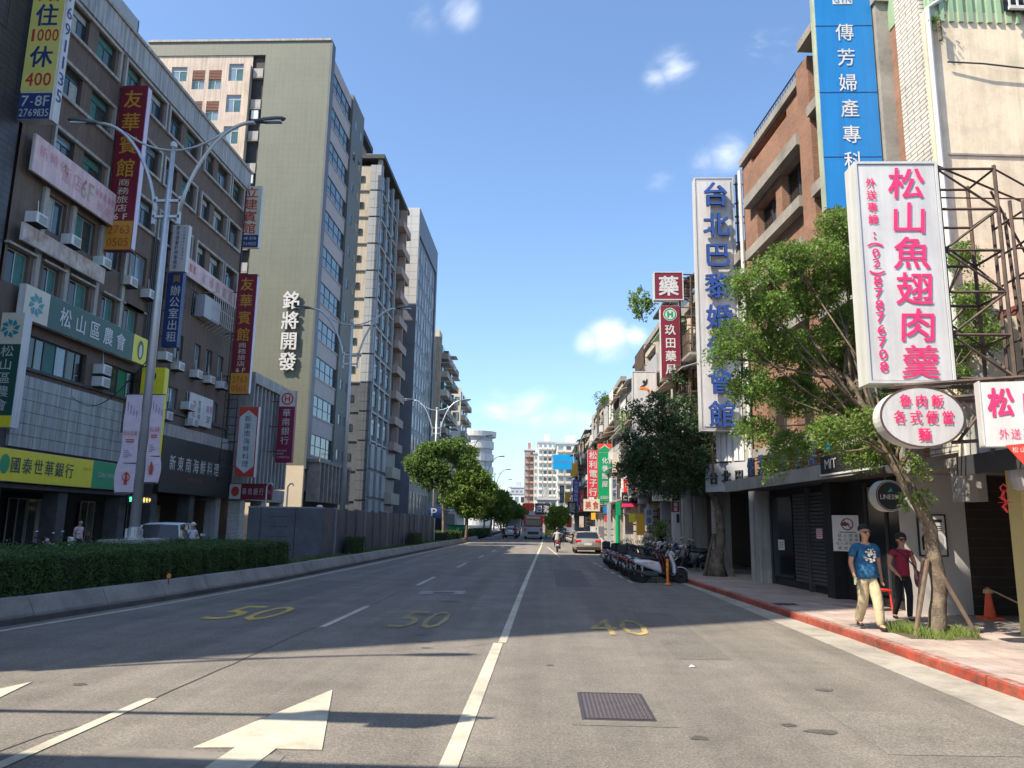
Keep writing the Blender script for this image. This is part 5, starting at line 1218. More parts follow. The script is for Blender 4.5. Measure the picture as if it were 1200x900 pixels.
# green noodle shop sign, red electronics sign
s = sign('noodle_shop_sign', 'green upright sign with white characters under a red peaked top', 'sign', (4.86, 62, 3.6), 0, 1.1, 4.75, .35, [(0, 1, 0, .9, 'green_sign'), (0, 1, .9, 1, 'red_bright')], side='green_sign')
letters(s, 'green_sign', lambda mb: mb.poly([(-.54, -.022, 4.25), (.54, -.022, 4.25), (.2, -.022, 4.42), (0, -.022, 4.6), (-.2, -.022, 4.42)]), name='emblem')
letters(s, 'sign_white', lambda mb: (mb.poly([(-.54, -.020, 4.24), (.54, -.020, 4.24), (.2, -.020, 4.5), (0, -.020, 4.68), (-.2, -.020, 4.5)]), mb.box(-.5, .5, -.024, -.02, 4.02, 4.04), text_col(mb, '化養麵屋', 0, 3.7, .52, .5, .62, TY, bold=.02), [mb.box(-.38, .2+.1*(k % 2), -.024, -.02, .35+k*.09, .38+k*.09) for k in range(3)]))
s = sign('electronics_sign', 'red upright sign with five white characters left of the green sign', 'sign', (4.17, 66, 4.2), 0, .95, 4.0, .3, [(0, 1, 0, 1, 'red_sign')])
letters(s, 'sign_white', lambda mb: text_col(mb, '松利電子行', 0, 3.95, .72, .7, .78, TY, bold=.02))
def small_sign(px0, px1, py0, py1, Y, label, m_, txt='', tm='sign_white', name='shop_sign', row=False, cat='sign', d_=.25, side=None, group=None):
    a, b = onY(px0, py1, Y), onY(px1, py0, Y); w_, h_ = b.x-a.x, b.z-a.z
    s = sign(name, label, cat, ((a.x+b.x)/2, Y, a.z), 0, w_, h_, d_, [(0, 1, 0, 1, m_)], side=side or m_, group=group)
    if txt:
        if row: letters(s, tm, lambda mb: text_row(mb, txt, -w_*.46, h_/2, w_*.8/len(txt), min(h_*.7, w_/len(txt)*1.1), w_*.92/len(txt), TY, bold=.01))
        else: letters(s, tm, lambda mb: text_col(mb, txt, 0, h_*.96, min(w_*.75, h_*.85/len(txt)), h_*.82/len(txt), h_*.92/len(txt), TY, bold=.01))
    return s
s = small_sign(731, 747, 562, 577, 50, 'red sign with a broken white character below the dark tree', 'red_bright', '中茶', row=True)
s = small_sign(729, 747, 577, 590, 50, 'black and white sign with a pink foot under the red sign', 'black', '仁武電', row=True); 
small_sign(729, 747, 590, 594, 50, 'pink strip sign below the black and white sign', 'pink_letter')
small_sign(717, 723, 558, 588, 56, 'narrow pale sign right of the green upright sign', 'grey_panel', '診所', 'navy')
small_sign(671, 679, 562, 594, 100, 'purple upright sign with white characters far down the street', 'purple', '大武鐵板燒店')
small_sign(679.5, 688, 576, 600, 96, 'red sign just left of the electronics sign foot', 'red_bright', '小吃')
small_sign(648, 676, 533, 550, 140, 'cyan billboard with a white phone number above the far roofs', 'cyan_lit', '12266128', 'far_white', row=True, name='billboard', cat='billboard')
small_sign(656, 661, 569, 589, 130, 'narrow dark green upright sign below the cyan billboard', 'green_dark', '書局')
small_sign(662, 668, 577, 590, 115, 'orange upright sign beside the dark green one', 'yellow_orange')
small_sign(665, 676, 588, 602, 92, 'black poster sign with a pale figure below the purple sign', 'black', '髮', 'grey_panel')
small_sign(670, 677, 543, 558, 100, 'yellow flower shaped sign on top of the purple sign', 'yellow_orange')
small_sign(684, 703, 585, 599, 60, 'wide picture sign with food below the red electronics sign', 'sign_cream', '美食', 'red_letter', row=True)
small_sign(722, 727.5, 588, 604, 54, 'green box sign on a green post', 'green_sign')
small_sign(737.5, 744.5, 602, 612, 47, 'bright yellow lantern shaped sign under the arcade', 'yellow_sign')
small_sign(746.5, 755.5, 602, 627, 46, 'tall orange sign beside the yellow one', 'yellow_orange')
small_sign(692, 698, 617, 634, 62, 'first of two white upright boards behind the gold sedan', 'sign_white')
small_sign(700, 708, 617, 637, 61, 'second and nearer white upright board behind the gold sedan', 'sign_white')
s = small_sign(765, 788, 569, 587, 36, 'beige horizontal shop sign under the dark tree', 'sign_cream', '健康館', 'grey_panel', row=True)
s = small_sign(787.5, 796, 588, 600, 35, 'small red sign with white characters on a white pillar', 'red_dark', '推拿')
s = small_sign(756, 765, 596, 615, 44, 'grey blue parking sign plate on a post behind the scooters', 'grey_panel', '停車', 'navy')
for px0, px1, py0, py1, Y, m_, lab in [(749, 757, 546, 572, 45, 'sign_cream', 'cream upright board half behind the right edge of the dark tree'), (693, 698, 601, 609, 70, 'yellow_orange', 'small yellow board below the food picture sign'),
        (664, 670, 604, 618, 90, 'red_bright', 'small red upright board below the black poster sign'), (656, 660, 592, 600, 112, 'maroon', 'tiny dark red board by the far footbridge'), (707, 714, 593, 602, 60, 'blue_sign', 'small blue board right of the food picture sign'),
        (748, 760, 578, 590, 46, 'grey_panel', 'grey board over the yellow and orange boards'), (679, 684, 605, 618, 84, 'rust_white', 'narrow stained board down the arcade'),
        (709, 716, 604, 612, 57, 'red_sign', 'small red board by the slim pale pillar'), (681, 688, 560, 574, 104, 'green_pale', 'pale green board above the small red sign'), (718, 723, 530, 554, 55, 'sign_cream', 'narrow cream board right of the green sign top'),
        (733, 742, 603, 626, 48, 'rust_white', 'stained white board left of the yellow lantern sign')]:
    small_sign(px0, px1, py0, py1, Y, lab, m_)
for px, y, z, lab in [(724, 54, 3, 'green round post under the green box sign'), (760, 44, 2, 'thin grey post of the parking plate')]:
    p = onY(px, 604 if px == 724 else 615, y); q = thing('sign_post', lab, 'post', (p.x, y+.1, .13)); MB().tube([(0, 0, 0), (0, 0, p.z-.13)], .16 if px == 724 else .04, 10).build('post', M('green_sign' if px == 724 else 'galv'), q); MB().tube([(0, 0, 0), (0, 0, .04)], .25, 10).build('foot', M('concrete'), q)
# near arcade pillars seen behind the scooters
for px0, px1, Y, m_, lab in [(789, 798, 36.2, 'sign_white', 'white pillar with dark prints behind the parked scooters'), (801, 812, 34.2, 'grey_render', 'broad grey pillar right of the white one'), (712, 716, 56, 'galv', 'slim pale blue pillar by the gold sedan')]:
    a, b = onY(px0, 640, Y), onY(px1, 640, Y); q = thing('arcade_pillar', lab, 'pillar', ((a.x+b.x)/2, Y, .13)); hw = (b.x-a.x)/2
    MB().box(-hw, hw, 0, .4, 0, 3.3).build('shaft', M(m_), q); MB().box(-hw-.02, hw+.02, -.02, .42, 0, .25).build('base', M('concrete_dark'), q)
    if Y == 36.2: letters(q, 'black', lambda mb: (mb.box(-.0, .14, -.004, -.002, 1.9, 2.3), text_col(mb, '髮型', .02, .9, .2, .2, .25, -.004)), name='print')

# ---------------------------------------------------------------- restaurant on the near right
t = thing('corner_restaurant', 'low restaurant with a yellow pillar at the right border of the photo', 'building', (7.9, 14.55, 0), 0)
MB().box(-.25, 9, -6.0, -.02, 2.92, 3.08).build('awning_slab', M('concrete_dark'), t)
MB().box(-.3, -.25, -6.0, -.02, 2.85, 3.2).build('awning_edge', M('alu_dark'), t)
MB().box(.22, .62, -1.0, -.6, .13, 2.92).build('pillar', mat('pillar_yellow', (.66, .55, .25), .7, .06, 2), t)
MB().box(3.0, 9, -6.0, 2, .13, 2.92).build('shop_wall', M('shop_dark'), t)
MB().box(.9, 2.6, -1.4, -.9, 3.09, 3.45).build('roof_box', M('yellow_orange'), t)
MB().box(-.2, .12, -.6, -.3, 3.08, 4.7).build('roof_post', M('grey_render'), t)
MB().lathe([(.16, 2.52), (.22, 2.56), (.26, 2.72), (.24, 2.92)], c=(-.02, -1.6, 0), n=16).build('lamp_housing', M('grey_panel'), t)
MB().add([(.6, -4, 5.9), (4, -4, 7.2), (4, -.1, 7.2), (.6, -.1, 5.9), (.6, -4, 5.75), (4, -4, 7.05), (4, -.1, 7.05), (.6, -.1, 5.75)], [(0, 1, 2, 3), (4, 7, 6, 5), (0, 4, 5, 1), (0, 3, 7, 4), (1, 5, 6, 2)]).build('red_roof', M('roof_red'), t)
MB().box(1.2, 4, -3.4, -1.5, 3.08, 5.7).build('roof_room', M('shop_dark'), t)
# red knot
p = onY(1178, 590, 13.2)
s = thing('red_charm', 'red knotted charm hanging in the dark restaurant opening', 'charm', (p.x, p.y, p.z-.1))
MB().tube([(0, 0, .34), (0, 0, .1)], .006, 5).tube([(-.03, 0, .3), (-.06, 0, .36), (0, 0, .42), (.06, 0, .36), (.03, 0, .3)], .012, 6).tube([(0, 0, .3), (-.05, 0, .2), (.05, 0, .12), (-.04, 0, .05), (.03, 0, -.04)], .022, 6).build('knot', M('red_bright'), s)
tb = MB()
for k in range(8): tb.tube([(0, 0, .12), (.13*math.cos(k*.8), .02*math.sin(k), .12+.13*math.sin(k*.8))], .004, 4)
tb.build('thread', M('pink_letter'), s)

# big restaurant sign with scaffold
s = sign('restaurant_sign', 'large white sign with bold pink characters and phone number on a steel scaffold', 'sign', (5.71, 12.0, 4.14), R(0), 1.25, 3.62, .38, [(0, 1, 0, 1, 'sign_white')], frame='white_metal', side='sign_white')
letters(s, 'pink_letter', lambda mb: [put_glyph(mb, ch, .15, 3.28-i*.595, .62, .56, TY, .014 if i != 5 else .008, slant=.08) for i, ch in enumerate('松山魚翅肉羹')])
letters(s, 'red_letter' if False else 'pink_letter', lambda mb: ([put_glyph(mb, ch, -.42, 3.29-i*.21, .17, .17, TY, .02) for i, ch in enumerate('外送專線')], [mb.box(-.435, -.405, TY, TY+.004, zz, zz+.03) for zz in (2.41, 2.33)],
        ring(mb, -.42, 2.06, .20, .165, TY, 10, R(50), R(130)), ring(mb, -.42, 1.92, .20, .165, TY, 10, R(230), R(310)),
        [put_glyph(mb, ch, -.42, 2.09-i*.17, .13, .145, TY, .02) for i, ch in enumerate('02')],
        [put_glyph(mb, ch, -.42, 1.62-i*.20, .14, .165, TY, .025) for i, ch in enumerate('87876708')]), name='phone_number')
s = thing('sign_scaffold', 'rusty steel lattice tower beside the large white restaurant sign', 'scaffold', (6.4, 12.05, 4.1), 0)
g = MB()
P4 = [(0, 0), (.92, 0), (.92, .8), (0, .8)]
for x, y in P4: g.bar((x, y, -1.0 if x > .5 else 0), (x, y, 3.66), .05)
for k in range(6):
    z = .1+k*.7
    for (a, b), (c, d) in zip(P4, P4[1:]+P4[:1]): g.bar((a, b, z), (c, d, z), .035)
for k in range(5):
    z = .1+k*.7
    if k % 2: g.bar((0, 0, z), (.92, 0, z+.7), .03); g.bar((.92, .8, z), (0, .8, z+.7), .03)
    else: g.bar((.92, 0, z), (0, 0, z+.7), .03); g.bar((.92, 0, z), (.92, .8, z+.7), .03)
g.bar((0, 0, 3.66), (2.6, 1.6, 3.6), .035).bar((.92, 0, 3.6), (3.0, .4, 2.6), .03).bar((0, 0, 3.1), (3, 1, 3.5), .02).bar((.95, .2, 3.3), (2.8, 1.8, 1.9), .03)
g.build('lattice', M('steel_rust'), s)
g = MB()
for x in (1.05, 1.35): 
    for y in (-.1, .4): g.bar((x, y, -.2), (x-.1*(x > 1.2), y, 3.0), .045)
for k in range(6): g.bar((1.05, -.1, .2+k*.5), (1.35, -.1, .2+k*.5), .03); g.bar((1.05, .4, .2+k*.5), (1.35, -.1, .4+k*.5), .03)
for z in (-.06, -.30): g.bar((-1.0, -.12, z), (1.9, -.12, z+.24), .05); g.bar((-1.0, .3, z), (1.9, .3, z+.2), .04)
g.bar((-.2, -.1, -.06), (.6, -.12, -.9), .035).bar((.6, -.1, -.06), (-.1, -.12, -.9), .035).bar((-.2, -.12, -.92), (1.4, -.12, -.80), .04).bar((.7, -.12, -.06), (.75, -.12, -.9), .04)
g.build('lower_frame', M('steel_rust'), s)
# oval sign
s = thing('oval_sign', 'white oval sign with three rows of pink characters', 'sign', (5.68, 11.7, 3.08), 0)
def oval(a, b, n=40): return [(a*math.cos(2*PI*k/n), b+b*math.sin(2*PI*k/n)) for k in range(n)]
MB().prism_y(oval(.62, .455), 0, .28).build('box', M('sign_white'), s); 
rr = MB(); o1, o2 = oval(.635, .468), oval(.60, .44)
for k in range(40):
    j = (k+1) % 40; rr.quad((o1[k][0], -.012, o1[k][1]-.013), (o1[j][0], -.012, o1[j][1]-.013), (o2[j][0], -.012, o2[j][1]+.015), (o2[k][0], -.012, o2[k][1]+.015))
rr.build('rim', M('steel_rust'), s, recalc=False)
MB().prism_y([(x*.97, .455+(z-.455)*.97) for x, z in oval(.62, .455)], -.010, -.001).build('face', M('sign_white'), s)
letters(s, 'pink_letter', lambda mb: (text_row(mb, '魯肉飯', -.36, .70, .19, .20, .235, TY, bold=.02, slant=.05), text_row(mb, '各式便當', -.46, .45, .19, .21, .235, TY, bold=.02, slant=.05), put_glyph(mb, '麵', 0, .19, .2, .21, TY, .02)))
# second white sign at the right border
p = onY(1150, 522, 10.6)
s = thing('restaurant_sign', 'second white sign with pink characters cut by the right border', 'sign', (5.95, 10.6, 3.0), R(-14))
MB().box(0, 1.5, 0, .2, 0, .86).build('box', M('sign_white'), s); MB().box(-.02, 0, -.01, .2, -.02, .88).box(-.02, 1.5, -.01, .2, -.02, 0).build('frame', M('white_metal'), s)
letters(s, 'pink_letter', lambda mb: (text_row(mb, '松山', .03, .58, .34, .42, .40, -.01, bold=.03, slant=.05), text_row(mb, '外送專', .16, .15, .12, .15, .14, -.01)))
s = thing('red_banner', 'bright red banner with white writing under the second white sign', 'banner', (6.1, 10.4, 3.0), R(-14))
MB().prism_y([(0, -.02), (1.3, .1), (1.3, -.75), (.42, -.60)], 0, .02).build('cloth', M('red_bright'), s)
letters(s, 'sign_white', lambda mb: (text_row(mb, '松山魚翅肉羹', .06, -.08, .075, .08, .09, -.004), text_row(mb, '魯肉飯', .22, -.2, .10, .10, .13, -.004), text_row(mb, '各式便當麵', .3, -.36, .06, .07, .08, -.004)))
# traffic cone with rope
s = thing('traffic_cone', 'faded orange traffic cone with a rope in the dark opening at the right', 'traffic cone', (8.95, 16.35, .13))
MB().lathe([(.0015, .62), (.035, .62), (.11, .05), (.0015, .05)][::-1], n=20).build('cone', mat('cone_orange', (.75, .10, .04), .6, .1, 5), s, smooth=False)
MB().box(-.18, .18, -.18, .18, 0, .05).build('base', M('cone_orange'), s); MB().lathe([(.075, .5), (.09, .5), (.08, .58), (.06, .58)], n=14).build('cap', M('rope'), s)
pts = [(0, 0, .58)]+[(.02+.1*k, -.12*k, .60-.34*math.sin(PI*k/16)**1.0-.012*k) for k in range(1, 9)]
MB().tube(pts, .018, 6).build('rope', M('rope'), s)
# roadside plants on roofs
def shrub(label, loc, r_, n, m_, leaf=.12, group=None, name='roof_plant'):
    q = thing(name, label, 'plant', loc)
    c = [(random.uniform(-.4, .4)*r_, random.uniform(-.4, .4)*r_, r_*(.6+random.uniform(-.2, .5))) for _ in range(6)]
    me = leaves_mesh('foliage', sprays(c, [(r_*.6,)*3]*6, n//8, 8, leaf*2), leaf); obj('foliage', me, q, m=M(m_))
    MB().tube([(0, 0, -.3), (0, 0, r_)], .04, 6).build('stem', M('bark'), q); return q
p = onY(752, 353, 35); shrub('leafy bush growing on the roof edge left of the red pharmacy sign', (p.x, 35, p.z-.5), .62, 900, 'leaf_light', .16)
p = onY(797, 432, 32); shrub('dark bush on the scaffold foot of the pharmacy sign', (p.x, 32.4, p.z-.6), .5, 700, 'leaf_dark', .12)
p = onY(1078, 48, 15); shrub('small weed growing from the drainpipe of the cream wall', (p.x+.1, 14.4, p.z-.1), .16, 160, 'leaf_mid', .06, name='wall_weed')

# ---------------------------------------------------------------- far end of the street
def far_block(name, label, px0, px1, pytop, Y, m_, floors, bays, depth=14, bal=None, side=None):
    a, b = onY(px0, 600, Y), onY(px1, pytop, Y); w_, h_ = b.x-a.x, b.z
    t = thing(name, label, 'building', (a.x, Y, 0), 0)
    MB().box(0, w_, 0, depth, 0, h_).build('wall', M(m_), t)
    fh = h_/floors
    for f in range(1, floors):
        for k in range(bays):
            x = w_*(k+.5)/bays; ww = w_/bays*.6
            MB().box(x-ww/2, x+ww/2, -.05, .02, f*fh+.25*fh, f*fh+.75*fh).build('window', M('glass' if (f*k) % 3 else 'glass_blue'), t, recalc=False)
            if bal: MB().box(x-ww*.7, x+ww*.7, -1.0, 0, f*fh-.05*fh, f*fh+.25*fh).build('balcony', M(bal), t, recalc=False)
        d = MB()
        for k in range(4): d.box(-.05, .02, depth*(k+.2)/4, depth*(k+.7)/4, f*fh+.25*fh, f*fh+.8*fh)
        d.build('side_window', M('glass'), t, recalc=False)
    MB().box(-.3, w_+.3, -.3, depth+.3, h_, h_+.6).build('parapet', M('far_grey'), t)
    MB().box(w_*.3, w_*.6, depth*.3, depth*.6, h_+.6, h_+3.5).build('roof_room', M(m_), t)
    return t
far_block('red_apartment_tower', 'distant reddish apartment tower at the left of the far group', 614, 626, 528, 300, 'far_red', 12, 2, bal='far_red')
far_block('cream_apartment_tower', 'slim cream tower between the reddish and the white blocks', 625, 634, 532, 290, 'far_cream', 11, 2)
far_block('white_apartment_block', 'tall white apartment block with many balconies closing the street', 630, 653, 519, 260, 'far_white', 13, 4, bal='far_white', depth=20)
far_block('white_slab_block', 'broad white slab with ribbon windows behind the cyan billboard', 652, 690, 521, 240, 'far_white', 11, 4, depth=20, bal='far_cream')
far_block('low_white_hall', 'long low white building on the horizon left of the towers', 560, 616, 579, 360, 'far_white', 3, 8)
far_block('grey_roofed_block', 'grey mid-rise behind the low white hall', 598, 618, 572, 420, 'far_grey', 4, 4)
far_block('dark_low_block', 'dark low building above the black and white overhead banner', 630, 652, 586, 200, 'old_wall_grey', 3, 3)
# gantry with banner over the road far away
t = thing('footbridge', 'distant footbridge across the street with a black and white banner', 'footbridge', (0, 180, 0), 0)
a, b = onY(612, 606, 180), onY(672, 600, 180)
MB().box(a.x, b.x, 0, 2.5, a.z, b.z).build('deck', M('far_grey'), t); MB().box(a.x, a.x+.7, 0, 2.5, 0, a.z).build('pier', M('concrete'), t); MB().box(b.x-.7, b.x, 0, 2.5, 0, a.z).build('pier', M('concrete'), t)
small_sign(627, 645, 590, 603, 178, 'black banner with white brush writing on the far footbridge', 'black', '四海', row=True, name='banner', cat='banner')
small_sign(612, 626, 590, 598, 150, 'small red overhead banner left of the far towers', 'red_bright', name='banner', cat='banner')
small_sign(628, 642, 604, 614, 165, 'red and white shop front sign in the far distance', 'red_sign')
small_sign(596, 606, 588, 596, 120, 'green road sign over the far trees', 'green_sign', name='road_sign')
# ================================================================ STREET FURNITURE
def street_lamp(label, x, y, z0, hgt, yaw=0., banner=False, half=2.95):
    t = thing('street_lamp', label, 'street lamp', (x, y, z0), yaw, 'double arm street lamps on the median')
    H = hgt
    MB().tube([(0, 0, 0), (0, 0, H*.62), (0, 0, H-.72)], [.15, .11, .07], 10).build('pole', M('galv'), t, smooth=True)
    b = MB().lathe([(.26, 0), (.26, .06), (.17, .07), (.16, .35), (.001, .36)], n=12)
    for k in range(4):
        a = k*PI/2+PI/4; b.box(.2*math.cos(a)-.03, .2*math.cos(a)+.03, .2*math.sin(a)-.03, .2*math.sin(a)+.03, .05, .3)
    b.build('base', M('galv'), t)
    MB().lathe([(.10, H-.75), (.11, H-.62), (.04, H-.55)], n=10).build('finial', M('galv'), t)
    zc = H-3.0
    MB().box(-.42, .42, -.05, .05, zc+.42, zc+.5).box(-.42, .42, -.05, .05, zc-.1, zc-.02).box(-.44, -.36, -.05, .05, zc-.3, zc+.6).box(.36, .44, -.05, .05, zc-.3, zc+.6).build('clamp', M('galv'), t)
    for sgn in (-1, 1):
        pts = []
        for k in range(13):
            u = k/12; xx = .40+(half-.75-.40)*u**1.25; zz = zc+.1+(H-.15+.25-(zc+.1))*math.sin(u*PI/2)**.8
            pts.append((sgn*xx, 0, zz))
        a = MB().tube(pts, .055, 8).build('arm', M('galv'), t, smooth=True)
        hd = MB(); rings = []
        for u, w_, h_ in [(0, .05, .05), (.12, .10, .07), (.35, .14, .09), (.7, .15, .08), (.92, .11, .05), (1.0, .04, .02)]:
            cx = sgn*(half-.78+u*1.0); cz = pts[-1][2]+.02+.10*u
            rings.append([(cx, w_*math.cos(2*PI*q/10), cz+h_*math.sin(2*PI*q/10)) for q in range(10)])
        hd.loft(rings); hd.build('lamp_head', mat('lamp_head', (.12, .13, .14), .4, .05, 3, metal=.3), t, smooth=True)
        MB().box(sgn*(half-.45), sgn*(half+.1), -.09, .09, pts[-1][2]-.02, pts[-1][2]+.03).build('lens', M('lamp_clear'), t)
    st = [(-1.6+3.2*k/12, 0, H-.85+.62*(abs(k/6-1))**2) for k in range(13)]
    MB().tube(st, .035, 6).build('tie_rod', M('galv'), t, smooth=True)
    return t
lamps = [(-11.75, 22, 1.25, 12.85, 3.3), (-10.72, 41, .3, 13.15, 3.15), (-10.24, 72, .3, 12.95, 3.0), (-9.9, 99, .3, 12.6, 3), (-9.7, 127, .3, 12.4, 3), (-9.9, 155, .3, 12.2, 3), (-11, 190, .3, 12.2, 3), (-12.8, 230, .3, 12.2, 3)]
labs = ['nearest double arm lamp post, carrying pink banners, before the brown building', 'second double arm lamp post, before the dark towers', 'third double arm lamp post, rising from the first trees', 'fourth double arm lamp post behind the first tree crown',
        'fifth double arm lamp post along the median', 'sixth double arm lamp post, small behind the trees', 'seventh double arm lamp post far down the median', 'last double arm lamp post seen at the far end']
for (x, y, z, h_, hf), lab in zip(lamps, labs): street_lamp(lab, x, y, z, h_, half=hf)
street_lamp('double arm lamp post left of the viewer, casting its shadow on the near road', -13.2, 5.5, .3, 12.2, R(8))
q = thing('lamp_pedestal', 'low concrete block under the nearest lamp post', 'pedestal', (-11.75, 22, .3)); MB().box(-.65, .65, -.65, .65, 0, .95).build('block', M('concrete'), q); MB().box(-.70, .70, -.70, .70, .85, .92).build('cap', M('concrete'), q)
# banners on the nearest lamp
for sx, lab in [(-1, 'pale pink banner hung left of the nearest lamp post'), (1, 'pale lilac banner hung right of the nearest lamp post')]:
    x0 = -11.70 + (.14 if sx > 0 else -.14)
    w_ = .50 if sx < 0 else .36
    q = thing('street_banner', lab, 'banner', (x0, 21.9, 2.55 if sx < 0 else 2.85), 0, 'banners on the lamp post')
    xs = (0, w_) if sx > 0 else (-w_, 0)
    m_ = M('pink_pale') if False else mat('banner_lilac', (.60, .50, .58), .7, .06, 2)
    n = 14; vs = []; HB = 2.9 if sx < 0 else 2.6
    for k in range(n+1):
        z = HB*k/n; o_ = .02*math.sin(k*1.1); low = z < HB*.29
        u = z/(HB*.29) if low else 0
        out = (.05+.07*math.sin(PI*u)) if low else 0
        vs += [(xs[0]-(out if sx < 0 else 0), o_, z), (xs[1]+(out if sx > 0 else 0), -o_, z)]
    b = MB().add([(v[0], v[1]-.004, v[2]) for v in vs]+[(v[0], v[1]+.004, v[2]) for v in vs], [(2*k, 2*k+1, 2*k+3, 2*k+2) for k in range(n)]+[(2*k+2*n+2, 2*k+2*n+4, 2*k+2*n+5, 2*k+2*n+3) for k in range(n)])
    b.build('cloth', m_, q, recalc=False)
    for zz in (HB, HB*.3, .02): MB().tube([(0, 0, zz), (sx*(w_+.03), 0, zz)], .016, 6).build('rod', M('steel_dark'), q)
    c = sx*w_/2
    letters(q, 'red_letter', lambda mb: (text_row(mb, '松山區慶', c-w_*.42, HB*.60, w_*.18, .14, w_*.21, -.035), ring(mb, c, HB*.16, w_*.24, w_*.19, -.035, 16), [mb.box(c-w_*.25, c+w_*.25, -.035, -.033, HB*.53-k*.06, HB*.53+.03-k*.06) for k in range(2)], mb.poly([(c-.05, -.035, .25), (c+.05, -.035, .25), (c+.03, -.035, .6), (c-.02, -.035, .62)])), name='print')
    letters(q, 'navy', lambda mb: ([mb.box(c-w_*.3, c-w_*.3+w_*(.3+.1*(k % 3)), -.035, -.033, HB*.42-k*.06, HB*.42+.015-k*.06) for k in range(4)], [mb.box(c-w_*.3+k*.09, c-w_*.3+k*.09+.012, -.035, -.033, HB*.82-.06*k, HB*.92-.09*k) for k in range(4)]), name='print')
# slim post + second small white frame between banners: overhead cables
cb = thing('overhead_cable', 'thin dark cable slung from the lamp post to the brown building', 'cable', (-11.7, 22, 6.6))
pts = [(-.1-11.2*u, 14*u, 1.0*u-.9*math.sin(PI*u)) for u in [k/14 for k in range(15)]]
MB().tube(pts, .016, 5).build('cable', M('black'), cb)

# yellow round reflectors on the separator
for k, (px, py) in enumerate([(198, 675), (304, 667), (372, 657)]):
    Y = [17.2, 24.5, 32][k]; p = onY(px, py, Y)
    q = thing('reflector', ['round amber reflector nearest the viewer on the separator kerb', 'middle amber reflector on the separator kerb', 'farthest amber reflector by the end of the long hedge'][k], 'reflector', (p.x, Y, .41), 0, 'amber reflectors on the separator')
    MB().tube([(0, 0, 0), (0, 0, p.z-.41)], .012, 6).build('stem', M('steel_dark'), q); MB().lathe([(.001, -.012), (.05, -.012), (.055, .0), (.001, .012)], axis='y', c=(0, 0, p.z-.41), n=16).build('disc', M('lamp_amber'), q)

# grey hoarding on the median
t = thing('hoarding', 'grey speckled sheet hoarding around works on the median', 'hoarding', (-12.7, 33, .3))
MB().box(.02, 3.2, .06, .12, 0, 2.0).box(3.12, 3.18, .12, 33, 0, 2.0).build('backing', M('steel_dark'), t)
xs = [(0, .55), (.57, 2.05), (2.07, 3.25)]
for a, b in xs: MB().box(a, b, 0, .06, 0, 2.08).build('panel', M('hoarding'), t, recalc=False)
for a in (.55, 2.05): MB().box(a, a+.03, -.02, .05, 0, 2.1).build('joint', M('steel_dark'), t, recalc=False)
MB().box(-.02, 3.28, -.015, .09, 2.08, 2.14).build('top_rail', M('hoarding_edge'), t)
for j in range(4): MB().box(.85, 1.75, -.012, .0, .45+j*.42, .47+j*.42).build('rib', M('steel_dark'), t, recalc=False)
for k in range(17):
    y = .1+k*1.95
    MB().box(3.18, 3.25, y, y+1.85, 0, 2.08+.05*((k*7) % 3 == 0)).build('panel', M('hoarding'), t, recalc=False)
    MB().box(3.14, 3.32, y+1.85, y+1.95, 0, 2.16).build('post', M('hoarding_edge' if k % 3 == 0 else 'hoarding'), t, recalc=False)
for xx in (.62, 1.55):
    MB().tube([(xx, .3, 0), (xx, .3, 3.0), (xx+.08, .3, 3.12), (xx+.2, .3, 3.14), (xx+.25, .3, 3.05)], .035, 8).build('vent_pipe', M('galv'), t)
MB().sphere((3.0, .3, 2.16), .14, 12, 8, sz=.6).build('lamp_dome', M('plastic_white'), t, smooth=True)
# parking sign, green box, small white sign
p = onY(506, 601, 66.5)
q = thing('parking_sign', 'blue parking sign with a white P at the end of the hoarding', 'road sign', (-9.35, 66.6, .3))
MB().tube([(0, 0, 0), (0, 0, 2.6)], .04, 8).build('post', M('galv'), q); MB().box(-.55, .55, -.04, 0, 1.95, 2.95).build('board', M('navy'), q)
letters(q, 'sign_white', lambda mb: (put_glyph(mb, 'P', -.08, 2.45, .5, .7, -.045, .02), put_glyph(mb, '.', .3, 2.4, .2, .3, -.045)))
p = onZ(534, 632, .3)
q = thing('green_cabinet', 'green utility cabinet on the median beyond the hoarding', 'cabinet', (-9.2, 82, .3)); MB().box(-.85, .85, 0, .8, .1, 1.25).build('body', M('green_sign'), q); MB().box(-.95, .95, -.06, .86, 1.25, 1.4).build('lid', M('green_dark'), q); MB().box(-.8, .8, .05, .75, 0, .1).build('plinth', M('concrete'), q)
# unseen footbridge added behind the viewer to throw shade across the near road
t = thing('shade_bridge', 'added unseen concrete footbridge behind the viewer that shades the near road', 'footbridge', (0, 0, 0))
MB().box(-16, 9.5, -1.2, 2.98, 5.4, 5.95).build('deck', M('concrete'), t)
MB().box(-16, 9.5, 2.98, 3.12, 5.4, 7.35).build('parapet', M('concrete'), t); MB().box(-16, 9.5, -1.35, -1.2, 5.4, 7.05).build('parapet', M('concrete'), t)
for x in (-14.4, 8.1): MB().box(x-.5, x+.5, -.2, 1.2, 0, 5.4).build('pier', M('concrete'), t)
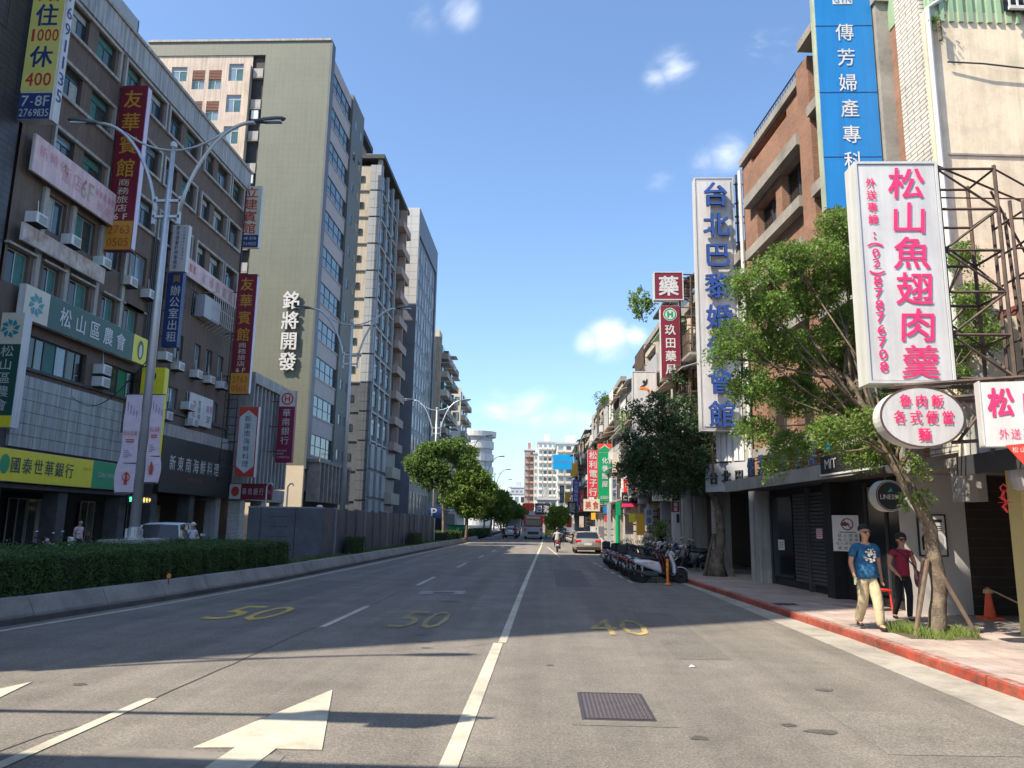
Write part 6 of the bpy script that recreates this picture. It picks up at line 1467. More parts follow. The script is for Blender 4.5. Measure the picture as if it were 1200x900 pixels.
# traffic signal mast behind/left of viewer that throws the second shadow
t = thing('signal_mast', 'traffic signal mast arm standing left of the viewer over the near lanes', 'traffic signal', (-12.0, 4.9, .5))
MB().tube([(0, 0, 0), (0, 0, 5.9)], [.13, .1], 10).build('pole', M('galv'), t); MB().tube([(0, 0, 5.5), (6.9, .15, 5.95)], [.07, .045], 8).build('arm', M('galv'), t)
MB().box(5.0, 6.5, -.0, .14, 5.55, 6.2).build('signal_box', M('black'), t); MB().box(6.25, 6.75, .0, .1, 5.25, 5.95).build('side_box', M('black'), t)
for k in range(4): MB().lathe([(.001, 0), (.11, 0), (.11, .12), (.10, .12)], axis='y', c=(5.33+k*.31, -.12, 5.92), n=14).build('lens', M('lamp_red' if k == 0 else 'lamp_clear'), t)
# orange bollard by the scooters
q = thing('delineator_post', 'slim orange delineator post at the foot of the parked scooter row', 'bollard', (4.02, 25.75, .0))
MB().lathe([(.001, .01), (.11, .01), (.11, .04), (.045, .06), (.045, .80), (.03, .82), (.001, .82)], n=14).build('post', M('orange'), q)
for z in (.45, .62): MB().lathe([(.0455, z), (.048, z), (.048, z+.08), (.0455, z+.08)], n=14).build('band', M('yellow_orange'), q)
# red stool/chair behind the walkers
q = thing('red_chair', 'red plastic chair half hidden between the two walkers', 'chair', (7.25, 17.6, .13), R(20))
MB().box(-.22, .22, -.22, .22, .42, .46).build('seat', M('red_bright'), q)
MB().box(-.22, .22, .19, .22, .46, .85).build('backrest', M('red_bright'), q)
for sx in (-.19, .19):
    for sy in (-.19, .19): MB().tube([(sx, sy, .42), (sx*1.15, sy*1.15, 0)], .02, 6).build('leg', M('red_bright'), q)

# ================================================================ VEHICLES
def wheel(parent, x, y, r_, w_, name='wheel', rim='alu'):
    o = MB().lathe([(r_*.55, -w_*.5), (r_*.92, -w_*.5), (r_, -w_*.3), (r_, w_*.3), (r_*.92, w_*.5), (r_*.55, w_*.5)], axis='y', n=20).build(name, M('rubber'), parent, (x, y, r_))
    rm = MB().lathe([(.001, -w_*.42), (r_*.56, -w_*.42), (r_*.56, w_*.42), (.001, w_*.42)], axis='y', n=20)
    for k in range(5):
        a = 2*PI*k/5
        for sg in (-1, 1): rm.add([(r_*.12*math.cos(a+1.4), sg*w_*.46, r_*.12*math.sin(a+1.4)), (r_*.12*math.cos(a-1.4), sg*w_*.46, r_*.12*math.sin(a-1.4)), (r_*.54*math.cos(a-.14), sg*w_*.5, r_*.54*math.sin(a-.14)), (r_*.54*math.cos(a+.14), sg*w_*.5, r_*.54*math.sin(a+.14))], [(0, 1, 2, 3)])
    rm.build('rim', M(rim), o); return o
def car(label, loc, rotz, paint, L=4.6, W_=1.8, H_=1.45, kind='sedan', name='car', group=None):
    """nose towards +X before turning"""
    t = thing(name, label, 'car', loc, rotz, group)
    hw = W_/2
    # body sections: x, bottom, belt height, half width
    if kind == 'sedan': S = [(-L/2, .42, .80, .80), (-L/2+.08, .30, .95, .93), (-L/2+.5, .22, 1.0, .99), (-L*.22, .20, .96, 1.0), (L*.1, .20, .93, 1.0), (L*.28, .22, .88, .99), (L/2-.35, .26, .76, .95), (L/2-.08, .34, .66, .84), (L/2, .42, .58, .72)]
    else: S = [(-L/2, .48, .95, .84), (-L/2+.08, .36, 1.05, .95), (-L/2+.5, .30, 1.08, 1.0), (-L*.22, .28, 1.06, 1.0), (L*.1, .28, 1.03, 1.0), (L*.26, .30, 1.0, .99), (L/2-.4, .34, .90, .94), (L/2-.08, .42, .76, .84), (L/2, .5, .68, .74)]
    rings = []
    for x, zb, zt, k in S:
        w2 = hw*k; h_ = zt-zb
        prof = [(-w2*.9, zb), (-w2*.97, zb+h_*.1), (-w2, zb+h_*.45), (-w2*.985, zb+h_*.75), (-w2*.93, zt-h_*.04), (-w2*.82, zt), (0, zt+.025)]
        ring_ = [(x, y, z) for y, z in prof] + [(x, -y, z) for y, z in prof[-2::-1]]
        rings.append(ring_)
    b = MB().loft(rings).build('body', M(paint), t, smooth=True)
    md = b.modifiers.new('e', 'EDGE_SPLIT'); md.split_angle = R(38)
    # cabin
    zb = .93 if kind == 'sedan' else 1.03; zt = H_
    if kind == 'sedan': P = [(-L*.36, zb), (-L*.22, zt-.04), (-L*.05, zt), (L*.08, zt-.03), (L*.24, zb-.02)]
    else: P = [(-L*.47, zb), (-L*.42, zt-.08), (-L*.2, zt), (L*.06, zt-.02), (L*.23, zb-.02)]
    rings = []
    for x, z in P:
        f = (z-zb)/(zt-zb); w2 = hw*(.93-.16*max(0, f)); zz = max(z, zb+.01)
        rings.append([(x, -hw*.93, zb-.05), (x, -w2*1.0, zz-.03), (x, -w2*.88, zz), (x, 0, zz+.02), (x, w2*.88, zz), (x, w2, zz-.03), (x, hw*.93, zb-.05)])
    g = MB().loft(rings).build('windows', M('glass_dark'), t, smooth=False)
    rf = []
    for x, z in (P[1], P[2], P[3]):
        f = 1; w2 = hw*.79
        rf.append([(x, -w2, z-.06), (x, -w2*.9, z+.012), (x, 0, z+.034), (x, w2*.9, z+.012), (x, w2, z-.06), (x, 0, z-.09)])
    MB().loft(rf).build('roof', M(paint), t, smooth=True)
    for s_ in (-1, 1):
        for (x0, z0), (x1, z1) in ((P[0], P[1]), (P[3], P[4])): MB().bar((x0, s_*hw*.90, z0-.02), (x1, s_*hw*.77, z1-.02) if z1 > z0 else (x1, s_*hw*.90, z1), .06).build('pillar', M(paint), t) if z1 > z0 else MB().bar((x0, s_*hw*.77, z0-.02), (x1, s_*hw*.90, z1), .06).build('pillar', M(paint), t)
        MB().bar((-L*.08, s_*hw*.92, zb-.03), (-L*.09, s_*hw*.78, zt-.03), .07).build('pillar', M(paint), t)
        for x in (-L*.30, L*.31): wheel(t, x, s_*(hw-.12), .32 if kind == 'sedan' else .35, .21)
        mr = MB().loft([[(L*.16+dx, s_*(hw+.02+dy), zb+.08+dz) for dx, dy, dz in [(0, 0, 0), (.1, 0, 0), (.1, 0, .13), (0, 0, .13)]], [(L*.16+dx, s_*(hw+.2), zb+.09+dz) for dx, dz in [(0.02, 0), (.08, 0), (.08, .10), (0.02, .10)]]]); mr.build('mirror', M(paint), t)
        zl = S[1][2]-.18
        MB().box(-L/2-.012, -L/2+.22, s_*(hw*.50), s_*(hw*.925), zl-.02, zl+.13).build('tail_light', M('lamp_red'), t, bevel=.02)
        MB().box(L/2-.42, L/2-.03, s_*(hw*.48), s_*(hw*.86), S[-2][2]-.14, S[-2][2]-.03).build('headlight', M('lamp_clear'), t, bevel=.02)
    MB().box(-L/2-.03, -L/2+.1, -.26, .26, .55, .70).build('number_plate', M('sign_white'), t)
    MB().box(-L/2-.035, -L/2+.12, -hw*.86, hw*.86, .34, .44).build('bumper', M('black'), t, bevel=.02)
    MB().box(L/2-.12, L/2+.02, -hw*.6, hw*.6, .34, .46).build('grille', M('black'), t)
    return t
car('champagne gold sedan seen from behind, in the right lane by the kerb', (2.95, 54.3, 0), R(90), 'car_gold', 4.7, 1.83, 1.42, 'sedan', 'sedan')
car('white sport utility car parked behind the nearest lamp post', (-15.9, 33.0, 0), R(100), 'car_white', 4.4, 1.85, 1.68, 'suv', 'parked_car')
car('dark grey car waiting far ahead left of the small round tree', (2.0, 96, 0), R(90), 'car_grey', 4.5, 1.8, 1.5, 'suv', 'car')
car('small white car far ahead beside the bus', (-4.4, 108, 0), R(90), 'car_white', 4.4, 1.8, 1.5, 'suv', 'car')
# yellow van, bus, truck
t = thing('bus', 'city bus with red upper body and silver rear, seen from behind', 'bus', (-1.35, 100, 0), 0)
MB().box(-1.2, 1.2, 0, 11, .35, 1.55).build('lower_body', M('bus_silver'), t, bevel=.08); MB().box(-1.19, 1.19, .02, 10.9, 1.551, 3.05).build('upper_body', M('bus_red'), t, bevel=.12)
MB().box(-.98, .98, -.02, .1, 1.75, 2.45).build('rear_window', M('glass'), t); MB().box(-.9, .9, -.025, .05, 2.6, 2.85).build('route_board', M('sign_cream'), t)
for s_ in (-1, 1):
    MB().box(s_*.9, s_*1.15, -.03, .05, 1.0, 1.4).build('tail_light', M('lamp_red'), t); MB().box(s_*1.16, s_*1.21, .5, 10.4, 1.7, 2.5).build('side_windows', M('glass'), t)
    MB().lathe([(.001, -.15), (.45, -.15), (.45, .15), (.001, .15)], axis='x', c=(s_*1.0, 2.6, .45), n=16).build('wheel', M('rubber'), t)
MB().box(-.7, .7, -.02, .05, .6, .95).build('engine_grille', M('steel_dark'), t)
t = thing('van', 'bright yellow van right of the bus, seen from behind', 'van', (1.05, 112, 0), 0)
MB().box(-.85, .85, 0, 4.4, .4, 1.95).build('body', M('yellow_sign'), t, bevel=.1); MB().box(-.7, .7, -.02, .1, 1.15, 1.7).build('rear_window', M('glass'), t)
for s_ in (-1, 1): MB().lathe([(.001, -.1), (.32, -.1), (.32, .1), (.001, .1)], axis='x', c=(s_*.72, .9, .32), n=14).build('wheel', M('rubber'), t); MB().box(s_*.62, s_*.8, -.03, .05, .8, 1.1).build('tail_light', M('lamp_red'), t)
t = thing('box_truck', 'small white box truck left of the bus', 'truck', (-4.6, 122, 0), 0)
MB().box(-.95, .95, 0, 3.8, .8, 2.7).build('box', M('far_white'), t); MB().box(-.8, .8, 3.85, 5.2, .5, 2.1).build('cab', M('car_grey'), t, bevel=.1); MB().box(-.9, .9, 0, 4.5, .55, .75).build('chassis', M('black'), t)
for s_ in (-1, 1): MB().lathe([(.001, -.12), (.38, -.12), (.38, .12), (.001, .12)], axis='x', c=(s_*.75, 1.0, .38), n=14).build('wheel', M('rubber'), t)

# ---- scooters: nose towards +X
def loft_xs(S, n=12, pw=.75):
    """S: (x, zc, hw, hh)"""
    rings = []
    for x, zc, hw, hh in S:
        r_ = []
        for k in range(n):
            a = 2*PI*k/n; c, s_ = math.cos(a), math.sin(a)
            r_.append((x, hw*abs(c)**pw*(1 if c >= 0 else -1), zc+hh*abs(s_)**pw*(1 if s_ >= 0 else -1)))
        rings.append(r_)
    return MB().loft(rings)
def scooter(paint, label='x', seat='seat_vinyl', box=False):
    t = thing('scooter', label, 'scooter', (0, 0, 0), 0)
    for x in (-.62, .66):
        o = MB().lathe([(.15, -.05), (.215, -.055), (.245, -.025), (.245, .025), (.215, .055), (.15, .05)], axis='y', n=20).build('wheel', M('rubber'), t, (x, 0, .245))
        rm = MB().lathe([(.13, -.03), (.155, -.03), (.155, .03), (.13, .03)], axis='y', n=18); rm.lathe([(.001, -.05), (.05, -.05), (.05, .05), (.001, .05)], axis='y', n=10)
        for k in range(5): a = 2*PI*k/5; rm.bar((.04*math.cos(a), 0, .04*math.sin(a)), (.14*math.cos(a), 0, .14*math.sin(a)), .025)
        rm.build('rim', M('alu'), o)
    loft_xs([(-.92, .70, .03, .03), (-.86, .70, .11, .07), (-.65, .66, .15, .12), (-.35, .60, .16, .16), (-.08, .52, .15, .18), (.0, .44, .12, .16), (.03, .38, .08, .08)]).build('rear_body', M(paint), t, smooth=True)
    loft_xs([(-.80, .80, .06, .02), (-.70, .815, .12, .04), (-.35, .80, .135, .05), (-.22, .775, .13, .05), (-.02, .77, .10, .045), (.04, .75, .05, .02)]).build('seat', M(seat), t, smooth=True)
    MB().box(-.02, .42, -.15, .15, .28, .34).build('floorboard', M('black'), t, bevel=.02)
    # front shield
    rings = []
    for z, x, hw, th in [(.26, .42, .12, .05), (.36, .47, .17, .05), (.6, .45, .19, .05), (.8, .38, .17, .05), (.95, .32, .11, .05), (1.0, .30, .06, .03)]:
        rings.append([(x+th, -hw*.45, z), (x+th*1.6, 0, z), (x+th, hw*.45, z), (x-th*.2, hw, z), (x-th, hw*.6, z), (x-th*1.2, 0, z), (x-th, -hw*.6, z), (x-th*.2, -hw, z)])
    MB().loft(rings).build('front_shield', M(paint), t, smooth=True)
    MB().loft([[(.66+.30*math.cos(a)*k1, y*k1, .245+.30*math.sin(a)*k1) for y, k1 in ((-.07, .93), (-.05, 1.0), (.05, 1.0), (.07, .93))] for a in [R(20+16*q) for q in range(8)]]).build('front_fender', M(paint), t)
    MB().tube([(.66, -.075, .245), (.50, -.06, .60)], .02, 6).tube([(.66, .075, .245), (.50, .06, .60)], .02, 6).build('fork', M('alu_dark'), t)
    loft_xs([(.22, .99, .08, .03), (.30, 1.0, .13, .06), (.40, .98, .10, .07), (.46, .96, .05, .04)]).build('handlebar_cover', M(paint), t, smooth=True)
    MB().tube([(.20, -.36, 1.0), (.27, -.18, 1.02), (.30, 0, 1.01), (.27, .18, 1.02), (.20, .36, 1.0)], .016, 6).build('handlebar', M('black'), t)
    for s_ in (-1, 1):
        MB().tube([(.22, s_*.26, 1.01), (.20, s_*.38, .995)], .022, 8).build('grip', M('rubber'), t)
        m_ = MB().tube([(.28, s_*.22, 1.02), (.27, s_*.30, 1.15), (.25, s_*.34, 1.2)], .007, 5).build('mirror_stem', M('black'), t)
        MB().sphere((.25, s_*.36, 1.23), .05, 10, 6, sx=.35, sy=1.4, sz=.85).build('mirror', M('chrome'), m_, smooth=True)
        MB().tube([(.40, s_*.12, .86), (.44, s_*.16, .84)], .03, 8).build('indicator', M('lamp_amber'), t)
    MB().sphere((.455, 0, .93), .07, 12, 8, sx=.6, sy=1.2).build('headlight', M('lamp_clear'), t, smooth=True)
    MB().box(-.935, -.85, -.08, .08, .66, .73).build('tail_light', M('lamp_red'), t, bevel=.01)
    f = MB().add([(-.90, -.06, .62), (-.90, .06, .62), (-1.02, .08, .36), (-1.02, -.08, .36), (-.88, -.06, .62), (-.88, .06, .62), (-1.0, .08, .36), (-1.0, -.08, .36)], [(0, 1, 2, 3), (4, 7, 6, 5), (0, 4, 5, 1), (2, 6, 7, 3), (0, 3, 7, 4), (1, 5, 6, 2)]).build('rear_fender', M('black'), t)
    MB().box(-1.0, -.985, -.075, .075, .46, .56).build('number_plate', M('sign_white'), f)
    MB().tube([(-.1, -.14, .26), (-.5, -.17, .25), (-.62, -.17, .30)], .03, 8).tube([(-.55, -.18, .28), (-.92, -.18, .40)], .052, 8).build('exhaust', M('steel_dark'), t)
    MB().box(-.62, -.10, -.09, .09, .20, .38).build('engine', M('alu_dark'), t, bevel=.03)
    MB().tube([(-.66, .13, .24), (-.60, .14, .62)], .025, 8).tube([(-.66, -.13, .24), (-.60, -.14, .62)], .025, 8).build('shock_absorber', M('alu'), t)
    MB().tube([(-.1, .1, .24), (-.06, .24, .02)], .012, 6).build('kickstand', M('alu'), t)
    g = MB().tube([(-.60, .13, .76), (-.86, .11, .80), (-.93, 0, .81), (-.86, -.11, .80), (-.60, -.13, .76)], .013, 6); g.build('grab_rail', M('chrome'), t, smooth=True)
    if box: MB().box(-1.05, -.72, -.2, .2, .84, 1.16).build('top_box', M('black'), t, bevel=.04)
    return t
random.seed(12)
protos = {}
def place_scooter(paint, x, y, rz, label, group, box=False, z=0., lean=None):
    k = (paint, box)
    if k not in protos: o = protos[k] = scooter(paint, label, box=box)
    else: o = copy_tree(protos[k])
    o['label'] = label
    if group: o['group'] = group
    o.location = (x, y, z); o.rotation_euler = (R(-5) if lean is None else lean, 0, rz)
    return o
row = ['scooter_white', 'scooter_black', 'scooter_black', 'scooter_red', 'scooter_grey', 'scooter_black', 'scooter_red', 'scooter_black', 'scooter_blue', 'scooter_black', 'scooter_grey', 'scooter_black', 'scooter_blue', 'scooter_black', 'scooter_red', 'scooter_black', 'scooter_grey', 'scooter_black']
ordn = ['first', 'second', 'third', 'fourth', 'fifth', 'sixth', 'seventh', 'eighth', 'ninth', 'tenth', 'eleventh', 'twelfth', 'thirteenth', 'fourteenth', 'fifteenth', 'sixteenth', 'seventeenth', 'last']
cn = {'scooter_white': 'white', 'scooter_black': 'black', 'scooter_red': 'dark red', 'scooter_grey': 'grey', 'scooter_blue': 'dark blue'}
for i, p_ in enumerate(row):
    lab = 'white scooter with red lettering on its side, nearest of the parked row' if i == 0 else '%s scooter, %s of the kerbside row counted from the orange post' % (cn[p_], ordn[i])
    y = 26.45+i*.66+random.uniform(-.06, .06)
    o = place_scooter(p_, kerb_x(y)-.95+random.uniform(-.1, .1), y, R(random.uniform(-6, 8)+ (4 if i else 0)), lab, 'scooters parked in a row along the kerb', box=(i in (4, 9, 13)))
    if i == 0:
        ov = letters(o, 'red_bright', lambda mb: latin(mb, 'COLORS', -.62, -.22, .64, .075, -.172, .01), name='side_lettering')
        for ch in list(o.children):
            if ch.name.startswith('seat'): pass
random.seed(13)
for i, (x, y, p_) in enumerate([(6.1, 31.6, 'scooter_black'), (6.05, 32.4, 'scooter_grey'), (6.1, 33.1, 'scooter_black'), (5.9, 34.0, 'scooter_blue'), (6.0, 35.0, 'scooter_black'), (5.9, 36.1, 'scooter_grey'), (5.8, 37.2, 'scooter_white'), (5.75, 38.2, 'scooter_black'), (5.7, 39.4, 'scooter_blue')]):
    place_scooter(p_, x, y, R(190+random.uniform(-12, 12)), '%s scooter, %s of those parked on the sidewalk beside the building pillars' % (cn[p_], ordn[i]), 'scooters parked on the sidewalk', z=.13)
for i, (x, y, p_) in enumerate([(2.9, 78, 'scooter_black'), (2.85, 80, 'scooter_grey'), (2.8, 82, 'scooter_black'), (2.7, 84.5, 'scooter_blue'), (2.6, 87, 'scooter_black')]):
    place_scooter(p_, x, y, R(80), '%s scooter, %s of the far group under the small round tree' % (cn[p_], ordn[i]), 'scooters parked under the far tree')
for i, (x, y, p_) in enumerate([(-20.2, 30.5, 'scooter_black'), (-19.9, 31.7, 'scooter_white'), (-19.2, 36.0, 'scooter_blue'), (-19.0, 37.0, 'scooter_grey'), (-18.8, 38.0, 'scooter_white')]):
    place_scooter(p_, x, y, R(-20), '%s scooter, %s of those before the bank arcade beyond the hedge' % (cn[p_], ordn[i]), 'scooters before the bank arcade')
# ================================================================ TREES AND HEDGES
def tree(label, base, trunk, lobes, nspray, leaf, leafmat, group=None, per=10, L=.30, limbs=None, name='street_tree', r0=.16, up=.0, dens=.9):
    """trunk: world points; lobes: (x,y,z,r) world"""
    t = thing(name, label, 'tree', base, 0, group)
    B = Vector(base); loc = lambda p: Vector(p[:3])-B
    n = len(trunk); tp = [loc(p) for p in trunk]
    # smooth, slightly bumpy trunk
    pts = []; rs = []
    for i in range(n-1):
        for k in range(4):
            u = k/4; p = tp[i].lerp(tp[i+1], u); s_ = (i+u)/(n-1); pts.append(p+Vector((random.uniform(-.012, .012), random.uniform(-.012, .012), 0))); rs.append(r0*(1-.55*s_)*(1.35 if i+u < .25 else 1)*random.uniform(.95, 1.06))
    pts.append(tp[-1]); rs.append(r0*.42)
    tm = MB().tube(pts, rs, 10)
    tk = tm.build('trunk', M('bark'), t, smooth=True)
    top = tp[-1]; lm = MB()
    for i, l in enumerate(lobes):
        c = loc(l); u_ = (n-1)*(1-.42*((i*.618) % 1)); i0 = min(n-2, int(u_)); a = tp[i0].lerp(tp[i0+1], u_-i0)
        mid = a.lerp(c, .45)+Vector((random.uniform(-.5, .5), random.uniform(-.5, .5), random.uniform(-.1, .6)))*l[3]
        lm.tube([a, a.lerp(mid, .5)+Vector((0, 0, -.03)), mid, c], [r0*.26, r0*.20, r0*.13, r0*.05], 6)
        for k in range(4):
            d = Vector(rng.normal(size=3)).normalized()*l[3]*.85; lm.tube([mid.lerp(c, .6), c+d*.5, c+d], [r0*.10, r0*.07, r0*.03], 5)
    lm.build('limb', M('bark'), t, smooth=True, kind='stuff')
    cs = [tuple(loc(l)) for l in lobes]; rr = [(l[3]*dens, l[3]*dens, l[3]*.68*dens) for l in lobes]
    P = sprays(cs, rr, nspray, per, L)
    me = leaves_mesh('crown', P, leaf, up); obj('crown', me, t, m=M(leafmat)); return t
def lobesY(L): return [(*onY(px, py, Y), r_) for px, py, Y, r_ in L]
random.seed(5)
lb = lobesY([(985, 262, 14.2, .42), (962, 300, 14.0, .45), (1000, 318, 14.4, .5), (925, 300, 13.6, .36), (898, 318, 13.4, .3), (950, 345, 14.2, .55), (1000, 375, 14.6, .5), (900, 360, 13.4, .42), (868, 330, 13.2, .24), (862, 392, 13.1, .36), (905, 405, 13.8, .5), (955, 405, 14.4, .55),
             (1005, 425, 14.6, .42), (845, 415, 12.9, .22), (880, 450, 13.2, .38), (930, 460, 14.2, .5), (985, 470, 14.4, .42), (885, 500, 13.3, .3), (925, 520, 13.8, .34), (972, 505, 13.2, .34), (1015, 490, 13.0, .25), (1010, 530, 14.0, .3), (905, 545, 13.5, .16), (1020, 245, 14.8, .2),
             (1128, 300, 14.0, .26), (1140, 345, 14.0, .3), (1125, 400, 14.2, .35), (1155, 395, 13.8, .25), (1120, 440, 14.0, .26), (1145, 375, 14, .2), (1050, 470, 14.4, .4)])
tb = [(6.62, 13.75, .10), tuple(onY(1101, 690, 13.72)), tuple(onY(1090, 620, 13.7)), tuple(onY(1068, 575, 13.75)), tuple(onY(1046, 540, 13.8)), tuple(onY(1025, 500, 13.9)), tuple(onY(990, 440, 14.1))]
t1 = tree('leaning street tree with wooden stakes and grass at its foot, beside the two walkers', (6.62, 13.75, .12), tb, lb, 7600, .060, 'leaf_light', per=11, L=.22, r0=.14, dens=.80)
# shoots low on the trunk
P = []
for px, py, r_ in [(1066, 540, .10), (1078, 550, .09), (1060, 585, .08), (1085, 583, .10), (1055, 510, .1)]:
    c = onY(px, py, 13.5)-Vector((6.62, 13.75, .12)); P.append(sprays([tuple(c)], [(r_*1.3,)*3], 24, 8, .12))
obj('shoot', leaves_mesh('shoot', np.concatenate(P), .06), t1, m=M('leaf_light'))
for i, (dx, dy, tx, ty) in enumerate([(-.42, -.15, -.08, -.1), (.55, -.25, .0, -.12), (.40, .45, .02, .12), (-.1, .5, -.05, .1)]):
    q = MB().tube([(dx, dy, 0), (tx-.02, ty, 1.25)], .038, 7).build('stake', M('wood_stake'), t1)
gp = MB().box(5.95, 7.15, 13.2, 14.4, .02, .135); gp.build('tree_pit', M('soil'), kind='structure')
N = 2300; gx = rng.uniform(5.9, 7.2, N); gy = rng.uniform(13.1, 14.5, N); keep = ((np.sin(gx*7.1)+np.cos(gy*6.3+gx*3) > -.9) & (((gx-6.55)/.68)**2+((gy-13.8)/.72)**2 < 1.0))
gx, gy = gx[keep], gy[keep]; n = len(gx); V = []; F = []
for i in range(n):
    h_ = random.uniform(.05, .21)*(1.2 if abs(gx[i]-6.1) < .25 or abs(gx[i]-7.0) < .3 else .85); a = random.uniform(0, PI); w_ = .007; bx, by = random.uniform(-.1, .1), random.uniform(-.1, .1)
    b = len(V); V += [(gx[i]-w_*math.cos(a), gy[i]-w_*math.sin(a), .12), (gx[i]+w_*math.cos(a), gy[i]+w_*math.sin(a), .12), (gx[i]+bx*.5+w_*.7, gy[i]+by*.5, .12+h_*.6), (gx[i]+bx, gy[i]+by, .12+h_)]; F += [(b, b+1, b+2), (b, b+2, b+3)]
me = bpy.data.meshes.new('grass'); me.from_pydata(V, [], F); o = obj('grass', me, m=mat('grass_tuft', (.20, .27, .06), .7, .25, 6, trans=.35), kind='stuff'); tag(o, 'bright green grass tufts round the foot of the leaning tree', 'grass')

lb = lobesY([(738, 512, 29.5, .3), (750, 535, 29, .6), (765, 495, 29, .55), (770, 530, 28.6, .95), (800, 500, 29, .8), (812, 540, 28.8, .95), (838, 520, 29, .55), (752, 562, 28.8, .5), (785, 562, 28.6, .7), (825, 562, 28.8, .5), (855, 545, 29, .3), (770, 470, 29, .35), (800, 472, 29, .35), (732, 548, 29.5, .25), (745, 478, 29.4, .3)])
tb = [(6.25, 28.8, .1), tuple(onY(845, 630, 28.8)), tuple(onY(842, 595, 28.8)), tuple(onY(832, 572, 28.8)), tuple(onY(815, 548, 28.8))]
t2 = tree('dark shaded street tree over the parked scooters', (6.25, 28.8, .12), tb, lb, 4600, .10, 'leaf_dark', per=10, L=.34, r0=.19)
for i, (dx, dy) in enumerate([(-.5, -.2), (.6, -.2), (.1, .5)]): MB().tube([(dx, dy, 0), (dx*.15, dy*.15, 1.5)], .05, 7).build('stake', M('wood_stake'), t2)
MB().lathe([(.42, 0), (.30, .35), (.22, .8), (.18, .9)], n=9).build('root_flare', M('bark'), t2, smooth=True)
# small round tree far right
c = onY(652, 605, 88)
tree('small round green tree standing at the roadside beyond the gold sedan', (c.x+.5, 88, .1), [(c.x+.5, 88, .1), (c.x+.3, 88, 1.8), (c.x, 88, 2.6)], lobesY([(652, 600, 88, .8), (646, 608, 88, .65), (659, 607, 88, .65), (652, 612, 88, .6), (662, 600, 88.5, .45)]), 800, .26, 'leaf_light', per=8, L=.5, r0=.13)
# trees on the median
specs = [('first median tree, its crown round the third lamp post', 68, [(488, 540, 68, .9), (502, 528, 68, .9), (512, 548, 68, 1.1), (528, 526, 69, 1.0), (490, 556, 68, .6), (545, 540, 69, .9), (538, 520, 69, .6), (522, 566, 68, .8), (515, 522, 68, .6), (500, 565, 68, .5), (552, 528, 69, .5)], (520, 625), 2000, .24),
         ('second median tree, bright green, in front of the lamp posts', 73, [(545, 575, 73, 1.1), (562, 560, 73, .9), (528, 584, 73, .8), (568, 582, 73, .8), (548, 594, 73, .8), (541, 558, 73, .8), (555, 548, 73, .6), (574, 570, 73, .5), (558, 597, 73, .6), (530, 568, 73, .6)], (546, 627), 2400, .28),
         ('third median tree, lower and darker', 96, [(575, 588, 96, 1.6), (585, 582, 96, 1.2), (568, 598, 96, 1.3), (590, 597, 96, 1.2)], (574, 628), 1500, .3),
         ('fourth median tree far down the street', 120, [(594, 593, 120, 1.6), (603, 598, 120, 1.3), (588, 602, 120, 1.3)], (594, 624), 1100, .34),
         ('fifth median tree where the row closes up', 150, [(604, 598, 150, 1.8), (612, 602, 150, 1.2), (600, 606, 150, 1.4)], (604, 622), 900, .4)]
for lab, Y, L_, (bx, by), ns, lf in specs:
    b = onY(bx, by, Y); b.z = .3; lb = lobesY(L_); cx = sum(l[0] for l in lb)/len(lb); cz = min(l[2] for l in lb)
    tree(lab, (b.x, Y, .3), [(b.x, Y, .3), ((b.x*2+cx)/3, Y, .3+(cz-.3)*.6), ((b.x+cx)/2, Y, cz)], lb, ns, lf, 'leaf_mid' if Y == 68 else 'leaf_light', 'street trees on the median', per=9, L=.55, r0=.15)
q = thing('tree_row', 'far off row of trees closing the view down the median', 'trees', (-11, 200, .3))
P = sprays([tuple(onY(px, py, 210)-Vector((-11, 200, .3))) for px, py in [(600, 606), (608, 604), (590, 604), (614, 608)]], [(3, 6, 2.4)]*4, 700, 8, 1.0)
obj('crown', leaves_mesh('crown', P, .7), q, m=M('leaf_mid')); MB().tube([(0, 0, 0), (0, 0, 3)], .3, 6).build('trunk', M('bark'), q)

# hedges: leafy blocks
def hedge(label, poly, z0, z1, n, leaf, name='hedge'):
    """poly: list of (x_left, x_right, y) stations"""
    x0, y0 = (poly[0][0]+poly[0][1])/2, poly[0][2]
    t = thing(name, label, 'hedge', (x0, y0, z0))
    mb = MB(); rings = []
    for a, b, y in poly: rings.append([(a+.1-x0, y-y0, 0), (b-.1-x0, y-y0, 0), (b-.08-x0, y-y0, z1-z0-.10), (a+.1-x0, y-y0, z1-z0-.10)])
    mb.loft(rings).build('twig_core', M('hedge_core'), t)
    ys_ = np.array([p[2] for p in poly]); la = np.array([p[0] for p in poly]); ra = np.array([p[1] for p in poly])
    y = rng.uniform(ys_[0], ys_[-1], n); a = np.interp(y, ys_, la); b = np.interp(y, ys_, ra)
    side_ = rng.uniform(size=n); jit = np.abs(rng.normal(size=n))*.06
    wob = .06*np.sin(y*2.3)+.05*np.sin(y*5.1+1)+.03*np.sin(y*13+2)
    X = np.where(side_ < .52, b+wob*.8-jit+.03, rng.uniform(0, 1, n)*(b-a)+a); Z = np.where(side_ < .52, rng.uniform(0, 1, n)**.8*(z1-z0), (z1-z0)+wob*.7-jit+.02+(rng.uniform(size=n) < .03)*rng.uniform(0, .22, n))
    X = X-np.where((side_ < .52), (Z/(z1-z0))**4*.10, 0)
    e = rng.uniform(size=n) < .05; y = np.where(e, np.where(rng.uniform(size=n) < .5, ys_[0], ys_[-1]), y)
    P = np.stack([X-x0, y-y0, Z], 1); obj('foliage', leaves_mesh('foliage', P, leaf), t, m=M('hedge_leaf')); return t
hs = [(-12.6, barrier_x(y)-.55, y) for y in (6.5, 9, 11, 13, 15.5, 18, 21)]
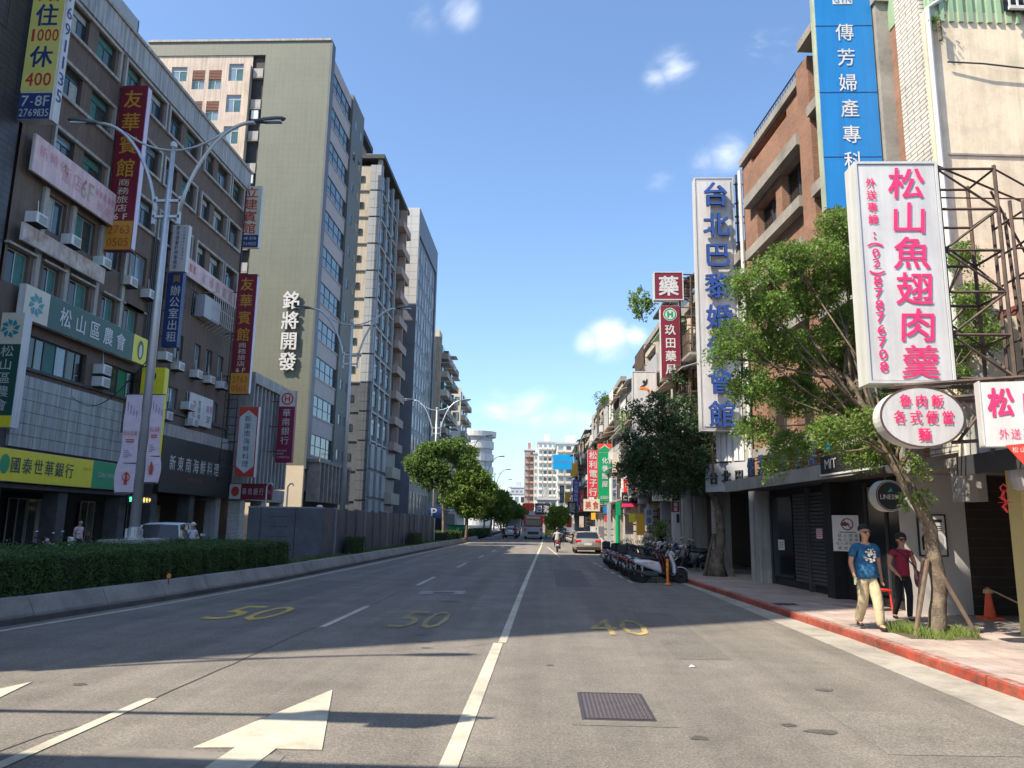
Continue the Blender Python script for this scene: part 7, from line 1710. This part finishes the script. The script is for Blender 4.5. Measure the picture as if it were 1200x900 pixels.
hedge('long clipped dark green hedge behind the separator at the left', [(-12.6, barrier_x(y)-.55, y) for y in (6.5, 9, 11, 13, 15.5, 18, 21.0, 24, 26.6)], .3, 1.14, 85000, .058)
hedge('small shrub block at the near foot of the hoarding', [(-9.3, -8.75, 36), (-9.3, -8.75, 38.2)], .3, 1.1, 2600, .08, 'shrub')
hedge('second small shrub block along the hoarding', [(-9.2, -8.6, 52), (-9.2, -8.6, 55)], .3, 1.1, 1800, .10, 'shrub')
hedge('low hedge under the first median trees beyond the hoarding', [(-9.6, -8.2, 67), (-9.6, -8.2, 76)], .3, 1.1, 4200, .13)
hedge('far low hedge continuing along the median', [(-9.6, -8.2, 77), (-9.6, -8.2, 120)], .3, 1.15, 7000, .18)
# grass strip on the median beside the hoarding
N = 6000; X = rng.uniform(-9.6, -8.5, N); Y = rng.uniform(26.6, 66, N); P = np.stack([X, Y, rng.uniform(.3, .42, N)], 1)
o = obj('grass', leaves_mesh('grass', P, .13, 2.0, .3), m=M('grass'), kind='stuff'); tag(o, 'rough green grass on the median strip beside the hoarding', 'grass')
# plants at the far arcade
for px, py, Y, r_, m_, lab in [(772, 618, 38, .55, 'leaf_mid', 'leafy potted plant at the pillar behind the scooters'), (757, 630, 41, .35, 'leaf_light', 'pale green potted plant near the parking plate'), (705, 470, 60, .7, 'leaf_mid', 'shrub growing on an old balcony right of the green upright sign top'), (728, 490, 50, .7, 'leaf_mid', 'climbing plant on a balcony behind the dark tree')]:
    p = onY(px, py, Y); shrub(lab, (p.x, Y-.6, max(.13, p.z-.5)), r_, int(1200*r_), m_, .12, name='potted_plant' if Y < 45 else 'balcony_plant')

# ================================================================ PEOPLE
def person(label, loc, rotz, scale, J, shirt, trousers, shoe='shoe_dark', hair='hair', cap=None, sleeve=.62, glasses=False, loose=1.0, name='person', longhair=False, group=None, female=False):
    """J: joints in metres for a 1.75 m figure facing -Y. Keys: hip,kn,an,toe / sh,el,wr for L(+x) and R(-x)"""
    t = thing(name, label, 'person', loc, rotz, group); t.scale = (scale,)*3
    lean = J.get('lean', (0, 0)); px_, py_ = J.get('pelvis', (0, 0, .94))[:2]; pz = J.get('pelvis', (0, 0, .94))[2]
    T = lambda dz, dx=0, dy=0: (px_+dx+lean[0]*dz, py_+dy+lean[1]*dz, pz+dz)
    nodes = []; edges = []
    def nd(p, *r_): nodes.append((*p, *r_)); return len(nodes)-1
    def ch(*ids):
        for a, b in zip(ids, ids[1:]): edges.append((a, b))
    k = .92 if female else 1.0
    pel = nd(T(0), .15*k, .12); bel = nd(T(.14), .14*k, .115); chs = nd(T(.34), .155*k, .115); up = nd(T(.47), .10, .085); nb = nd(T(.545, 0, -.005), .052, .055)
    nk = nd(T(.585, 0, -.012), .060, .062); hl = nd(T(.630, 0, -.035), .074, .076); hm = nd(T(.695, 0, -.025), .092, .108); ht = nd(T(.770, 0, -.010), .076, .09)
    ch(pel, bel, chs, up, nb, nk, hl, hm, ht)
    ns = nd(T(.675, 0, -.138), .013); ch(hm, ns)
    for s_, S in ((1, 'L'), (-1, 'R')):
        e = nd(T(.685, s_*.098, -.005), .018); ch(hm, e)
        sh = nd(J['sh'+S], .058*k, .058*k); el = nd(J['el'+S], .047*k); wr = nd(J['wr'+S], .033*k, .030*k); ch(up, sh, el, wr)
        W_ = Vector(J['wr'+S]); E_ = Vector(J['el'+S]); d = (W_-E_).normalized(); side_ = Vector((0, -1, 0)) - d*Vector((0, -1, 0)).dot(d); side_.normalize(); nrm = d.cross(side_)
        pm = nd(tuple(W_+d*.055), .030, .016); ch(wr, pm)
        for q, (off, ln) in enumerate([(-.028, .055), (-.010, .066), (.009, .062), (.026, .048)]):
            b0 = W_+d*.095+side_*(-off); a1 = nd(tuple(b0), .010); a2 = nd(tuple(b0+d*ln*.6-nrm*s_*.010), .009); a3 = nd(tuple(b0+d*ln-nrm*s_*.026), .007); ch(pm, a1, a2, a3)
        b0 = W_+d*.035+side_*.035; a1 = nd(tuple(b0), .011); a2 = nd(tuple(b0+d*.035+side_*.018), .009); ch(pm, a1, a2)
        hp = nd(J['hip'+S], .09*k); kn = nd(J['kn'+S], .058*k); an = nd(J['an'+S], .038); mid = nd(tuple((Vector(J['kn'+S])*.65+Vector(J['an'+S])*.35)), .056*k); toe = nd(J['toe'+S], .036, .028); ch(pel, hp, kn, mid, an, toe)
    body = skin('body', nodes, edges, M('skin'), t, 0, 1)
    V_ = Vector
    # trousers
    nodes, edges = [], []
    a = nd(T(-.02), .158*k*loose, .128); b = nd(T(.10), .150*k, .12); ch(a, b)
    for S in 'LR':
        hp = nd(J['hip'+S], .108*k*loose); kn = nd(J['kn'+S], .076*k*loose); m1 = nd(tuple(V_(J['kn'+S])*.5+V_(J['an'+S])*.5), .070*k*loose); an = nd(tuple(V_(J['an'+S])+V_((0, 0, -.03))), .056*loose); m0 = nd(tuple(V_(J['hip'+S])*.5+V_(J['kn'+S])*.5), .092*k*loose); ch(a, hp, m0, kn, m1, an)
    skin('trousers', nodes, edges, M(trousers), t, 0, 1)
    # shirt
    nodes, edges = [], []
    hem0 = nd(T(-.115 if loose > 1.05 else -.04), .192*k*loose, .160*loose); hem = nd(T(-.01), .185*k*loose, .155*loose); a = nd(T(.12), .178*k*loose, .15*loose); b = nd(T(.33), .182*k*(1+(loose-1)*.5), .145); c = nd(T(.46), .118, .10); c2 = nd(T(.52), .072, .07); ch(hem0, hem, a, b, c, c2)
    for S in 'LR':
        s_ = V_(J['sh'+S]); e = V_(J['el'+S]); n1 = nd(tuple(s_), .078*k, .078*k); n2 = nd(tuple(s_.lerp(e, sleeve)), .064*k); ch(c, n1, n2)
    skin('shirt', nodes, edges, M(shirt), t, 0, 1)
    # shoes
    for S in 'LR':
        a = V_(J['an'+S]); b = V_(J['toe'+S]); d = (b-a); d.z = 0; d.normalize()
        nodes, edges = [], []; i0 = nd(tuple(a+d*-.03+V_((0, 0, -.045))), .042, .04); i1 = nd(tuple(a+d*.05+V_((0, 0, -.045))), .046, .036); i2 = nd(tuple(b+d*.02+V_((0, 0, 0))), .044, .028); ch(i0, i1, i2)
        skin('shoe', nodes, edges, M(shoe), t, 0, 1)
    hc = V_(T(.70, 0, -.018))
    h_ = MB()
    h_.sphere((hc.x, hc.y+(.048 if not longhair else .03), hc.z+(.050 if not longhair else .035)), .1, 16, 10, sx=.88 if not longhair else 1.12, sy=.93 if not longhair else 1.12, sz=.86 if not longhair else 1.08)
    if longhair: h_.sphere((hc.x, hc.y+.045, hc.z-.03), .1, 14, 8, sx=1.0, sy=.75, sz=1.0)
    if cap is None: h_.build('hair', M(hair), t, smooth=True)
    else:
        h_.build('hair', M(hair), t, smooth=True)
        cc = MB().sphere((hc.x, hc.y+.005, hc.z+.03), .112, 14, 8, sx=.95, sy=1.1, sz=.95)
        cc.box(hc.x-.07, hc.x+.07, hc.y-.19, hc.y-.08, hc.z+.03, hc.z+.045); cc.build('cap', M(cap), t, smooth=True)
    if glasses:
        f = MB()
        for s_ in (-1, 1): f.sphere((hc.x+s_*.036, hc.y-.100, hc.z-.012), .032, 10, 6, sx=1.0, sy=.35, sz=.75); f.tube([(hc.x+s_*.06, hc.y-.09, hc.z), (hc.x+s_*.085, hc.y, hc.z)], .005, 4)
        f.bar((hc.x-.02, hc.y-.105, hc.z), (hc.x+.02, hc.y-.105, hc.z), .006); f.build('sunglasses', M('black_gloss'), t, smooth=True)
    else:
        for s_ in (-1, 1): MB().sphere((hc.x+s_*.032, hc.y-.093, hc.z-.005), .010, 8, 6, sy=.5).build('eye', M('black'), t)
    MB().sphere((hc.x, hc.y-.096, hc.z-.062), .022, 8, 6, sx=1.0, sy=.35, sz=.3).build('mouth', mat('lips', (.30, .09, .07), .5, .05, 5), t)
    return t
walk = dict(pelvis=(0, 0, .93), lean=(0, -.03), hipL=(.085, -.01, .88), knL=(.09, -.16, .50), anL=(.09, -.20, .085), toeL=(.10, -.34, .045), hipR=(-.085, .01, .88), knR=(-.085, -.02, .48), anR=(-.08, .22, .12), toeR=(-.08, .10, .05),
            shL=(.195, -.01, 1.375), elL=(.255, .06, 1.11), wrL=(.245, -.02, .87), shR=(-.195, -.01, 1.375), elR=(-.255, .02, 1.11), wrR=(-.26, -.10, .88))
m1 = person('man in blue printed t-shirt, sunglasses and khaki trousers walking towards the viewer', (5.72, 14.25, .138), R(6), 1.03, walk, 'shirt_blue', 'khaki', glasses=True, loose=1.26, sleeve=.75)
pr = MB(); 
for k in range(40):
    a = random.uniform(0, 2*PI); r_ = .095*math.sqrt(random.random()); cx, cz = r_*1.15*math.cos(a), r_*math.sin(a)*1.2; s_ = random.uniform(.010, .028)
    pr.poly([(cx+s_*math.cos(q*1.05+k), -.196-.0004*k+abs(cx)*.38+abs(cz)*.05, 1.235+cz+s_*.8*math.sin(q*1.05+k)) for q in range(6)])
pr.build('shirt_print', mat('print_pale', (.55, .52, .48), .8, .2, 12), m1, recalc=False, kind='stuff')
MB().tube([(-.262, -.135, .86), (-.262, -.135, .75)], .026, 10).build('bottle', M('green_pale'), m1)
MB().lathe([(.031, -.012), (.033, 0), (.031, .012)], c=(.247, -.005, .90), n=14).build('wristwatch', M('black_gloss'), m1)
wwalk = dict(pelvis=(0, 0, .92), lean=(.02, -.02), hipL=(.08, 0, .87), knL=(.075, -.10, .49), anL=(.06, -.06, .10), toeL=(.08, -.19, .045), hipR=(-.08, 0, .87), knR=(-.09, .0, .48), anR=(-.14, .20, .12), toeR=(-.14, .08, .05),
             shL=(.18, -.01, 1.36), elL=(.27, .05, 1.12), wrL=(.22, -.10, .96), shR=(-.18, -.01, 1.36), elR=(-.235, .03, 1.10), wrR=(-.15, -.16, .93))
w1 = person('woman in dark red top and black trousers with a purple shoulder bag', (6.93, 15.55, .138), R(-4), .955, wwalk, 'shirt_red', 'cloth_black', shoe='black', glasses=True, sleeve=.42, longhair=True, female=True)
bg_ = MB().loft([[(.27+dx*.6, dy*.5-.02, 1.02+dz) for dx, dy, dz in [(-.05, -.05, 0), (.05, -.05, 0), (.05, .05, 0), (-.05, .05, 0)]], [(.30+dx, dy-.02, .90) for dx, dy in [(-.10, -.07), (.10, -.07), (.10, .07), (-.10, .07)]], [(.33+dx, dy-.02, .72) for dx, dy in [(-.12, -.08), (.12, -.08), (.12, .08), (-.12, .08)]], [(.34+dx, dy-.02, .64) for dx, dy in [(-.07, -.05), (.07, -.05), (.07, .05), (-.07, .05)]]])
s_ = thing('shoulder_bag', 'purple cloth shoulder bag hanging at the hip of the woman in dark red', 'bag', (6.93, 15.55, .138), R(-4)); s_.scale = (.955,)*3
bo = bg_.build('bag', M('bag_purple'), s_, smooth=True); bo.modifiers.new('s', 'SUBSURF').levels = 1
MB().tube([(-.15, -.06, 1.43), (-.05, -.15, 1.34), (.08, -.165, 1.20), (.2, -.13, 1.08), (.27, -.04, 1.0)], .014, 6).build('strap', M('black'), s_, smooth=True)
ride = dict(pelvis=(0, 0, .83), lean=(0, -.08), hipL=(.09, -.02, .80), knL=(.19, -.42, .72), anL=(.16, -.46, .40), toeL=(.16, -.60, .36), hipR=(-.09, -.02, .80), knR=(-.19, -.42, .72), anR=(-.16, -.46, .40), toeR=(-.16, -.60, .36),
            shL=(.19, -.04, 1.27), elL=(.28, -.26, 1.08), wrL=(.30, -.46, 1.02), shR=(-.19, -.04, 1.27), elR=(-.28, -.26, 1.08), wrR=(-.30, -.46, 1.02))
def rider(lab, slab, loc, rz, shirt, helmet, paint='scooter_black'):
    c_, s__ = math.cos(rz), math.sin(rz)
    place_scooter(paint, loc[0], loc[1], rz, slab, None, lean=0.0)
    # sits 0.33 m behind the scooter's middle and looks along its nose
    px_, py_ = loc[0]-.30*c_, loc[1]-.30*s__
    p = person(lab, (px_, py_, 0), rz+PI/2, 1.0, ride, shirt, 'cloth_black', name='rider')
    hc = (0, -.045-.018, .83+.735)
    MB().sphere((0, -.08, 1.565), .135, 16, 10, sx=.95, sy=1.08, sz=.95).build('helmet', M(helmet), p, smooth=True)
    return p
rider('scooter rider in a pale grey shirt and dark helmet riding away in the right lane', 'dark scooter ridden away from the viewer in the right lane', (.95, 54.6), R(90), 'cloth_grey', 'black_gloss', 'scooter_red')
rider('distant scooter rider in red beside the bus', 'red scooter beside the bus far ahead', (-3.6, 99), R(90), 'shirt_red', 'lamp_red', 'scooter_red')
rider('distant scooter rider in black left of the bus', 'black scooter left of the bus far ahead', (-5.2, 101), R(90), 'cloth_black', 'black_gloss', 'scooter_black')
stand = dict(walk); stand.update(anR=(-.09, .05, .09), toeR=(-.09, -.09, .045), knL=(.09, -.05, .49), anL=(.09, -.02, .09), toeL=(.10, -.16, .045))
person('person in white shirt and white cap standing beyond the hedge near the arcade', (-14.9, 32.6, .0), R(60), .98, stand, 'cloth_white', 'cloth_grey', cap='cloth_white')
p = onY(777, 655, 37); person('person in dark clothes standing behind the parked scooters', (p.x, 37.4, .13), R(170), 1.0, stand, 'cloth_black', 'cloth_black')
p = onY(760, 655, 42); person('person in pink top walking far down the arcade', (p.x, 42, .13), R(10), .95, stand, 'pink_pale', 'cloth_black')
person('person in the shade of the bank arcade beyond the hedge', (-20.8, 34.2, 0), R(80), 1.0, stand, 'pink_pale', 'cloth_black')
